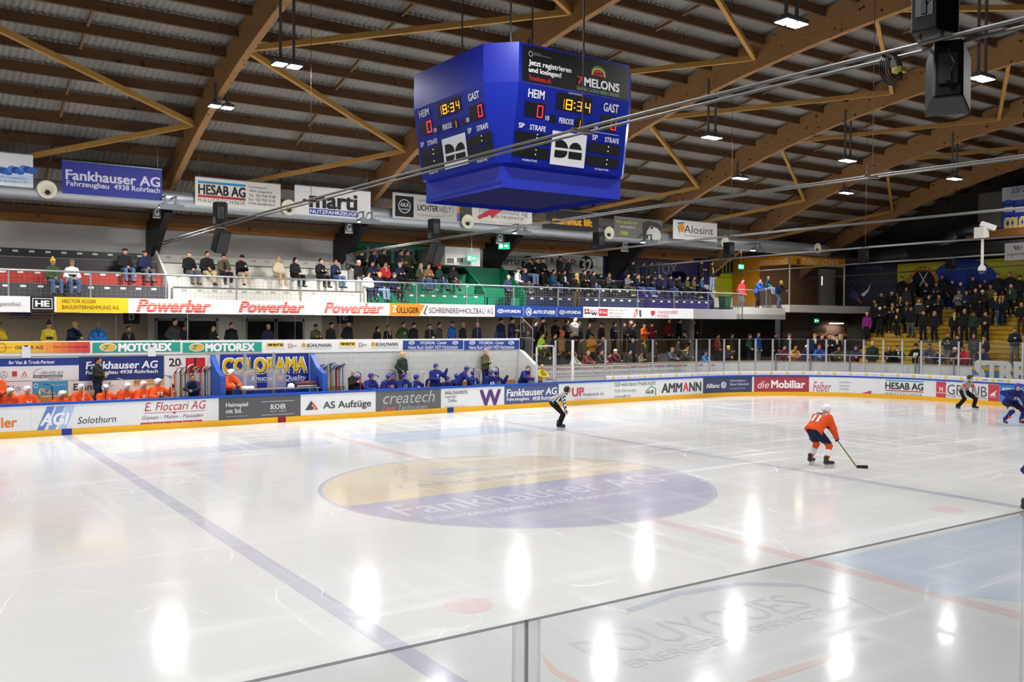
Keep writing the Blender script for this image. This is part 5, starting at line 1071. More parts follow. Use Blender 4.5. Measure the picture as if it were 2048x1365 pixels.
s = Sign('end_wall_sign', 'blue sign with pictured paint buckets on the end wall', 'advertising sign', ep, 2005, 2110, 398.3, 428, bg='#1f3a90'); s.r('#c8ccd4', 2008, 414, 2026, 424).r('#c8ccd4', 2031, 414, 2050, 424).e('#3a62b8', 2017, 404, 9, 4).e('#3a62b8', 2040, 404, 9, 4).done()
s = Sign('end_wall_sign', 'blue sign with yellow cartoon lettering at the foot of the end wall signs', 'advertising sign', ep, 2005, 2110, 428.3, 459, bg='#1a2f80'); s.t('COLORAMA', '#d8d8d0', 2008.5, 432, 2095, 456, .08).t('COLORAMA', '#c8a53c', 2010, 434, 2094, 454, .04, 0, 1, .012).done()
s = Sign('hanging_banner', 'white hanging banner with dark and orange petals at the right edge', 'banner', XP(37.2), 2010, 2110, 484, 519, bg='#b4b6b8', thick=.012); s.p('#2c3450', [(2026, 491), (2031, 493), (2034, 501), (2032, 501)]).p('#2c3450', [(2034, 492), (2038, 492), (2037, 500), (2035.5, 500)]).p('#c05a34', [(2046, 492), (2041, 494), (2038, 501), (2040, 501)]).t('vigier beton', '#44464c', 2016, 504, 2066, 513, .0).done()
# ------------------------------------------------------------------ terrace rails and fan banner on the low wall
SP = BP(1.40)
for k, (u0, u1, v0, v1, ps) in enumerate(((1551, 1696, 709, 711, (1551, 1620)), (1697, 1832, 711, 715, (1699, 1830)), (1837, 1943, 715, 718, (1837, 1907)))):
    t = thing('guard_rail', 'low white tube rail on the spectator wall, '+['below the lounge stairs', 'below the yellow terrace', 'beside the painted fan banner'][k], 'guard rail', (0, 0, 0)); b = MB()
    s0, z0 = SP.inv(u0, v0); s1, z1 = SP.inv(u1, v1); b.tube([brd(s0+(s1-s0)*j/8, z0+(z1-z0)*j/8, -1.40) for j in range(9)], .022, 7); b.build('rail', mat('#c8cacc', .4, .3), t)
    for u in ps: q = SP.inv(u, v0)[0]; b = MB(); e = brd(q, z0, -1.40); b.bar((e[0], e[1], 1.25), (e[0], e[1], z0), .05, .05); b.build('post', GAL, t)
s = Sign('fan_banner', 'hand painted fan banner in grey blue and yellow reading STRI on low wall', 'banner', SP, 1944, 2110, z=(1.22, 1.98), bg='#5a7690', thick=.008); s.rw('#d8a428', s.a0, 1.56, s.a1, 1.74).t('STREET', '#dcdcd6', 1948, 723, 2108, 768, .05, 0, 1, .012).done()
# added strips under the upper tier, hidden behind the fascia, brighten the wall
l3 = bpy.data.lights.new('strip_fill_light', 'AREA'); l3.shape = 'RECTANGLE'; l3.size = 1.5; l3.size_y = .1; l3.energy = 20; l3.color = (1, .9, .8)
TUB = mat('#fff0e0', .5, 0, 0, 1, .3, 2.0)
for k, x in enumerate((-8.5, -5.5, -1.0, 3.5, 7.0, 10.0, 13.5, 17.0, 20.5)):
    t = thing('added_strip_lamp', 'fluorescent strip lamp under the upper tier slab, %s from left' % ORD[k], 'lamp', (x, 3.6, 3.997), 0, 'strip lamps under the tier'); b = MB(); b.box(-.75, .75, -.06, .06, 0, .003); b.build('housing', STEEL, t); b = MB(); b.box(-.72, .72, -.04, .04, -.004, 0); b.build('diffuser', TUB, t); q = link('strip_lamp_light', l3, t); q.location = (0, 0, -.008)
l4 = bpy.data.lights.new('lounge_fill_light', 'AREA'); l4.size = .4; l4.energy = 30; l4.color = (1, .85, .65)  # ceiling lamps added to brighten the lounge interior
for k, (x, y) in enumerate(((32.5, 4.2), (35.0, 4.2))):
    t = thing('added_ceiling_lamp', 'round ceiling lamp inside the glazed lounge, '+('near the side wall' if k == 0 else 'at the far end'), 'lamp', (x, y, 7.64)); b = MB(); b.lathe([(0, .05), (.22, .05), (.22, 0), (.2, -.02), (0, -.02)], (0, 0, 0), n=18); b.build('housing', STEEL, t); b = MB(); b.lathe([(0, -.03), (.18, -.03), (.18, -.02), (0, -.02)], (0, 0, 0), n=18); b.build('diffuser', TUB, t); q = link('ceiling_lamp_light', l4, t); q.location = (0, 0, -.06)
l5 = bpy.data.lights.new('balcony_light', 'AREA'); l5.size = .35; l5.energy = 45; l5.color = (1, .92, .8)  # pendant added as extra light on the balcony spectators
t = thing('pendant_lamp', 'dark pendant lamp hanging over the balcony left of the lounge', 'lamp', (28.7, 2.6, 8.0)); b = MB(); b.lathe([(.0, .16), (.06, .16), (.22, 0), (.21, 0), (.05, .14)], (0, 0, 0), n=18); b.build('shade', BLK, t, True); b = MB(); b.lathe([(0, .02), (.17, .02)], (0, 0, 0), n=16); b.build('bulb_disc', TUB, t); b = MB(); b.tube([(0, 0, .15), (0, 0, 1.1)], .008, 5); b.build('wire', BLK, t); q = link('balcony_light', l5, t); q.location = (0, 0, -.01)
# ------------------------------------------------------------------ things in the player benches
WOOD = wood('bench_wood', '#a47c4c', '#b98f5c', (1, 4, 8), 0, False)
for k, (xa, xb, lab) in enumerate(((-9.6, -3.4, 'wooden players bench under the orange team'), (4.5, 11.4, 'wooden players bench under the blue team'), (2.45, 3.1, 'short light wooden box seat beside the blue team sticks'))):
    t = thing('players_bench', lab, 'bench', ((xa+xb)/2, 1.05, .3)); w = (xb-xa)/2
    b = MB(); b.box(-w, w, -.2, .3, .48, .53); b.build('seat', WOOD, t); b = MB(); b.box(-w, w, .3, .34, .3, .86); b.build('backboard', WOOD, t)
    for q in (-w+.1, 0, w-.1): b = MB(); b.box(q-.04, q+.04, -.15, .25, 0, .48); b.build('leg', WOOD, t)
xa, xb = on(478, 790, 1, .5)[0], on(636, 785, 1, .5)[0]
t = thing('officials_table', 'narrow worktop inside the penalty box', 'table', ((xa+xb)/2, .45, .3)); w = (xb-xa)/2; b = MB(); b.box(-w, w, -.2, .2, .90, .94); b.build('top', mat('#8a857a', .5), t)
for q in (-w+.1, w-.1): b = MB(); b.box(q-.04, q+.04, -.15, .15, 0, .90); b.build('leg', GAL, t)
for k, (u0, u1) in enumerate(((466, 512), (535, 571))):
    a, c = on(u0, 762, 1, .75)[0], on(u1, 762, 1, .75)[0]; t = thing('divider_screen', 'clear framed screen with tall post in the penalty box, '+('behind the orange player' if k == 0 else 'at the middle of the worktop'), 'screen', (a, .75, .3)); b = MB(); b.box(0, c-a, -.008, .008, .9, 1.65); b.build('pane', EDGE, t)
    b = MB(); b.box(-.02, .02, -.02, .02, 0, 1.66); b.box(c-a-.02, c-a+.02, -.02, .02, 0, 1.66); b.box(0, c-a, -.02, .02, 1.63, 1.67); b.build('frame', GAL, t); m_ = (on([491, 549][k], 740, 1, .75)[0]-a); b = MB(); b.box(m_-.05, m_+.05, .03, .12, 0, 2.25); b.build('post', mat('#a8aaac', .4, .6), t)
def hstick(label, P, col, tape, lean=(0, 0), up=True, L=1.5, group=None, rz=0.0, blade='#141416'):
    """a hockey stick, blade up when stored"""
    t = thing('hockey_stick', label, 'hockey stick', P, rz, group); t.rotation_euler = (lean[0], lean[1], rz); s_ = 1 if up else -1
    z1 = L if up else 0; z0 = 0 if up else L
    b = MB(); b.bar((0, 0, 0), (0, 0, L), .022, .032); b.build('shaft', mat(col, .4), t)
    b = MB(); b.bar((0, 0, z0), (0, 0, z0+s_*.16), .026, .036); b.build('grip', mat('#e8e8e8' if tape else '#1c1c1e', .8), t)
    pts = [(0, 0, z1-s_*.02), (.05, 0, z1+s_*.05), (.14, .01, z1+s_*.085), (.24, .02, z1+s_*.10)]
    b = MB()
    for q in range(3): b.bar(pts[q], pts[q+1], .02, .062, (0, 1, 0))
    b.build('blade', mat(blade, .7), t)
    return t
r5 = random.Random(3)
cols = ['#c8452c', '#d8d8d8', '#2c2c30', '#b8a070', '#5a3a6a', '#8a8a8e', '#d0602c', '#3a3a40', '#c8c0a8', '#e0e0e0']
for k in range(14):
    u = 351+k*5.0; P = on(u, 790, 1, BY-.12); L = 1.5+r5.random()*.25
    hstick('%s hockey stick from the left in the orange team rack' % ORD[k], (P[0], BY-.1-.05*(k % 3), .3), cols[k % 10], k % 2, (-.03, .0), True, L, 'hockey sticks in the orange team rack', r5.random()*.5, ['#141416', '#e0dcd4', '#1c2a5a', '#c8b050'][k % 4])
cols2 = ['#23306a', '#a8acb4', '#c8582c', '#2c2c30', '#2f5a9a', '#d8b04a', '#3a3a40', '#9aa0a8', '#1f2a5e', '#c84030', '#55585e', '#cfd2d6', '#2a3a7a']
for k in range(13):
    u = 638+k*4.1; P = on(u, 780, 1, BY-.12); L = 1.45+r5.random()*.25
    hstick('%s hockey stick from the left in the blue team rack' % ORD[k], (P[0], BY-.1-.05*(k % 3), .3), cols2[k], k % 2, (-.03, 0), True, L, 'hockey sticks in the blue team rack', r5.random()*.5, ['#1c2a6a', '#26367e', '#1a1a1c'][k % 3])
for nm, u0, u1 in (('stick_rack', 349, 419), ('stick_rack', 637, 690)):
    a, c = on(u0, 770, 1, BY-.28)[0], on(u1, 770, 1, BY-.28)[0]; t = thing(nm, 'low steel bar rack holding the %s team sticks' % ('orange' if u0 < 400 else 'blue'), 'rack', (a, BY-.28, .3)); b = MB(); b.bar((0, 0, .62), (c-a, 0, .62), .02, .02); b.build('bar', BLK, t)
    for q in (0, c-a): b = MB(); b.bar((q, 0, 0), (q, 0, .64), .02, .02); b.build('upright', BLK, t)
# bottles, helmets, papers
for k, u in enumerate((28, 79, 132, 189)):
    P = on(u, 795, 1, 1.38); t = thing('drink_bottle', 'yellow capped drink bottle on the bench backboard, %s from left' % ORD[k], 'bottle', (P[0], 1.37, 1.16), 0, 'bottles on the bench backboard'); b = MB(); b.lathe([(0, 0), (.035, 0), (.036, .12), (.03, .15)], (0, 0, 0), n=12); b.build('body', mat('#d8c02c', .4), t, True); b = MB(); b.lathe([(.03, .15), (.02, .17), (.012, .2), (0, .2)], (0, 0, 0), n=12); b.build('cap', mat('#e8c81e', .4), t, True)
for k, (u, v0, v1, w) in enumerate(((52.5, 692, 716, 9), (303.5, 692, 713, 8))):
    a, c = on(u-w, v0, 1, BY-.06), on(u+w, v1, 1, BY-.06); t = thing('notice_sheet', 'white paper sheet in a clip on the '+('yellow and red sign' if k == 0 else 'first teal sign'), 'paper sheet', (a[0], BY-.065, c[2])); b = MB(); b.box(0, c[0]-a[0], 0, .004, 0, a[2]-c[2]); b.build('sheet', mat('#e4e6ea', .6), t); b = MB(); b.box((c[0]-a[0])*.3, (c[0]-a[0])*.7, -.012, .0, a[2]-c[2]-.03, a[2]-c[2]+.01); b.build('clip', BLK, t)
def worktop(nm, lab, cat, u, parts):
    P = on(u, 785, 1, .45); t = thing(nm, lab, cat, (P[0], .45, 1.24))
    for pn, m_, fn in parts: b = MB(); fn(b); b.build(pn, m_, t, True)
WHP = mat('#e6e6e8', .35)
worktop('spare_helmet', 'white helmet lying on the penalty box worktop', 'helmet', 582, [('shell', WHP, lambda b: b.lathe([(.13, 0), (.13, .06), (.11, .12), (.06, .16), (0, .17)], (0, 0, 0), n=18)), ('cage', BLK, lambda b: [b.tube([(.12, -.1+q*.05, .02), (.2, -.1+q*.05, .06), (.13, -.1+q*.05, .12)], .006, 5) for q in range(5)])])
worktop('equipment_bag', 'dark red and silver bag on the penalty box worktop', 'bag', 612, [('body', mat('#5a1620', .6), lambda b: b.tube([(-.42, 0, .1), (.0, 0, .12), (.42, 0, .1)], [.09, .12, .09], 12)), ('band', mat('#b8b8bc', .4, .4), lambda b: b.box(-.40, .40, -.125, -.11, .02, .07))])
worktop('towel_pile', 'crumpled white towels on the penalty box worktop behind the orange player', 'towels', 490, [('cloth', cloth('#e8e8ea'), lambda b: [b.lathe([(.10, 0), (.11, .04), (.07, .1), (0, .12)], (q*.12, (q % 2)*.05, 0), n=10) for q in range(-1, 3)])])
# ------------------------------------------------------------------ people: shapes grown as one smooth surface
def _caps(P, a, b, ra, rb):
    a = np.array(a, float); b = np.array(b, float); d = b-a; L = max(1e-9, d@d)
    t = np.clip(((P-a)@d)/L, 0, 1)
    q = P-a-t[..., None]*d
    return np.sqrt((q*q).sum(-1))-(ra+(rb-ra)*t)
def _ell(P, c, R, rad):
    q = (P-np.array(c))@R/np.array(rad)
    k = np.sqrt((q*q).sum(-1))
    return (k-1)*min(rad)
def field(prims, P, k=.03):
    out = None
    for p in prims:
        d = _caps(P, *p[1:]) if p[0] == 'c' else _ell(P, *p[1:])
        if out is None: out = d; continue
        h = np.clip(.5+.5*(out-d)/k, 0, 1)
        out = out*(1-h)+d*h-k*h*(1-h)
    return out
def surf_net(F, lo, h):
    """vertices and quads of the zero level of F"""
    n = np.array(F.shape); s = F < 0
    c = np.zeros(n-1, int)
    for i in (0, 1):
        for j in (0, 1):
            for k in (0, 1): c += s[i:n[0]-1+i, j:n[1]-1+j, k:n[2]-1+k]
    act = (c > 0) & (c < 8)
    idx = -np.ones(n-1, int); ii = np.argwhere(act); idx[act] = np.arange(len(ii))
    acc = np.zeros((len(ii), 3)); cnt = np.zeros(len(ii))
    cor = [(i, j, k) for i in (0, 1) for j in (0, 1) for k in (0, 1)]
    for A in cor:
        for B in cor:
            df = [B[q]-A[q] for q in range(3)]
            if sorted(df) != [0, 0, 1]: continue
            fa = F[tuple((ii+A).T)]; fb = F[tuple((ii+B).T)]
            m = (fa < 0) != (fb < 0)
            t = np.where(m, fa/np.where(m, fa-fb, 1), 0)
            acc += np.where(m[:, None], np.array(A)+t[:, None]*np.array(df), 0); cnt += m
    V = (ii+acc/cnt[:, None])*h+lo
    quads = []
    for ax in range(3):
        o1, o2 = [(1, 2), (2, 0), (0, 1)][ax]
        sl = [slice(1, -1)]*3; sl[ax] = slice(0, -1); sh = [slice(1, -1)]*3; sh[ax] = slice(1, None)
        a = s[tuple(sl)]; b = s[tuple(sh)]
        for flip, m in ((False, a & ~b), (True, ~a & b)):
            e = np.argwhere(m)
            if not len(e): continue
            off = np.array([1, 1, 1]); off[ax] = 0
            e = e+off
            def cell(d1, d2):
                q = e.copy(); q[:, o1] -= d1; q[:, o2] -= d2
                return idx[tuple(q.T)]
            Q = np.stack([cell(1, 1), cell(0, 1), cell(0, 0), cell(1, 0)], 1)
            quads.append(Q[:, ::-1] if flip else Q)
    return V, np.concatenate(quads)
def grow(prims, h=.02, k=.03, clips=(), pad=.06):
    lo = np.array([9., 9, 9]); hi = -lo
    for p in prims:
        if p[0] == 'c':
            for q, r in ((p[1], p[3]), (p[2], p[4])): lo = np.minimum(lo, np.array(q)-r); hi = np.maximum(hi, np.array(q)+r)
        else: lo = np.minimum(lo, np.array(p[1])-max(p[3])); hi = np.maximum(hi, np.array(p[1])+max(p[3]))
    lo -= pad; hi += pad
    n = np.ceil((hi-lo)/h).astype(int)+1
    g = np.stack(np.meshgrid(*[lo[i]+h*np.arange(n[i]) for i in range(3)], indexing='ij'), -1)
    F = field(prims, g, k)
    for (pt, nr) in clips: F = np.maximum(F, (g-np.array(pt))@np.array(nr, float))
    return surf_net(F, lo, h)
def to_mesh(name, VF, mats, mi=None):
    V, Fq = VF
    me = bpy.data.meshes.new(name)
    me.from_pydata(V.tolist(), [], Fq.tolist())
    for m in mats: me.materials.append(m)
    if mi is not None: me.polygons.foreach_set('material_index', mi)
    me.polygons.foreach_set('use_smooth', [True]*len(me.polygons))
    me.update()
    return me
def rotm(yaw=0, pitch=0, roll=0):
    """columns: local x, y, z; face looks to -y; yaw>0 turns to +x, pitch>0 looks down"""
    return np.array(Euler((pitch, roll, yaw), 'XYZ').to_matrix())

HEADP = [('e', (0, .006, .012), np.eye(3), (.080, .101, .115)), ('c', (0, -.045, -.075), (0, -.02, -.05), .042, .055),
         ('c', (0, -.098, -.012), (0, -.088, .03), .014, .008), ('c', (-.078, .012, -.02), (-.078, .012, .012), .012, .016), ('c', (.078, .012, -.02), (.078, .012, .012), .012, .016)]
def head_prims(c, R):
    out = []
    for p in HEADP:
        if p[0] == 'e': out.append(('e', tuple(np.array(c)+R@np.array(p[1])), R, p[3]))
        else: out.append(('c', tuple(np.array(c)+R@np.array(p[1])), tuple(np.array(c)+R@np.array(p[2])), p[3], p[4]))
    return out
def hand_prims(w, d, side, fist=.35, inward=None):
    """palm, four fingers of different lengths and a thumb; d = direction of the forearm"""
    w = np.array(w, float); d = np.array(d, float); d /= np.linalg.norm(d)
    n = np.array(inward if inward is not None else (-side, -.3, 0), float); n -= d*(n@d); n /= np.linalg.norm(n)
    a = np.cross(d, n); out = []
    kn = w+d*.085
    for q in (-.028, .0, .026): out.append(('c', tuple(w+d*.015+a*q*.6), tuple(kn+a*q), .016, .014))
    for q, L in ((-.034, .058), (-.012, .072), (.011, .078), (.033, .070)):
        b0 = kn+a*q; b1 = b0+(d*(1-fist)+n*fist*.8)*L*.55; b2 = b1+(d*(.9-1.7*fist)+n*(.3+fist))*L*.5
        out += [('c', tuple(b0), tuple(b1), .0115, .0105), ('c', tuple(b1), tuple(b2), .0105, .009)]
    t0 = w+d*.03+a*.03; t1 = t0+a*.028+d*.028+n*.016; t2 = t1+d*.03+n*.012
    out += [('c', tuple(t0), tuple(t1), .014, .012), ('c', tuple(t1), tuple(t2), .012, .010)]
    return out
ARMS = {'down': ((.07, -.01, -.29), (.06, .07, -.53)), 'pockets': ((.13, -.06, -.27), (.0, .12, -.44)),
        'crossed': ((.10, .06, -.25), (-.20, .24, -.20)), 'front': ((.08, .05, -.28), (-.13, .25, -.30)),
        'phone': ((.08, .07, -.27), (-.12, .29, -.16)), 'lap': ((.09, .05, -.27), (-.12, .27, -.37)),
        'chin': ((.02, .18, -.22), (-.14, .20, .02)), 'rail': ((.10, .20, -.22), (-.10, .42, -.27)),
        'stick': ((.12, .12, -.25), (.0, .33, -.25)), 'high': ((.20, .12, -.16), (.22, .26, .08)),
        'knees': ((.12, .10, -.27), (-.02, .24, -.46)), 'reach': ((.06, .16, -.24), (.02, .30, -.47))}
class Pose:
    """joints of one figure, face to -y, feet (or seat edge) at z=0"""
    def __init__(s, sit=False, lean=0.0, arms=('down', 'down'), hy=0.0, hp=0.0, spread=.11, knee=.04, broad=1.0, cross=False, bendk=0.0):
        s.sit = sit; s.broad = broad
        up = np.array([0, -math.sin(lean), math.cos(lean)]); fw = np.array([0, -math.cos(lean), -math.sin(lean)])
        s.up, s.fw = up, fw
        back = .30*math.sin(max(0, lean))*(0 if sit else 1)
        s.pel = np.array([0, (.10 if sit else back), .12 if sit else .95-bendk])
        s.che = s.pel+up*.30; s.nek = s.pel+up*.53
        hup = up*.45+np.array([0, -.05, .55]); hup /= np.linalg.norm(hup)
        s.R = rotm(hy, hp); s.head = s.nek+hup*.17+fw*.03
        s.sh = {q: s.pel+up*.445+np.array([q*.170*broad, 0, 0]) for q in (-1, 1)}
        s.el = {}; s.wr = {}
        for q, a in zip((-1, 1), arms):
            e, w = ARMS[a] if isinstance(a, str) else a
            f0 = np.array([0, -1., 0])
            s.el[q] = s.sh[q]+np.array([q*e[0], 0, e[2]])+f0*e[1]
            s.wr[q] = s.sh[q]+np.array([q*w[0], 0, w[2]])+f0*w[1]
        s.hip = {q: s.pel+np.array([q*.09, 0, -.03]) for q in (-1, 1)}
        if sit:
            s.kn = {q: np.array([q*(.10+spread*.5), -.36, .07]) for q in (-1, 1)}
            s.an = {q: np.array([q*(.09+spread*.4), -.38, -.34]) for q in (-1, 1)}
            if cross: s.an[-1] = np.array([.10, -.48, -.30])
            s.toe = {q: s.an[q]+np.array([q*.03, -.16, -.06]) for q in (-1, 1)}
        else:
            s.kn = {q: np.array([q*(.07+spread*.4), -knee-bendk*.9, .50-bendk*.35]) for q in (-1, 1)}
            s.an = {q: np.array([q*(.05+spread*.65), .02, .09]) for q in (-1, 1)}
            s.toe = {q: s.an[q]+np.array([q*.05, -.17, -.05]) for q in (-1, 1)}
    def torso(s, r, waist=True):
        b = s.broad
        out = []
        for q in (-1, 1):
            out += [('c', tuple(s.sh[q]*1.0-s.up*.03), tuple(s.che+np.array([q*.07*b, 0, 0])), .062*b+r, .105*b+r),
                    ('c', tuple(s.che+np.array([q*.07*b, 0, 0])), tuple(s.pel+np.array([q*.07, 0, .02])), .105*b+r, .115+r)]
        out.append(('c', tuple(s.sh[-1]*.72+s.sh[1]*.28+s.up*.02), tuple(s.sh[1]*.72+s.sh[-1]*.28+s.up*.02), .066+r*.8, .066+r*.8))
        return out
    def arm(s, q, r, r2=None):
        r2 = r if r2 is None else r2
        return [('c', tuple(s.sh[q]), tuple(s.el[q]), .058*s.broad+r, .045+r), ('c', tuple(s.el[q]), tuple(s.wr[q]), .045+r, .030+r2)]
    def leg(s, q, r, r2=None):
        r2 = r if r2 is None else r2
        return [('c', tuple(s.hip[q]), tuple(s.kn[q]), .088+r, .060+r), ('c', tuple(s.kn[q]), tuple(s.an[q]), .058+r, .042+r2)]
    def body(s, fist=.35):
        P = s.torso(-.012)+[('c', tuple(s.nek-s.up*.05), tuple(s.head+s.R@np.array([0, .02, -.07])), .062, .054)]
        P += head_prims(s.head, s.R)
        for q in (-1, 1):
            P += s.arm(q, -.006, 0)+s.leg(q, -.006, -.004)+[('c', tuple(s.an[q]), tuple(s.toe[q]), .04, .032)]
        return P
    def hands(s, fist=.35, inward=None):
        out = []
        for q in (-1, 1): out += hand_prims(s.wr[q], s.wr[q]-s.el[q], q, fist, inward)
        return out
    def jacket(s, r=.026, hem=-.08, flare=.0):
        P = s.torso(r)+[('c', tuple(s.nek-s.up*.06), tuple(s.nek+s.up*.035), .085, .075)]
        for q in (-1, 1): P += s.arm(q, r*.95, r*.8)
        if hem < 0:
            for q in (-1, 1): P.append(('c', tuple(s.pel+np.array([q*.07, 0, 0])), tuple(s.pel+np.array([q*(.075+flare), 0, 0])+(s.up*hem if not s.sit else np.array([0, -.06, -.03]))), .115+r, .118+r))
        C = [(tuple(s.nek+s.up*.06), tuple(s.up))]
        if not s.sit: C.append((tuple(s.pel+s.up*hem), tuple(-s.up)))
        else: C.append(((0, 0, .03), (0, 0, -1)))
        return P, C
    def trousers(s, r=.018):
        P = [('c', tuple(s.hip[-1]+s.up*.08), tuple(s.hip[1]+s.up*.08), .115, .115)]
        C = [(tuple(s.pel+s.up*.13), tuple(s.up))]
        for q in (-1, 1): P += s.leg(q, r, r+.012)
        C.append(((0, 0, min(s.an[-1][2], s.an[1][2])-.02), (0, 0, -1)))
        return P, C
    def shoe(s, q):
        a = s.an[q]; t = s.toe[q]
        return [('c', tuple(a+np.array([0, .03, -.04])), tuple(t), .048, .043), ('c', tuple(a+np.array([0, .02, .01])), tuple(a+np.array([0, 0, -.02])), .05, .05)], [((0, 0, a[2]-.095), (0, 0, -1))]
SKIN = ['#d8a184', '#c98f72', '#e0ae94', '#b97f62']
SKM = [mat(h, .55, 0, .08, 12, .35) for h in SKIN]
DARK = mat('#20160f', .6); LIP = mat('#a85a4c', .5)
def face_idx(V, Fq, pose):
    """small dark eyes, brows and a mouth picked out on the head of the one body surface"""
    c = V[Fq].mean(1); L = (c-pose.head)@pose.R
    mi = np.zeros(len(Fq), int)
    fr = L[:, 1] < -.05
    for sx in (-1, 1): mi[fr & (np.hypot(L[:, 0]-sx*.031, (L[:, 2]-.008)*1.3) < .0125)] = 1
    for sx in (-1, 1): mi[fr & (abs(L[:, 0]-sx*.033) < .02) & (abs(L[:, 2]-.034) < .006)] = 1
    mi[fr & (abs(L[:, 0]) < .024) & (abs(L[:, 2]+.055) < .008)] = 2
    return mi
class Proto:
    def __init__(s, pose, h=.02, jacket=.026, hem=-.08, fist=.35, tr=.018, hh=None, legs=True, flare=0.0, inward=None):
        s.pose = pose
        B = pose.body()+pose.hands(fist, inward)
        V, Fq = grow(B, h, .022)
        s.body = to_mesh('body', (V, Fq), [SKM[0], DARK, LIP], face_idx(V, Fq, pose).tolist())
        P, C = pose.jacket(jacket, hem, flare); s.jacket = to_mesh('jacket', grow(P, h*1.15, .035, C), [DARK])
        P, C = pose.trousers(tr); s.trousers = to_mesh('trousers', grow(P, h*1.15, .03, C), [DARK])
        s.shoes = []
        for q in (-1, 1):
            P, C = pose.shoe(q); s.shoes.append(to_mesh('shoe', grow(P, .016, .02, C), [DARK]))
        s.top = pose.head[2]+.12
def hm(name, prims, clips, h=.013, k=.02): return to_mesh(name, grow(prims, h, k, clips), [DARK])
_I = np.eye(3)
HW = {
 'hair': hm('hair', [('e', (0, .016, .026), _I, (.086, .104, .112))], [((0, -.052, .05), (0, -.75, -.66)), ((0, 0, -.035), (0, 0, -1))]),
 'long_hair': hm('long_hair', [('e', (0, .014, .025), _I, (.09, .107, .114)), ('c', (-.07, .03, 0), (-.075, .02, -.20), .035, .03), ('c', (.07, .03, 0), (.075, .02, -.20), .035, .03), ('c', (0, .07, 0), (0, .07, -.20), .055, .05)], [((0, -.062, .045), (0, -.85, -.52))]),
 'beanie': hm('beanie', [('e', (0, .012, .045), _I, (.092, .110, .108)), ('c', (-.03, .012, .03), (.03, .012, .03), .088, .088)], [((0, 0, .028), (0, -.25, -1))]),
 'bobble_hat': hm('bobble_hat', [('e', (0, .012, .045), _I, (.094, .112, .112)), ('c', (0, .02, .17), (0, .02, .19), .04, .04)], [((0, 0, .022), (0, -.25, -1))]),
 'cap': hm('cap', [('e', (0, .012, .04), _I, (.088, .107, .098)), ('c', (-.04, -.10, .05), (.04, -.10, .05), .03, .03), ('c', (-.03, -.135, .045), (.03, -.135, .045), .022, .022)], [((0, 0, .034), (0, .05, -1)), ((0, -.09, .075), (0, -.7, 1))]),
 'flat_cap': hm('flat_cap', [('e', (0, -.005, .06), _I, (.098, .125, .055)), ('e', (0, .01, .045), _I, (.088, .105, .06))], [((0, 0, .034), (0, .05, -1))]),
 'helmet': hm('helmet', [('e', (0, .014, .035), _I, (.112, .132, .118)), ('c', (-.095, .02, 0), (-.095, .03, -.05), .022, .018), ('c', (.095, .02, 0), (.095, .03, -.05), .022, .018)], [((0, -.075, .045), (0, -.80, -.60)), ((0, 0, -.07), (0, 0, -1))]),
 'hat': hm('hat', [('e', (0, .01, .08), _I, (.092, .108, .085)), ('e', (0, .005, .045), _I, (.155, .165, .018))], [((0, 0, .03), (0, 0, -1))]),
 'hood': hm('hood', [('e', (0, .025, .015), _I, (.115, .125, .135)), ('c', (0, .05, -.10), (0, .04, -.16), .09, .10)], [((0, -.045, .02), (0, -.95, -.2))]),
}
VISOR = hm('visor', [('e', (0, -.005, .0), _I, (.112, .130, .10))], [((0, -.055, 0), (0, 1, .12)), ((0, 0, .03), (0, 0, 1)), ((0, 0, -.045), (0, 0, -1))], .011)
# ------------------------------------------------------------------ placing people
CN = {'black': '#1a1a1d', 'navy': '#1b2240', 'blue': '#2456a8', 'bright blue': '#2f7fd0', 'teal': '#1d4a66', 'grey': '#6b6b6c', 'dark grey': '#3a3a3e', 'light grey': '#a6a6a6', 'olive': '#4a4a2c', 'dark green': '#22362a', 'green': '#39502f', 'brown': '#4a3424', 'tan': '#8a6a40',
      'mustard': '#b07a28', 'orange': '#e0662a', 'red': '#c42a30', 'dark red': '#7a1f22', 'maroon': '#5c1c34', 'purple': '#8a2a86', 'cream': '#cfc2a4', 'white': '#e4e2de', 'yellow': '#dcc02a', 'lime': '#9ad02a', 'beige': '#b8a684', 'jeans': '#4a5f86', 'light jeans': '#7f95b4', 'camouflage': '#5a5240',
      'grey jeans': '#55585e', 'blond': '#c8a468', 'grey hair': '#9a9690', 'neon orange': '#ff5a3a', 'pink': '#d8a0a0', 'brown hair': '#4a3220', 'dark': '#17130f', 'rust': '#7a3a2c'}
PR = {'down': Proto(Pose(arms=('down', 'down'), hy=.35)), 'pockets': Proto(Pose(arms=('pockets', 'pockets'), hy=.45)), 'crossed': Proto(Pose(arms=('crossed', 'crossed'), hy=.3)),
      'phone': Proto(Pose(arms=('phone', 'phone'), hp=.35)), 'front': Proto(Pose(arms=('front', 'front'), hy=.3)), 'lean': Proto(Pose(lean=.42, arms=('rail', 'rail'), hy=.4)), 'chin': Proto(Pose(lean=.3, arms=('rail', 'chin'), hy=.4)),
      'sit': Proto(Pose(sit=True, arms=('lap', 'lap'), hy=.4, lean=.06)), 'sitx': Proto(Pose(sit=True, arms=('crossed', 'crossed'), hy=.45, lean=.03)), 'sitc': Proto(Pose(sit=True, arms=('lap', 'front'), hy=.3, lean=.14, cross=True)), 'sitp': Proto(Pose(sit=True, arms=('phone', 'phone'), hp=.4, hy=.15, lean=.16))}
SITS = ('sit', 'sitx', 'sitc', 'sitp')
pr_rnd = random.Random(11)
def over(o, m, slot=0):
    o.material_slots[slot].link = 'OBJECT'; o.material_slots[slot].material = m; return o
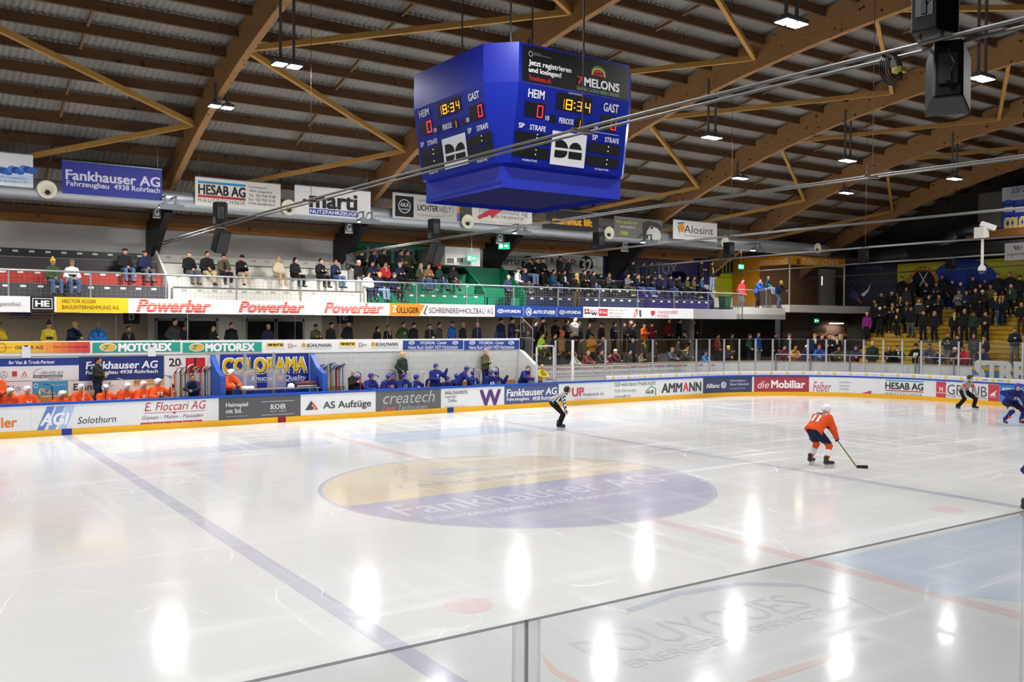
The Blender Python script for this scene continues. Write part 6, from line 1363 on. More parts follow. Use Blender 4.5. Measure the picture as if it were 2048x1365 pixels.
def head_piece(root, pose, kind, m, name=None):
    o = link(name or kind, HW[kind], root); over(o, m)
    o.matrix_local = Matrix.Translation(Vector(pose.head))@Matrix(pose.R.tolist()).to_4x4(); return o
ROWS = {}
def head_base(P, p, rz, s=1.0):
    """where the feet stand when the head is at P"""
    h = Matrix.Rotation(rz, 3, 'Z')@Vector((p.head[0]*s, p.head[1]*s, 0)); return np.array([P[0]-h[0], P[1]-h[1], P[2]])
def person(u, v, ax, val, pose, jk, tr, hw, hc, group, place, base=None, rz=.2, look=None, shoes=True, smin=.8, extra=None, jname='jacket'):
    pr = PR[pose]; P = on(u, v, ax, val); H = pr.top+(.02 if hw in ('hair', None, 'long_hair') else .04); s = 1.0
    if base is None: z = P[2]-H
    else:
        z = base; s = min(1.12, max(smin, (P[2]-base)/H))
        if pose in SITS: s = min(1.08, max(.9, s))
    P = head_base(P, pr.pose, rz, s)
    o = link('person', pr.body); o.location = (P[0], P[1], z); o.rotation_euler = (0, 0, rz); o.scale = (s, s, s)
    over(o, SKM[pr_rnd.randrange(4)])
    over(link(jname, pr.jacket, o), cloth(CN[jk])); over(link('trousers', pr.trousers, o), cloth(CN[tr]))
    if shoes:
        for me in pr.shoes: over(link('shoe', me, o), mat(['#1c1816', '#3a2a1c', '#c8c4bc', '#22222a'][pr_rnd.randrange(4)], .6))
    if hw: head_piece(o, pr.pose, hw, cloth(CN[hc]))
    if extra: extra(o, pr)
    posture = 'seated' if pose in SITS else ('leaning' if pose in ('lean', 'chin') else 'standing')
    hat = {'hair': '%s' % (hc if 'hair' in hc else hc+' hair'), 'long_hair': 'long %s' % (hc if 'hair' in hc else hc+' hair'), None: 'bald head', 'beanie': hc+' beanie', 'bobble_hat': hc+' bobble hat', 'cap': hc+' cap', 'flat_cap': hc+' flat cap', 'hat': hc+' brimmed hat', 'hood': hc+' hood', 'helmet': hc+' helmet'}[hw]
    lb = look or 'person in %s %s, %s, %s %s' % (jk, jname, hat, posture, place)
    ROWS.setdefault((group, place), []).append((u, lb, o, bool(look)))
    tag(o, None, 'person', group); return o
def scarf(col, col2=None):
    def f(o, pr):
        p = pr.pose; b = MB(); c = p.nek+p.up*.0
        b.tube([tuple(c+np.array([.085*math.cos(a), .085*math.sin(a)-.0, .02])) for a in np.linspace(0, 2*PI, 13)], .035, 7, False)
        e = p.che+p.fw*.165; b.bar(tuple(c+p.fw*.11), tuple(e+p.up*.02), .09, .03); sc = b.build('scarf', cloth(col), o, True)
        if col2:
            b = MB()
            for q in (.25, .6): m_ = (c+p.fw*.11)*(1-q)+(e)*q; b.bar(tuple(m_), tuple(m_-p.up*.05), .094, .036)
            b.build('scarf_stripe', cloth(col2), sc)
    return f
def lanyard(col):
    def f(o, pr):
        p = pr.pose; b = MB(); e = p.che+p.fw*.155-p.up*.05
        for q in (-1, 1): b.bar(tuple(p.nek+np.array([q*.06, 0, .0])+p.fw*.09), tuple(e), .018, .008)
        b.build('lanyard', cloth(col), o)
    return f
def panel_patch(col, w=.22, h=.3, up=.0):
    """a light chest panel or print, wrapped onto the jacket"""
    def f(o, pr):
        b = MB(); n = 6; p = pr.pose; T = bvh_of(pr.jacket); vs = []; ok = True
        for i in range(n+1):
            for j in range(n+1):
                q = p.che+p.up*(up+h*(j/n-.5))+np.array([w*(i/n-.5), 0, 0]); hit = T.ray_cast(Vector(q+p.fw*.6), Vector(-p.fw))
                vs.append(tuple(np.array(hit[0])+p.fw*.008) if hit[0] else tuple(q+p.fw*.16))
        b.add(vs, [(i*(n+1)+j, i*(n+1)+j+1, (i+1)*(n+1)+j+1, (i+1)*(n+1)+j) for i in range(n) for j in range(n)]); b.build('chest_panel', cloth(col), o)
    return f
from mathutils.bvhtree import BVHTree
_BV = {}
def bvh_of(me):
    if me.name not in _BV: _BV[me.name] = BVHTree.FromPolygons([v.co for v in me.vertices], [tuple(p.vertices) for p in me.polygons])
    return _BV[me.name]
def both(*fs):
    def f(o, pr):
        for g in fs: g(o, pr)
    return f
# ---- upper tier: z of the seat, y of the row
R1, R2, R3 = (3.24, 5.02), (4.04, 5.54), (4.84, 6.02)
def up_row(row, place, group, data):
    y, zb = row
    for d in data:
        u, v, pose, jk, tr, hw, hc = d[:7]; ex = d[7] if len(d) > 7 else None
        sit = pose in SITS
        person(u, v, 1, y if sit else y-.3, pose, jk, tr, hw, hc, group, place, zb if sit else zb-.48, .15+pr_rnd.uniform(-.15, .35), None, True, .85, ex)
G = 'spectators on the upper tier'
up_row(R1, 'on the lowest red block row', G, [(106, 516, 'sit', 'green', 'jeans', 'bobble_hat', 'yellow'), (144, 520, 'sit', 'white', 'jeans', 'beanie', 'grey', panel_patch('#26262a', .3, .16, -.12))])
up_row(R2, 'on the red block', G, [(250, 495, 'sit', 'black', 'jeans', 'flat_cap', 'black'), (290, 500, 'sit', 'navy', 'grey jeans', 'flat_cap', 'black')])
up_row(R2, 'on the white seats', G, [(379, 501, 'sit', 'black', 'grey jeans', 'flat_cap', 'grey'), (415, 502, 'sitc', 'black', 'beige', 'hair', 'dark'), (448, 510, 'sit', 'camouflage', 'black', 'beanie', 'black', panel_patch('#1c1c1e', .12, .34)), (484, 510, 'sitp', 'black', 'beige', 'beanie', 'black'),
       (557, 513, 'sit', 'cream', 'beige', 'long_hair', 'blond'), (591, 516, 'sit', 'black', 'black', 'long_hair', 'dark'), (642, 517, 'sitx', 'black', 'black', 'hair', 'dark'), (671, 521, 'sitx', 'navy', 'jeans', 'hair', 'brown hair')])
up_row(R3, 'in the green block back row', G, [(703, 489, 'sit', 'grey', 'black', 'long_hair', 'brown hair'), (724, 501, 'sitp', 'black', 'black', 'hair', 'dark'), (748, 499, 'sitc', 'black', 'grey jeans', 'hair', 'dark', lanyard('#3a66c8')), (768, 496, 'sit', 'black', 'black', 'hair', 'dark'), (803, 496, 'sitx', 'dark grey', 'black', 'hair', 'dark', panel_patch('#8a8680', .1, .3)), (815, 498, 'sit', 'olive', 'black', 'hair', 'brown hair'), (868, 503, 'pockets', 'brown', 'black', 'cap', 'brown')])
up_row(R2, 'in the green block middle row', G, [(718, 523, 'sit', 'black', 'grey jeans', 'beanie', 'white'), (745, 525, 'sitx', 'navy', 'black', 'hair', 'dark'), (771, 528, 'sit', 'red', 'black', 'hair', 'dark', scarf('#b8a89c')), (800, 526, 'sitx', 'navy', 'black', 'hair', 'grey hair'), (842, 530, 'sit', 'olive', 'jeans', 'long_hair', 'blond', scarf('#9a968c')), (857, 528, 'sitx', 'tan', 'jeans', 'hair', 'brown hair'), (879, 533, 'sitc', 'dark green', 'jeans', 'beanie', 'red'), (907, 534, 'sitc', 'black', 'grey jeans', 'cap', 'black')])
up_row(R1, 'in the green block front row', G, [(737, 547, 'sit', 'white', 'navy', 'long_hair', 'dark'), (760, 546, 'sit', 'navy', 'light jeans', 'hair', 'blond'), (789, 548, 'sit', 'navy', 'black', 'beanie', 'grey')])
up_row(R3, 'below the Radio 32 wall', G, [(1060, 514, 'sitp', 'black', 'light jeans', 'cap', 'black'), (1075, 514, 'sit', 'black', 'black', 'beanie', 'black'), (1086, 512, 'sitx', 'black', 'black', 'beanie', 'black'), (1121, 512, 'down', 'black', 'black', 'beanie', 'black'), (1138, 517, 'pockets', 'black', 'black', None, 'black')])
up_row(R2, 'on the dark navy seats', G, [(1037, 539, 'sit', 'white', 'dark grey', 'cap', 'black', panel_patch('#8a8478', .12, .34)), (1051, 537, 'sit', 'navy', 'grey jeans', 'hair', 'grey hair'), (1108, 542, 'sit', 'teal', 'jeans', 'hair', 'dark'), (1129, 543, 'sit', 'black', 'navy', 'hair', 'dark', panel_patch('#c8ccd0', .12, .34)), (1169, 540, 'sitx', 'black', 'black', 'hair', 'dark'), (1187, 543, 'sitc', 'black', 'jeans', 'hair', 'dark'), (1219, 552, 'sitp', 'dark grey', 'black', 'cap', 'black', panel_patch('#a8d838', .07, .3))])
for u, v, p, j, t_, h, c, ex in ((1017, 556, 'pockets', 'navy', 'black', None, 'black', None), (1154, 546, 'pockets', 'black', 'camouflage', 'beanie', 'yellow', scarf('#e0b42c', '#1c1c1e'))):
    person(u, v, 1, 2.55, p, j, t_, h, c, G, 'at the rail before the dark seats', 4.42, .2, None, True, .85, ex)
up_row(R2, 'on the purple seats', G, [(1257, 548, 'sitp', 'grey', 'olive', 'hair', 'dark'), (1277, 548, 'sitp', 'navy', 'jeans', 'hair', 'brown hair', scarf('#c8a42c')), (1297, 550, 'sitp', 'black', 'jeans', 'hair', 'dark'), (1320, 550, 'sit', 'navy', 'black', 'hair', 'grey hair'), (1341, 551, 'sit', 'navy', 'jeans', 'hair', 'dark'), (1358, 552, 'sit', 'black', 'black', 'hair', 'dark'), (1375, 554, 'sit', 'olive', 'black', 'hair', 'brown hair'), (1388, 552, 'sitx', 'camouflage', 'black', 'hair', 'dark'), (1404, 553, 'sit', 'teal', 'black', 'hair', 'dark')])
up_row(R3, 'below the TOX wall', G, [(1266, 521, 'pockets', 'black', 'black', 'hair', 'dark'), (1287, 524, 'down', 'navy', 'black', 'hair', 'dark'), (1302, 523, 'front', 'dark grey', 'black', 'hair', 'dark'), (1403, 518, 'crossed', 'black', 'black', 'cap', 'black'), (1424, 522, 'down', 'black', 'light jeans', 'hair', 'brown hair', panel_patch('#d0b42c', .09, .34))])
G = 'spectators on the lounge balcony'
person(1485, 556, 1, 2.9, 'pockets', 'red', 'grey jeans', 'beanie', 'black', G, 'by the bin', 4.42, .2, 'person in red jacket and black beanie standing right of the purple seats')
person(1520, 557, 1, 2.75, 'chin', 'blue', 'black', 'hair', 'brown hair', G, 'balcony', 4.66, .25, 'person in blue jacket leaning on the bar table left of the lounge')
person(1537, 552, 1, 2.9, 'sit', 'teal', 'light jeans', 'beanie', 'pink', G, 'balcony', 5.75, .2, 'child in teal and neon green jacket sitting on the bar table', True, .7, panel_patch('#6ae03a', .26, .2, -.12)).scale = (.78,)*3
person(1563, 561, 1, 2.5, 'lean', 'navy', 'jeans', 'beanie', 'yellow', G, 'balcony', 4.66, .3, 'young person in navy coat and striped beanie leaning on the balcony rail', True, .7)
# ---- behind the bench glass
G = 'spectators behind the bench glass'
def stand(data, y, base, place, group, rz0=.2, sm=.8):
    for d in data:
        u, v, pose, jk, tr, hw, hc = d[:7]; ex = d[7] if len(d) > 7 else None
        person(u, v, 1, y+pr_rnd.uniform(-.12, .12), pose, jk, tr, hw, hc, group, place, base, rz0+pr_rnd.uniform(-.25, .35), None, False, sm, ex)
stand([(-4, 641, 'front', 'yellow', 'black', 'cap', 'black'), (98, 643, 'down', 'yellow', 'black', 'bobble_hat', 'dark grey', panel_patch('#1b2240', .26, .1, -.1)), (150, 642, 'chin', 'navy', 'black', 'cap', 'yellow'), (196, 644, 'pockets', 'bright blue', 'black', 'hair', 'grey hair', lanyard('#1a1a1d')), (257, 655, 'down', 'black', 'black', 'hair', 'dark', lanyard('#a8a8a0')), (350, 637, 'pockets', 'dark grey', 'black', 'hair', 'dark'), (368, 650, 'down', 'black', 'black', 'hair', 'dark'), (427, 655, 'phone', 'black', 'black', 'long_hair', 'blond'), (463, 645, 'down', 'black', 'black', 'hair', 'dark'), (537, 648, 'down', 'navy', 'black', None, 'black'),
       (632, 648, 'crossed', 'olive', 'black', 'beanie', 'black'), (663, 644, 'down', 'black', 'black', 'beanie', 'black'), (697, 640, 'pockets', 'black', 'black', 'beanie', 'black'), (755, 655, 'down', 'black', 'black', 'long_hair', 'dark'), (777, 650, 'down', 'black', 'black', 'hair', 'brown hair', scarf('#c8b0a0')), (807, 644, 'pockets', 'green', 'black', 'hair', 'brown hair', panel_patch('#b8d04a', .07, .1)), (828, 645, 'down', 'black', 'black', 'beanie', 'black'), (860, 647, 'front', 'black', 'black', 'beanie', 'black'), (879, 645, 'down', 'dark grey', 'black', 'hair', 'dark'), (905, 642, 'down', 'blue', 'black', 'cap', 'navy'), (927, 645, 'down', 'black', 'black', 'hair', 'grey hair'), (955, 644, 'down', 'navy', 'black', None, 'black')], 2.5, 2.10, 'behind the bench glass', G)
stand([(997, 656, 'down', 'teal', 'black', 'long_hair', 'blond'), (1003, 636, 'down', 'navy', 'black', 'hair', 'dark'), (1025, 635, 'crossed', 'navy', 'black', 'hair', 'dark'), (1045, 635, 'front', 'dark grey', 'black', 'hair', 'brown hair', panel_patch('#b8c0c8', .08, .26, .05))], 2.6, 2.10, 'at the end of the bench glass', G)
# ---- standing crowd right of the bench
G = 'standing crowd right of the benches'
stand([(1072, 642, 'down', 'black', 'black', 'hair', 'dark'), (1087, 634, 'pockets', 'black', 'dark grey', 'hair', 'dark', panel_patch('#d0d0cc', .09, .4, -.02)), (1112, 640, 'phone', 'black', 'black', 'hair', 'dark'), (1134, 640, 'crossed', 'black', 'black', 'hair', 'dark'), (1150, 633, 'down', 'light grey', 'black', 'hair', 'dark'), (1158, 643, 'down', 'black', 'black', 'cap', 'black'), (1179, 646, 'down', 'black', 'black', 'hair', 'dark', panel_patch('#b8a878', .05, .2, .1)), (1204, 645, 'down', 'black', 'black', 'cap', 'black'), (1229, 645, 'down', 'navy', 'black', 'hair', 'dark', panel_patch('#b8d83a', .26, .03, .05)), (1248, 646, 'front', 'black', 'black', 'hair', 'brown hair'), (1262, 638, 'down', 'black', 'black', 'cap', 'black'), (1268, 646, 'down', 'black', 'black', 'hair', 'dark'), (1289, 646, 'crossed', 'orange', 'black', 'cap', 'black'), (1304, 645, 'phone', 'dark red', 'black', 'hair', 'dark'),
       (1338, 636, 'pockets', 'dark red', 'black', 'hair', 'dark'), (1360, 637, 'down', 'black', 'black', 'hair', 'dark'), (1388, 640, 'front', 'black', 'black', 'hair', 'dark')], 3.75, 2.10, 'top row below the fascia', G)
stand([(1085, 664, 'pockets', 'lime', 'black', 'hair', 'dark', panel_patch('#1c1c1e', .3, .1, -.15)), (1110, 666, 'down', 'black', 'black', 'hair', 'dark'), (1125, 658, 'down', 'tan', 'dark grey', 'beanie', 'neon orange'), (1143, 662, 'down', 'black', 'black', 'hair', 'brown hair'), (1161, 676, 'down', 'dark grey', 'black', 'hair', 'dark'), (1183, 665, 'phone', 'mustard', 'black', 'cap', 'black'), (1199, 683, 'down', 'navy', 'black', 'hair', 'dark'), (1207, 674, 'down', 'dark grey', 'black', None, 'black'), (1266, 677, 'down', 'navy', 'black', 'hair', 'grey hair'), (1288, 678, 'down', 'dark grey', 'black', 'hair', 'dark', scarf('#d0c03a')), (1311, 682, 'down', 'dark grey', 'black', 'hood', 'dark grey'),
       (1357, 680, 'front', 'camouflage', 'black', 'cap', 'olive'), (1371, 672, 'pockets', 'black', 'black', 'bobble_hat', 'white'), (1370, 657, 'phone', 'black', 'black', 'hat', 'black'), (1436, 667, 'pockets', 'dark red', 'black', 'hair', 'dark', panel_patch('#c8a86a', .16, .34)), (1464, 667, 'down', 'black', 'dark grey', 'hair', 'brown hair'), (1500, 667, 'pockets', 'dark green', 'black', 'beanie', 'olive'), (1517, 664, 'down', 'blue', 'grey', 'hair', 'brown hair'), (1551, 666, 'down', 'black', 'black', 'hair', 'dark')], 2.85, 1.35, 'middle row behind low wall', G, .2, .75)
stand([(1076, 702, 'down', 'black', 'black', 'hair', 'dark'), (1090, 686, 'lean', 'black', 'black', 'hair', 'brown hair', lanyard('#c8c05a')), (1152, 706, 'lean', 'light grey', 'black', 'beanie', 'olive', panel_patch('#b8d04a', .2, .1)), (1177, 702, 'lean', 'rust', 'black', 'hair', 'grey hair'), (1203, 700, 'lean', 'dark grey', 'black', 'hair', 'brown hair'), (1219, 707, 'lean', 'maroon', 'black', 'hair', 'dark'), (1231, 698, 'chin', 'maroon', 'black', 'beanie', 'white'), (1260, 700, 'down', 'dark green', 'black', 'hair', 'dark'), (1282, 703, 'phone', 'grey', 'black', 'long_hair', 'dark'), (1345, 694, 'lean', 'grey jeans', 'black', 'flat_cap', 'grey'), (1374, 691, 'lean', 'dark grey', 'black', 'hair', 'dark', scarf('#d0a83a')), (1412, 703, 'lean', 'bright blue', 'black', 'cap', 'dark grey'), (1457, 691, 'front', 'navy', 'black', 'beanie', 'yellow')], 2.0, .85, 'front row at low wall', G, .2, .6)
# ---- people behind the rounded corner: stand on the passage floor / first terrace step
G = 'standing crowd behind the far corner'
def corner(data, back, base, place):
    for d in data:
        u, v, pose, jk, tr, hw, hc = d[:7]; ex = d[7] if len(d) > 7 else None
        pl = BP(back); a, z = pl.inv(u, v); q = brd(a, z, -back); pr = PR[pose]; H = pr.top+.04
        s = min(1.1, max(.6, (z-base)/H)); o = person(u, v, 1, q[1], pose, jk, tr, hw, hc, G, place, base, -min(PI/2, max(0, (a-SMAX)/RR))+pr_rnd.uniform(-.1, .4), None, False, .8, ex)
        hb = head_base(q, pr.pose, o.rotation_euler[2], s); o.location = (hb[0], hb[1], base); o.scale = (s, s, s)
corner([(1568, 690, 'lean', 'maroon', 'black', 'hair', 'dark', lanyard('#c8c0b0')), (1590, 690, 'lean', 'mustard', 'black', 'hair', 'dark'), (1613, 690, 'front', 'navy', 'black', 'beanie', 'white'), (1638, 689, 'lean', 'blue', 'blue', 'cap', 'red'), (1677, 692, 'lean', 'olive', 'olive', 'hair', 'dark'), (1711, 690, 'lean', 'navy', 'black', 'cap', 'dark grey'), (1744, 681, 'down', 'dark green', 'brown', None, 'black'), (1777, 692, 'lean', 'black', 'black', 'hood', 'tan'), (1796, 690, 'lean', 'black', 'black', 'hair', 'dark', scarf('#d8d4cc')), (1831, 687, 'lean', 'black', 'black', 'hat', 'black', panel_patch('#d8d4b8', .2, .24)), (1858, 686, 'lean', 'grey jeans', 'black', 'cap', 'dark grey', panel_patch('#b8b0a0', .2, .14, -.14)), (1876, 699, 'lean', 'navy', 'black', 'cap', 'navy'), (1909, 694, 'lean', 'black', 'black', 'beanie', 'white'), (1924, 692, 'lean', 'red', 'brown', 'cap', 'dark grey'), (1965, 695, 'lean', 'navy', 'black', 'hair', 'dark')], 1.85, .92, 'behind the corner glass')
corner([(1578, 666, 'down', 'black', 'black', 'cap', 'dark grey', scarf('#c8c4b8')), (1629, 667, 'down', 'navy', 'black', 'cap', 'tan', both(scarf('#d8d4c0', '#c8a43a'))), (1643, 668, 'down', 'black', 'black', 'hair', 'brown hair'), (1658, 667, 'crossed', 'black', 'black', 'hair', 'brown hair'), (1672, 668, 'down', 'black', 'black', 'beanie', 'black', scarf('#d8d8c8', '#c8b43a'))], 3.0, 1.25, 'at the passage below the lounge')
# ---- yellow end terrace
G = 'standing crowd on the yellow terrace'
def terrace(data, place):
    for d in data:
        u, v, pose, jk, tr, hw, hc = d[:7]; ex = d[7] if len(d) > 7 else None
        best = None
        for k in range(1, NST):
            x = TX0+TR*k+.2; P = on(u, v, 0, x); e = abs(P[2]-step_z(k)-1.74)
            if P[1] > -1.2+.11*k: e += .3
            if best is None or e < best[0]: best = (e, k, x)
        e, k, x = best
        person(u, v, 0, x, pose, jk, tr, hw, hc, G, place, step_z(k), -PI/2+pr_rnd.uniform(-.1, .5), None, True, .85, ex)
terrace([(1896, 665, 'crossed', 'black', 'grey', 'hair', 'dark', panel_patch('#9ab83a', .06, .26)), (1915, 669, 'down', 'black', 'black', 'beanie', 'black'), (1948, 667, 'down', 'dark grey', 'dark grey', 'hood', 'dark grey'), (1968, 670, 'down', 'black', 'dark grey', 'beanie', 'black', scarf('#c8ac78')), (2030, 655, 'phone', 'navy', 'grey', 'hair', 'brown hair')], 'lower terrace rows')
terrace([(1909, 623, 'down', 'black', 'black', 'hair', 'brown hair', scarf('#d8c84a', '#e8e4dc')), (1929, 618, 'down', 'black', 'black', 'hair', 'grey hair'), (1947, 623, 'down', 'dark green', 'black', 'beanie', 'dark grey'), (1971, 623, 'front', 'black', 'black', 'hair', 'dark', panel_patch('#c88a8a', .12, .12, -.1)), (1847, 621, 'down', 'black', 'black', 'hair', 'dark'), (1869, 623, 'down', 'black', 'black', 'long_hair', 'blond'), (1795, 617, 'down', 'black', 'black', 'cap', 'yellow', panel_patch('#e0b42c', .14, .2)), (1822, 613, 'down', 'black', 'grey jeans', 'hair', 'dark'), (1734, 624, 'down', 'purple', 'black', 'cap', 'white'), (1770, 610, 'crossed', 'black', 'black', 'hair', 'dark'), (1752, 606, 'down', 'black', 'black', 'hair', 'brown hair')], 'third terrace group up')
terrace([(2000, 590, 'down', 'navy', 'jeans', 'hair', 'dark', scarf('#c8a83a')), (1838, 597, 'pockets', 'dark grey', 'black', 'hair', 'brown hair', panel_patch('#d8d8d6', .34, .06, .2)), (1858, 590, 'front', 'black', 'black', 'hair', 'brown hair'), (1878, 589, 'crossed', 'black', 'black', 'hair', 'dark', scarf('#6a5a44')), (1814, 602, 'down', 'black', 'black', 'hair', 'brown hair', lanyard('#c8c05a')), (1785, 605, 'crossed', 'black', 'black', 'hair', 'brown hair', scarf('#b89a3a')), (2043, 605, 'pockets', 'black', 'brown', None, 'black'), (1749, 599, 'down', 'black', 'black', 'hair', 'dark'), (1760, 613, 'phone', 'black', 'black', 'cap', 'white')], 'middle terrace rows')
terrace([(1918, 579, 'phone', 'grey', 'black', 'hair', 'dark'), (1933, 581, 'front', 'navy', 'black', 'hair', 'dark'), (1951, 576, 'down', 'black', 'black', 'hair', 'brown hair'), (1965, 580, 'front', 'black', 'black', 'beanie', 'white'), (1981, 569, 'down', 'olive', 'black', 'hair', 'brown hair'), (1991, 583, 'down', 'black', 'black', 'hair', 'brown hair', scarf('#d8b83a')), (2022, 567, 'down', 'dark green', 'black', 'hair', 'dark', lanyard('#d8d06a')), (1763, 585, 'down', 'black', 'black', 'hair', 'brown hair'), (1784, 583, 'down', 'black', 'black', 'cap', 'white'), (1801, 592, 'crossed', 'black', 'black', 'hair', 'brown hair', scarf('#b8862a')), (1813, 574, 'down', 'dark grey', 'black', 'long_hair', 'brown hair'), (2006, 588, 'down', 'black', 'black', 'beanie', 'black', scarf('#7a7a5a'))], 'upper terrace rows')
terrace([(1804, 553, 'down', 'black', 'black', 'hair', 'dark'), (1823, 556, 'down', 'black', 'black', 'hair', 'dark'), (1853, 565, 'phone', 'black', 'black', 'hair', 'brown hair'), (1873, 563, 'crossed', 'black', 'black', 'cap', 'dark grey'), (1885, 549, 'down', 'black', 'black', 'hair', 'dark'), (1905, 560, 'down', 'black', 'black', 'hair', 'dark'), (1921, 563, 'down', 'navy', 'black', 'hair', 'dark'), (1946, 552, 'pockets', 'black', 'black', 'hair', 'brown hair'), (1970, 558, 'down', 'black', 'black', 'hair', 'dark'), (1996, 546, 'down', 'black', 'black', 'hair', 'dark'), (2020, 537, 'pockets', 'black', 'black', 'hair', 'dark'), (2040, 550, 'down', 'black', 'black', 'cap', 'black'), (1960, 566, 'down', 'black', 'black', 'cap', 'black')], 'top terrace row at the wall painting')
# ------------------------------------------------------------------ hockey players, officials and staff
OR, ORD_, NV, RB, WHT = '#e4551f', '#d84e1c', '#171c3c', '#1e2774', '#e8e8ea'
def ik(p, q, target, hint, la=.30, lb=.27):
    """bend one arm so the wrist reaches target, elbow towards hint"""
    a = p.sh[q]; t = np.array(target, float); d = t-a; L = np.linalg.norm(d)
    if L > (la+lb)*.985: t = a+d/L*(la+lb)*.985; d = t-a; L = np.linalg.norm(d)
    n = d/L; m = (la*la-lb*lb+L*L)/(2*L); h = math.sqrt(max(0, la*la-m*m)); hn = np.array(hint, float); hn -= n*(hn@n); hn /= np.linalg.norm(hn)
    p.el[q] = a+n*m+hn*h; p.wr[q] = t; return p
def glove_mesh(p, q, h=.014):
    w = p.wr[q]; d = p.wr[q]-p.el[q]; d = d/np.linalg.norm(d)
    P = [(c[0], c[1], c[2], c[3]+.010, c[4]+.010) for c in hand_prims(w, d, q, .55)]+[('c', tuple(w-d*.10), tuple(w+d*.03), .062, .050)]
    return to_mesh('glove', grow(P, h, .018), [DARK])
def skate(parent, p, q, rz=0.0):
    a = p.an[q]; t = p.toe[q]; P = [('c', tuple(a+np.array([0, .04, -.02])), tuple(t+np.array([0, -.005, .012])), .054, .050), ('c', tuple(a+np.array([0, .02, .10])), tuple(a+np.array([0, .02, -.02])), .06, .055)]
    o = link('skate', to_mesh('skate', grow(P, .013, .025, [((0, 0, t[2]-.03), (0, 0, -1))]), [mat('#2a2b2e', .4)]), parent)
    f = t-a; f[2] = 0; f /= np.linalg.norm(f); b = MB(); z0 = t[2]-.03; c0 = a-f*.09; c1 = t+f*.05
    b.bar((c0[0], c0[1], z0-.025), (c1[0], c1[1], z0-.025), .022, .05); hl = b.build('blade_holder', mat('#e6e6e8', .4), o); b = MB(); b.bar((c0[0], c0[1], z0-.062), (c1[0], c1[1], z0-.062), .006, .03); b.build('blade', metal('#c8ccd0', .2), hl)
    return o
def decal(root, me, p, txt, h, cx, cz, w, hh, back=True, name='jersey_number', bold=.03, italic=0.0, box=False):
    """writing wrapped onto the jersey from behind or in front"""
    T = bvh_of(me); sg = -1 if back else 1; b = MB()
    if box:
        n = 8; v = np.array([(i/n, j/n, 0) for i in range(n+1) for j in range(n+1)]); f = [(i*(n+1)+j, (i+1)*(n+1)+j, (i+1)*(n+1)+j+1, i*(n+1)+j+1) for i in range(n) for j in range(n)]
    else: v, f = text_tris(txt, bold, italic)
    vs = []
    for x, y, dz in v:
        q = p.pel+p.up*(cz+hh*(y-.5))+np.array([(cx+w*(x-.5))*(-1 if back else 1), 0, 0])
        hit = T.ray_cast(Vector(q+p.fw*sg*.7), Vector(-p.fw*sg)); vs.append(tuple((np.array(hit[0]) if hit[0] else q+p.fw*sg*.17)+p.fw*sg*(.010 if box else .016+dz)))
    b.add(vs, f); return b.build(name, cloth(h), root)
class Player:
    """prototype with jersey, pants, gloves, socks"""
    def __init__(s, p, h=.02, jr=.045, hem=-.16, gloves=True, flare=.03):
        s.pose = p; fist = .5
        V, Fq = grow(p.body()+p.hands(fist), h, .022); s.body = to_mesh('body', (V, Fq), [SKM[0], DARK, LIP], face_idx(V, Fq, p).tolist())
        P, C = p.jacket(jr, hem, flare); s.jersey = to_mesh('jersey', grow(P, h*1.1, .04, C), [DARK])
        P = [('c', tuple(p.hip[-1]+p.up*.05), tuple(p.hip[1]+p.up*.05), .14, .14)]
        for q in (-1, 1): m_ = p.kn[q]*.85+p.hip[q]*.15; P.append(('c', tuple(p.hip[q]), tuple(m_), .125, .105))
        kc = [(tuple(p.kn[q]*.82+p.hip[q]*.18), tuple((p.kn[q]-p.hip[q])/np.linalg.norm(p.kn[q]-p.hip[q]))) for q in (-1,)]
        cl = [((0, 0, min(p.kn[-1][2], p.kn[1][2])+.07), (0, 0, -1))] if not p.sit else []
        s.pants = to_mesh('hockey_pants', grow(P, h*1.1, .03, cl), [DARK]); s.legs = []
        for q in (-1, 1):
            P = [('c', tuple(p.kn[q]*.8+p.hip[q]*.2), tuple(p.kn[q]), .085, .088), ('c', tuple(p.kn[q]), tuple(p.an[q]+np.array([0, 0, .06])), .082, .062)]; s.legs.append(to_mesh('sock', grow(P, h, .02), [DARK]))
        s.gloves = [glove_mesh(p, q) for q in (-1, 1)] if gloves else []
        s.top = p.head[2]+.155
def bench_pose(i):
    if i == 0: p = Pose(sit=True, lean=.18, arms=('stick', 'stick'), hy=.4, broad=1.12)
    elif i == 1: p = Pose(sit=True, lean=.42, arms=('lap', 'lap'), hy=.35, hp=.15, broad=1.12)
    else: p = Pose(sit=True, lean=.12, arms=('stick', 'high'), hy=.6, broad=1.12)
    return p
BPR = [Player(bench_pose(i)) for i in range(3)]
SPR = {'stand': Player(Pose(lean=.12, arms=('front', 'front'), hy=.35, broad=1.12)), 'raise': Player(Pose(lean=.05, arms=('front', 'high'), hy=.2, hp=.25, broad=1.12)),
       'over': Player(Pose(lean=.62, arms=('rail', 'reach'), hy=.45, broad=1.12)), 'bent': Player(Pose(lean=.55, arms=('rail', 'rail'), hy=.5, broad=1.12))}
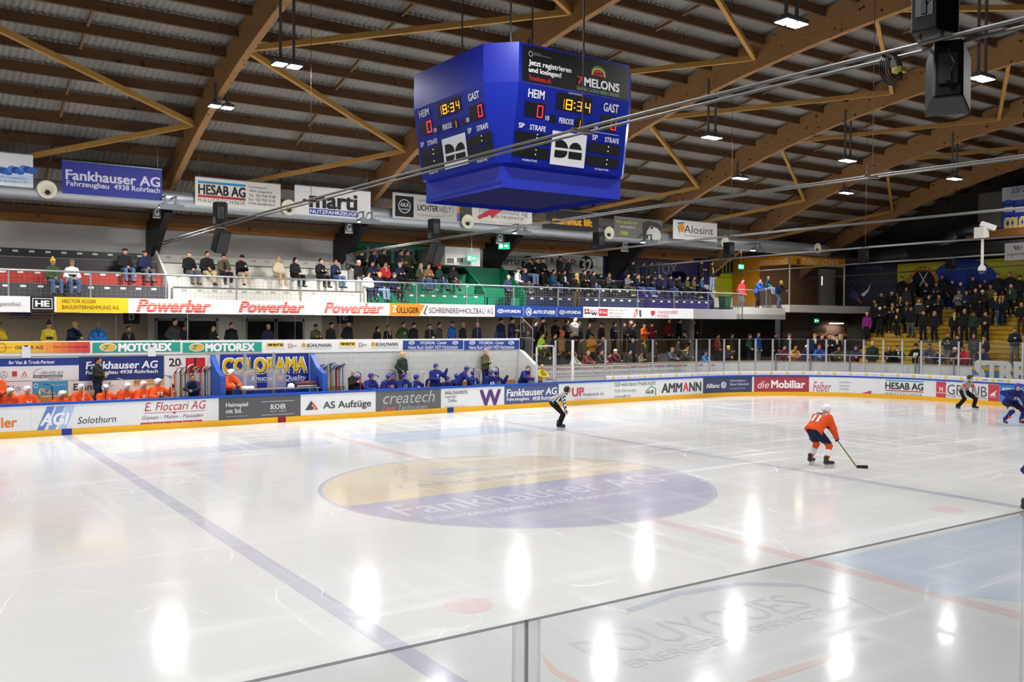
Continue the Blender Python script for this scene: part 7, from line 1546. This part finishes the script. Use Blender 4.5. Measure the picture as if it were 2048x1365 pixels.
def player(pr, P, rz, jc, pc, sc, hc, label, group, glc='#1c1c22', helmet='helmet', hn=None, num=None, shoulder=None, back=False, s=1.0, skates=False, extra=None):
    o = link('person', pr.body); o.location = P; o.rotation_euler = (0, 0, rz); o.scale = (s, s, s); over(o, SKM[pr_rnd.randrange(3)])
    j = over(link('jersey', pr.jersey, o), cloth(jc)); over(link('hockey_pants', pr.pants, o), cloth(pc))
    for m_ in pr.legs: over(link('sock', m_, o), cloth(sc))
    for m_ in pr.gloves: over(link('glove', m_, o), mat(glc, .6))
    hm_ = head_piece(o, pr.pose, helmet, mat(hc, .3) if helmet == 'helmet' else cloth(hc))
    if helmet == 'helmet': v = link('visor', VISOR, hm_); over(v, GLASS)
    if num: decal(o, pr.jersey, pr.pose, num, WHT, 0, .30, .20 if len(num) > 1 else .09, .15, back)
    if shoulder: decal(o, pr.jersey, pr.pose, '', shoulder, 0, .46 if back else .40, .30 if back else .09, .09, back, 'sponsor_patch', box=True)
    if skates:
        for q in (-1, 1): skate(o, pr.pose, q)
    tag(o, label, 'person', group); return o
def seat_at(u, v, y, pr): P = on(u, v, 1, y-.12); return (P[0], y, P[2]-pr.top)
GO, GBL = 'orange players on the bench', 'blue players on the bench'
for k, (u, v, i, lab) in enumerate(((17, 775, 1, 'person in orange jersey bent low on the bench at the left frame edge'), (55, 772, 0, 'person in orange jersey and white helmet seated before the FBH sign'), (119, 781, 1, 'person in orange jersey sitting lowest, white helmet before the light blue poster'), (163, 768, 0, 'person in orange jersey upright right of the light blue poster'), (213, 769, 2, 'person in orange jersey seated just right of the standing black jacket coach'), (249, 765, 1, 'person in orange jersey with a dark glove raised to the chin'), (288, 762, 0, 'person in orange jersey seated before the wood coloured BCG strip'), (318, 757, 2, 'person in orange jersey turned right, lifting a stick, last on orange bench'))):
    pr = BPR[i]; player(pr, seat_at(u, v, .85, pr), .25+.1*(k % 3), OR, NV, OR, '#ececee', lab, GO, '#15151a', num=['', '36', '', '7', '11', '10', '81', '53'][k] or None)
pr = SPR['stand']; P = on(-10, 742, 1, .8); player(pr, (P[0], .8, .3), .2, OR, NV, OR, '#ececee', 'person in orange jersey standing, half cut off by the left frame edge', GO)
P = on(463, 741, 1, .42); P = head_base(P, SPR['bent'].pose, .35); player(SPR['bent'], (P[0], P[1], .3), .35, OR, NV, OR, '#f0f0f2', 'person in orange jersey with round black crest standing in the penalty box', GO, num='23')
pz = SPR['bent']; 
for k, (u, v, i, lab, num) in enumerate(((713, 751, 1, 'person in blue jersey hidden behind the black jacket staff member', None), (744, 746, 0, 'person in blue jersey second on the blue bench, before the box seat', None), (774, 748, 1, 'person in blue jersey with red shoulder patch bending forward on the bench', None), (784, 745, 0, 'person in blue jersey number 44 behind the red shouldered player', '44'), (810, 746, 0, 'person in blue jersey seated below the dark green jacket man', '17'), (836, 749, 2, 'person in blue jersey number 85 with a white stick tip beside', '85'), (892, 752, 1, 'person in blue jersey sitting low right of the raised glove', '16'), (911, 747, 1, 'person in blue jersey hidden behind the player numbered 17', None), (949, 741, 0, 'person in blue jersey number 5 under a raised black stick blade', '5'), (980, 740, 1, 'person in blue jersey leaning forward below the olive coat man', '47'), (997, 741, 2, 'person in blue jersey seated last on the bench beside a black stick blade', '12'))):
    pr = BPR[i]; player(pr, seat_at(u, v, .85 if k not in (0, 7) else 1.1, pr), .2+.1*(k % 3), RB, NV, RB, '#22307e', lab, GBL, '#1b2250', num=num, shoulder='#d8303a' if k == 2 else None)
def stand_blue(key, u, v, y, rz, lab, **kw):
    pr = SPR[key]; P = on(u, v, 1, y); s = min(1.08, max(.9, (P[2]-.3)/pr.top)); hb = head_base(P, pr.pose, rz, s); return player(pr, (hb[0], hb[1], .3), rz, RB, NV, RB, kw.pop('hc', '#22307e'), lab, GBL, '#1b2250', s=s, **kw)
stand_blue('stand', 643, 738, .7, .5, 'person in blue jersey number 25 standing left of the blue team sticks', num='25')
stand_blue('raise', 872, 727, .75, .1, 'person in blue jersey number 9 standing with one glove raised', num='9')
stand_blue('over', 934, 732, .42, 1.0, 'person in blue jersey number 17 leaning over the boards, red shoulder patch', num='17', shoulder='#d8303a', back=True)
stand_blue('bent', 1056, 738, .5, .15, 'person in blue jersey and grey cap leaning on the boards at bench end', helmet='beanie', hc='#55575c', shoulder='#e06a50')
# sticks held upright along the bench
for k, (u, v0, y, lab, c, bl) in enumerate(((110, 765, .8, 'black curved stick held up before the light blue poster', '#1c1c1e', '#1c1c1e'), (168, 762, .75, 'white tipped stick held by the upright orange player', '#d8d8d8', '#e4e4e4'), (215, 768, .7, 'thin dark stick held before the player right of the coach', '#2c2c2e', '#2c2c2e'), (248, 755, .8, 'pale stick held behind the chin touching orange player', '#d8d8dc', '#d8d8dc'), (347, 748, .8, 'black blade stick held at the right end of the orange bench', '#c8c8cc', '#1c1c1e'), (720, 742, .8, 'red and black stick held beside the black jacket staff member', '#c83a2c', '#2a1c1c'), (760, 747, .8, 'stick with blue tip held before the blockwork wall', '#e4e4e6', '#26367e'), (788, 739, .8, 'black curved stick blade held up below the dark green jacket', '#3a3a3c', '#141416'), (826, 740, .8, 'thin white stick held left of blue player 85', '#e4e4e6', '#e4e4e6'), (848, 741, .8, 'white stick held right of blue player 85', '#e8e8ea', '#e8e8ea'), (951, 733, .7, 'stick with wide black blade held up beside blue player 5', '#c8c8cc', '#141416'), (960, 737, .8, 'pale stick held right of blue player 5', '#e4e0d0', '#e4e0d0'), (998, 731, .75, 'stick with black blade held up by the last blue player', '#2c3a2c', '#141416'))):
    P = on(u, v0+3, 1, y); hstick(lab, (P[0]-.06, y-.12, .62), c, False, (0, .05*(-1)**k), True, max(.75, P[2]-.70), 'sticks held on the players benches', PI, bl)
# staff
G = 'staff and officials at the benches'
for u, v, y, base, pose, jk, tr, hw, hc, rz, lab in ((197, 714, 1.12, .78, 'front', 'black', 'navy', 'hair', 'dark', .9, 'person in black jacket and jeans standing behind the orange bench'), (385, 749, .55, .3, 'lean', 'navy', 'black', 'hair', 'dark', -.45, 'person in navy jacket leaning on boards before the orange stick rack'), (706, 742, .6, .3, 'phone', 'black', 'black', 'hair', 'grey hair', .4, 'person in black hooded jacket with grey hair left on the blue bench'), (806, 703, 1.18, .78, 'pockets', 'dark green', 'brown', 'hair', 'blond', .3, 'person in dark green hooded jacket standing against the bench wall'), (972, 697, 1.18, .78, 'crossed', 'olive', 'navy', 'hair', 'grey hair', .5, 'person in olive coat with crossed arms standing against the bench wall'), (1085, 729, .62, .3, 'lean', 'yellow', 'black', 'hair', 'blond', .1, 'person in yellow jacket leaning on boards in the gate')):
    person(u, v, 1, y, pose, jk, tr, hw, hc, G, 'bench', base, rz, lab, True, .85)
b = MB(); b.box(-7.6, -6.0, 1.05, 1.42, .3, .78); tag(b.build('step_box', WOOD), 'plain wooden step behind the orange bench under the standing coach', 'step')
b = MB(); b.box(4.6, 10.9, 1.38, 1.42, .3, .78); b.box(4.6, 10.9, 1.30, 1.38, .70, .78); tag(b.build('step_box', WOOD), 'narrow wooden step along the wall behind the blue bench', 'step')
# ---- on the ice
def ice_fig(p, feet, **kw): return Player(p, .0125, **kw)
# player number 11 in orange, seen from behind
p = Pose(lean=.80, hy=-.25, hp=.0, spread=.34, knee=.08, broad=1.12, bendk=.05)
ik(p, -1, (-.27, -.34, .66), (-.5, .5, .2)); ik(p, 1, (.04, -.50, .92), (1, .1, -.3)); p.an[-1] += np.array([0, .03, 0]); p.toe[-1] += np.array([0, .03, 0])
pr11 = ice_fig(p, None, hem=-.07)
sh = 0.085
Pf = (on(1617, 930, 2, 0)+on(1661, 938, 2, 0))/2; s11 = 1.0
R11 = PI/2-.05
o = player(pr11, (Pf[0], Pf[1], sh), R11, OR, NV, OR, '#ececee', 'person in orange jersey number 11 on the ice, seen from behind', 'figures on the ice', '#141722', skates=True)
decal(o, pr11.jersey, p, '11', WHT, .02, .24, .22, .22, True, 'jersey_number', .05); decal(o, pr11.jersey, p, '', WHT, .0, .47, .40, .10, True, 'sponsor_patch', box=True); decal(o, pr11.jersey, p, 'AMMANN', '#1c1c22', .0, .47, .34, .07, True, 'sponsor_lettering', .04)
for q in (-1, 1):
    b = MB(); m_ = p.kn[q]*.42+p.an[q]*.58; b.lathe([(.080, -.085), (.086, .085)], tuple(m_+np.array([0, 0, .04])), (p.kn[q]-p.an[q]), 18); b.build('sock_band', cloth(WHT), o, True)
b = MB(); kx = p.hip[1]*.55+p.kn[1]*.45; b.bar(tuple(kx+np.array([.115, 0, .14])), tuple(kx+np.array([.125, -.03, -.10])), .02, .11, (0, 1, 0)); b.build('pants_panel', cloth('#b8bcc0'), o)
# his stick: from the lower glove to a blade on the ice
B1 = on(1722, 937, 2, 0); M11 = Matrix.Rotation(R11, 4, 'Z'); hand = np.array(Vector((Pf[0], Pf[1], sh))+M11@Vector(p.wr[-1]+np.array([.03, -.05, -.06]))); hand2 = np.array(Vector((Pf[0], Pf[1], sh))+M11@Vector(p.wr[1]+np.array([-.03, -.06, -.04])))
heel = np.array(on(1713, 937, 2, 0))+np.array([0, 0, .04])
def long_stick(label, a, heel, tip, col, group):
    t = thing('hockey_stick', label, 'hockey stick', tuple(heel), 0, group); r_ = lambda q: tuple(np.array(q)-np.array(heel)); b = MB(); d_ = (np.array(a)-heel); b.bar(r_(a), r_(heel), .024, .034); b.build('shaft', mat(col, .4), t)
    b = MB(); e = np.array(a); b.bar(r_(e), r_(e-d_/np.linalg.norm(d_)*.18), .03, .04); b.build('grip', mat('#1c1c1e', .8), t)
    b = MB(); h0 = np.array(heel); t1 = np.array(tip); mid = (h0+t1)/2+np.array([0, 0, -.0]); b.bar(r_(h0), r_((mid[0], mid[1], .045)), .02, .075); b.bar(r_((mid[0], mid[1], .045)), r_((t1[0], t1[1], .045)), .02, .08); b.build('blade', mat('#141416', .7), t)
dirn = hand-heel; top_ = hand+dirn/np.linalg.norm(dirn)*.50
long_stick('green and black hockey stick of the orange player on the ice', top_, heel, on(1736, 938, 2, 0), '#7a8a3a', 'sticks on the ice')
# linesman, bent with hands on his knees, facing right
STRIPE = bpy.data.materials.new('striped_shirt'); STRIPE.use_nodes = True; nt = STRIPE.node_tree; b_ = nt.nodes['Principled BSDF']; b_.inputs['Roughness'].default_value = .85
tc = nt.nodes.new('ShaderNodeTexCoord'); sx = nt.nodes.new('ShaderNodeSeparateXYZ'); mm = nt.nodes.new('ShaderNodeMath'); mm.operation = 'MULTIPLY'; mm.inputs[1].default_value = 2*PI/.085; sn = nt.nodes.new('ShaderNodeMath'); sn.operation = 'SINE'; gt = nt.nodes.new('ShaderNodeMath'); gt.operation = 'GREATER_THAN'; gt.inputs[1].default_value = 0.05
mx_ = nt.nodes.new('ShaderNodeMix'); mx_.data_type = 'RGBA'; mx_.inputs[6].default_value = lin('#e6e6e8')+(1,); mx_.inputs[7].default_value = lin('#141416')+(1,)
ab = nt.nodes.new('ShaderNodeMath'); ab.operation = 'ABSOLUTE'; dt = nt.nodes.new('ShaderNodeVectorMath'); dt.operation = 'DOT_PRODUCT'; dt.inputs[1].default_value = (0, -.72, -.69); ad = nt.nodes.new('ShaderNodeMath'); ad.operation = 'ADD'
nt.links.new(tc.outputs['Object'], sx.inputs[0]); nt.links.new(sx.outputs['X'], ab.inputs[0]); nt.links.new(tc.outputs['Object'], dt.inputs[0]); nt.links.new(ab.outputs[0], ad.inputs[0]); nt.links.new(dt.outputs['Value'], ad.inputs[1]); nt.links.new(ad.outputs[0], mm.inputs[0]); nt.links.new(mm.outputs[0], sn.inputs[0]); nt.links.new(sn.outputs[0], gt.inputs[0]); nt.links.new(gt.outputs[0], mx_.inputs[0]); nt.links.new(mx_.outputs[2], b_.inputs['Base Color'])
class Official:
    def __init__(s, p, label, P, rz, band=None, sc=1.0):
        V, Fq = grow(p.body()+p.hands(.25), .0125, .02); o = link('person', to_mesh('body', (V, Fq), [SKM[2], DARK, LIP], face_idx(V, Fq, p).tolist())); o.location = P; o.rotation_euler = (0, 0, rz); o.scale = (sc,)*3
        Pj, C = p.jacket(.022, -.02); link('striped_shirt', to_mesh('shirt', grow(Pj, .014, .03, C), [STRIPE]), o)
        Pt, C = p.trousers(.028); link('trousers', to_mesh('trousers', grow(Pt, .015, .03, C), [cloth('#121214')]), o)
        for q in (-1, 1): skate(o, p, q)
        hp_ = head_piece(o, p, 'helmet', mat('#1e2026', .3)); v = link('visor', VISOR, hp_); over(v, GLASS)
        if band:
            for q in (-1, 1): b = MB(); m_ = p.sh[q]*.45+p.el[q]*.55; b.lathe([(.083, -.06), (.080, .06)], tuple(m_), tuple(p.el[q]-p.sh[q]), 18); b.build('arm_band', cloth(band), o, True)
        tag(o, label, 'person', 'figures on the ice'); s.o = o
p = Pose(lean=.98, hy=.05, hp=-.55, spread=.10, knee=.06, bendk=.06)
for q in (-1, 1): ik(p, q, p.kn[q]+np.array([q*.02, -.10, .10]), (q*.6, .5, -.3)); p.kn[q][1] -= .02
Pl = on(1119, 860, 2, 0); Official(p, 'person in black and white stripes bending with hands on knees, facing right', (Pl[0], Pl[1], .085), .97)
p = Pose(lean=.62, hy=.35, hp=.0, spread=.62, knee=.10, bendk=.14)
for q in (-1, 1): ik(p, q, p.kn[q]+np.array([q*.02, -.08, .08]), (q*.9, .3, .1))
Pl = (on(1917, 821, 2, 0)+on(1947, 822, 2, 0))/2; Official(p, 'person in striped shirt with orange arm bands before the red squares', (Pl[0], Pl[1], .085), -.30, '#e8402c', .97)
# blue skater at the right edge and a second one mostly outside the frame
p = Pose(lean=.72, hy=-.2, hp=.1, spread=.40, knee=.14, broad=1.12, bendk=.12)
ik(p, 1, (.10, -.50, .72), (1, 0, -.2)); ik(p, -1, (-.36, -.30, 1.02), (-1, .3, .2))
pr23 = ice_fig(p, None); Pf = on(2010, 852, 2, 0); off = Matrix.Rotation(-.55, 3, 'Z')@Vector(tuple(p.an[-1])); Pf = np.array([Pf[0]-off[0], Pf[1]-off[1], .085])
o = player(pr23, tuple(Pf), -.55, RB, NV, RB, '#2b3aa6', 'person in blue jersey skating with a stick at the right frame edge', 'figures on the ice', '#1b2250', num='23', shoulder=None, skates=True)
for q in (-1,): b = MB(); m_ = p.kn[q]*.9+p.hip[q]*.1; b.lathe([(.112, -.09), (.105, .09)], tuple(m_+np.array([0, 0, .02])), tuple(p.hip[q]-p.kn[q]), 18); b.build('knee_panel', cloth('#b4b6ba'), o, True); b = MB(); m_ = p.kn[q]*.5+p.an[q]*.5; b.box(m_[0]-.05, m_[0]+.05, m_[1]-.09, m_[1]-.075, m_[2]-.06, m_[2]+.08); b.build('sock_patch', cloth('#e0524a'), o)
hw_ = np.array(Vector(tuple(Pf))+Matrix.Rotation(-.55, 4, 'Z')@Vector(tuple(p.wr[1]))); long_stick('hockey stick held by the blue skater at the right edge', hw_+np.array([-.25, .1, .45]), hw_+np.array([.75, -.45, -.72-.0]), hw_+np.array([1.0, -.55, -.75]), '#3a3a3c', 'sticks on the ice')
p = Pose(lean=.70, spread=.2, knee=.14, broad=1.12, bendk=.10)
p.an[-1] = np.array([-.16, .62, .16]); p.kn[-1] = np.array([-.12, .26, .42]); p.toe[-1] = p.an[-1]+np.array([-.03, -.12, -.08])
pro = Player(p, .02); Pf = on(2050, 1032, 2, 0); off = Matrix.Rotation(1.25, 3, 'Z')@Vector(tuple(p.an[-1]))
player(pro, (Pf[0]-off[0], Pf[1]-off[1], .04), 1.25, RB, NV, RB, '#2b3aa6', 'dark skate entering at the right frame edge above the near glass', 'figures on the ice', '#1b2250', skates=True)
# ------------------------------------------------------------------ labels of the crowd: unique, counted along their own row where looks repeat
ORDL = ORD+['twenty-first', 'twenty-second', 'twenty-third', 'twenty-fourth']
for key, lst in ROWS.items():
    lst.sort(key=lambda t: t[0]); cnt = {}
    for q in lst: cnt[q[1]] = cnt.get(q[1], 0)+1
    for k, (u, lb, o, fixed) in enumerate(lst):
        o['label'] = lb if fixed or cnt[lb] == 1 else lb+', %s from left' % ORDL[k]

SH = [('standing crowd', 'crowd'), ('in the ', 'in '), ('the lowest red block row', 'lowest red row'), ('middle terrace rows', 'mid terrace'), ('upper terrace rows', 'upper terrace'), ('lower terrace rows', 'lower terrace'), ('third terrace group up', 'terrace third group up'), ('top terrace row at the wall painting', 'terrace top row'), ('middle row behind low wall', 'middle row right of benches'), ('front row at low wall', 'front row at low wall'), ('at the passage below the lounge', 'below the lounge'), ('top row below the fascia', 'top row below fascia'), ('behind the bench glass', 'behind bench glass'), ('at the end of the bench glass', 'at bench glass end'), ('at the rail before the dark seats', 'at rail before dark seats'), ('behind the corner glass', 'behind corner glass')]
for lst in ROWS.values():
    for u, lb, o, fixed in lst:
        t_ = o['label']
        if len(t_.replace(',', '').split()) > 16:
            for a, c in SH: t_ = t_.replace(a, c)
            if len(t_.split()) > 16: t_ = t_.replace('brown hair hair', 'brown hair').replace(' from left', ' along')
        o['label'] = t_
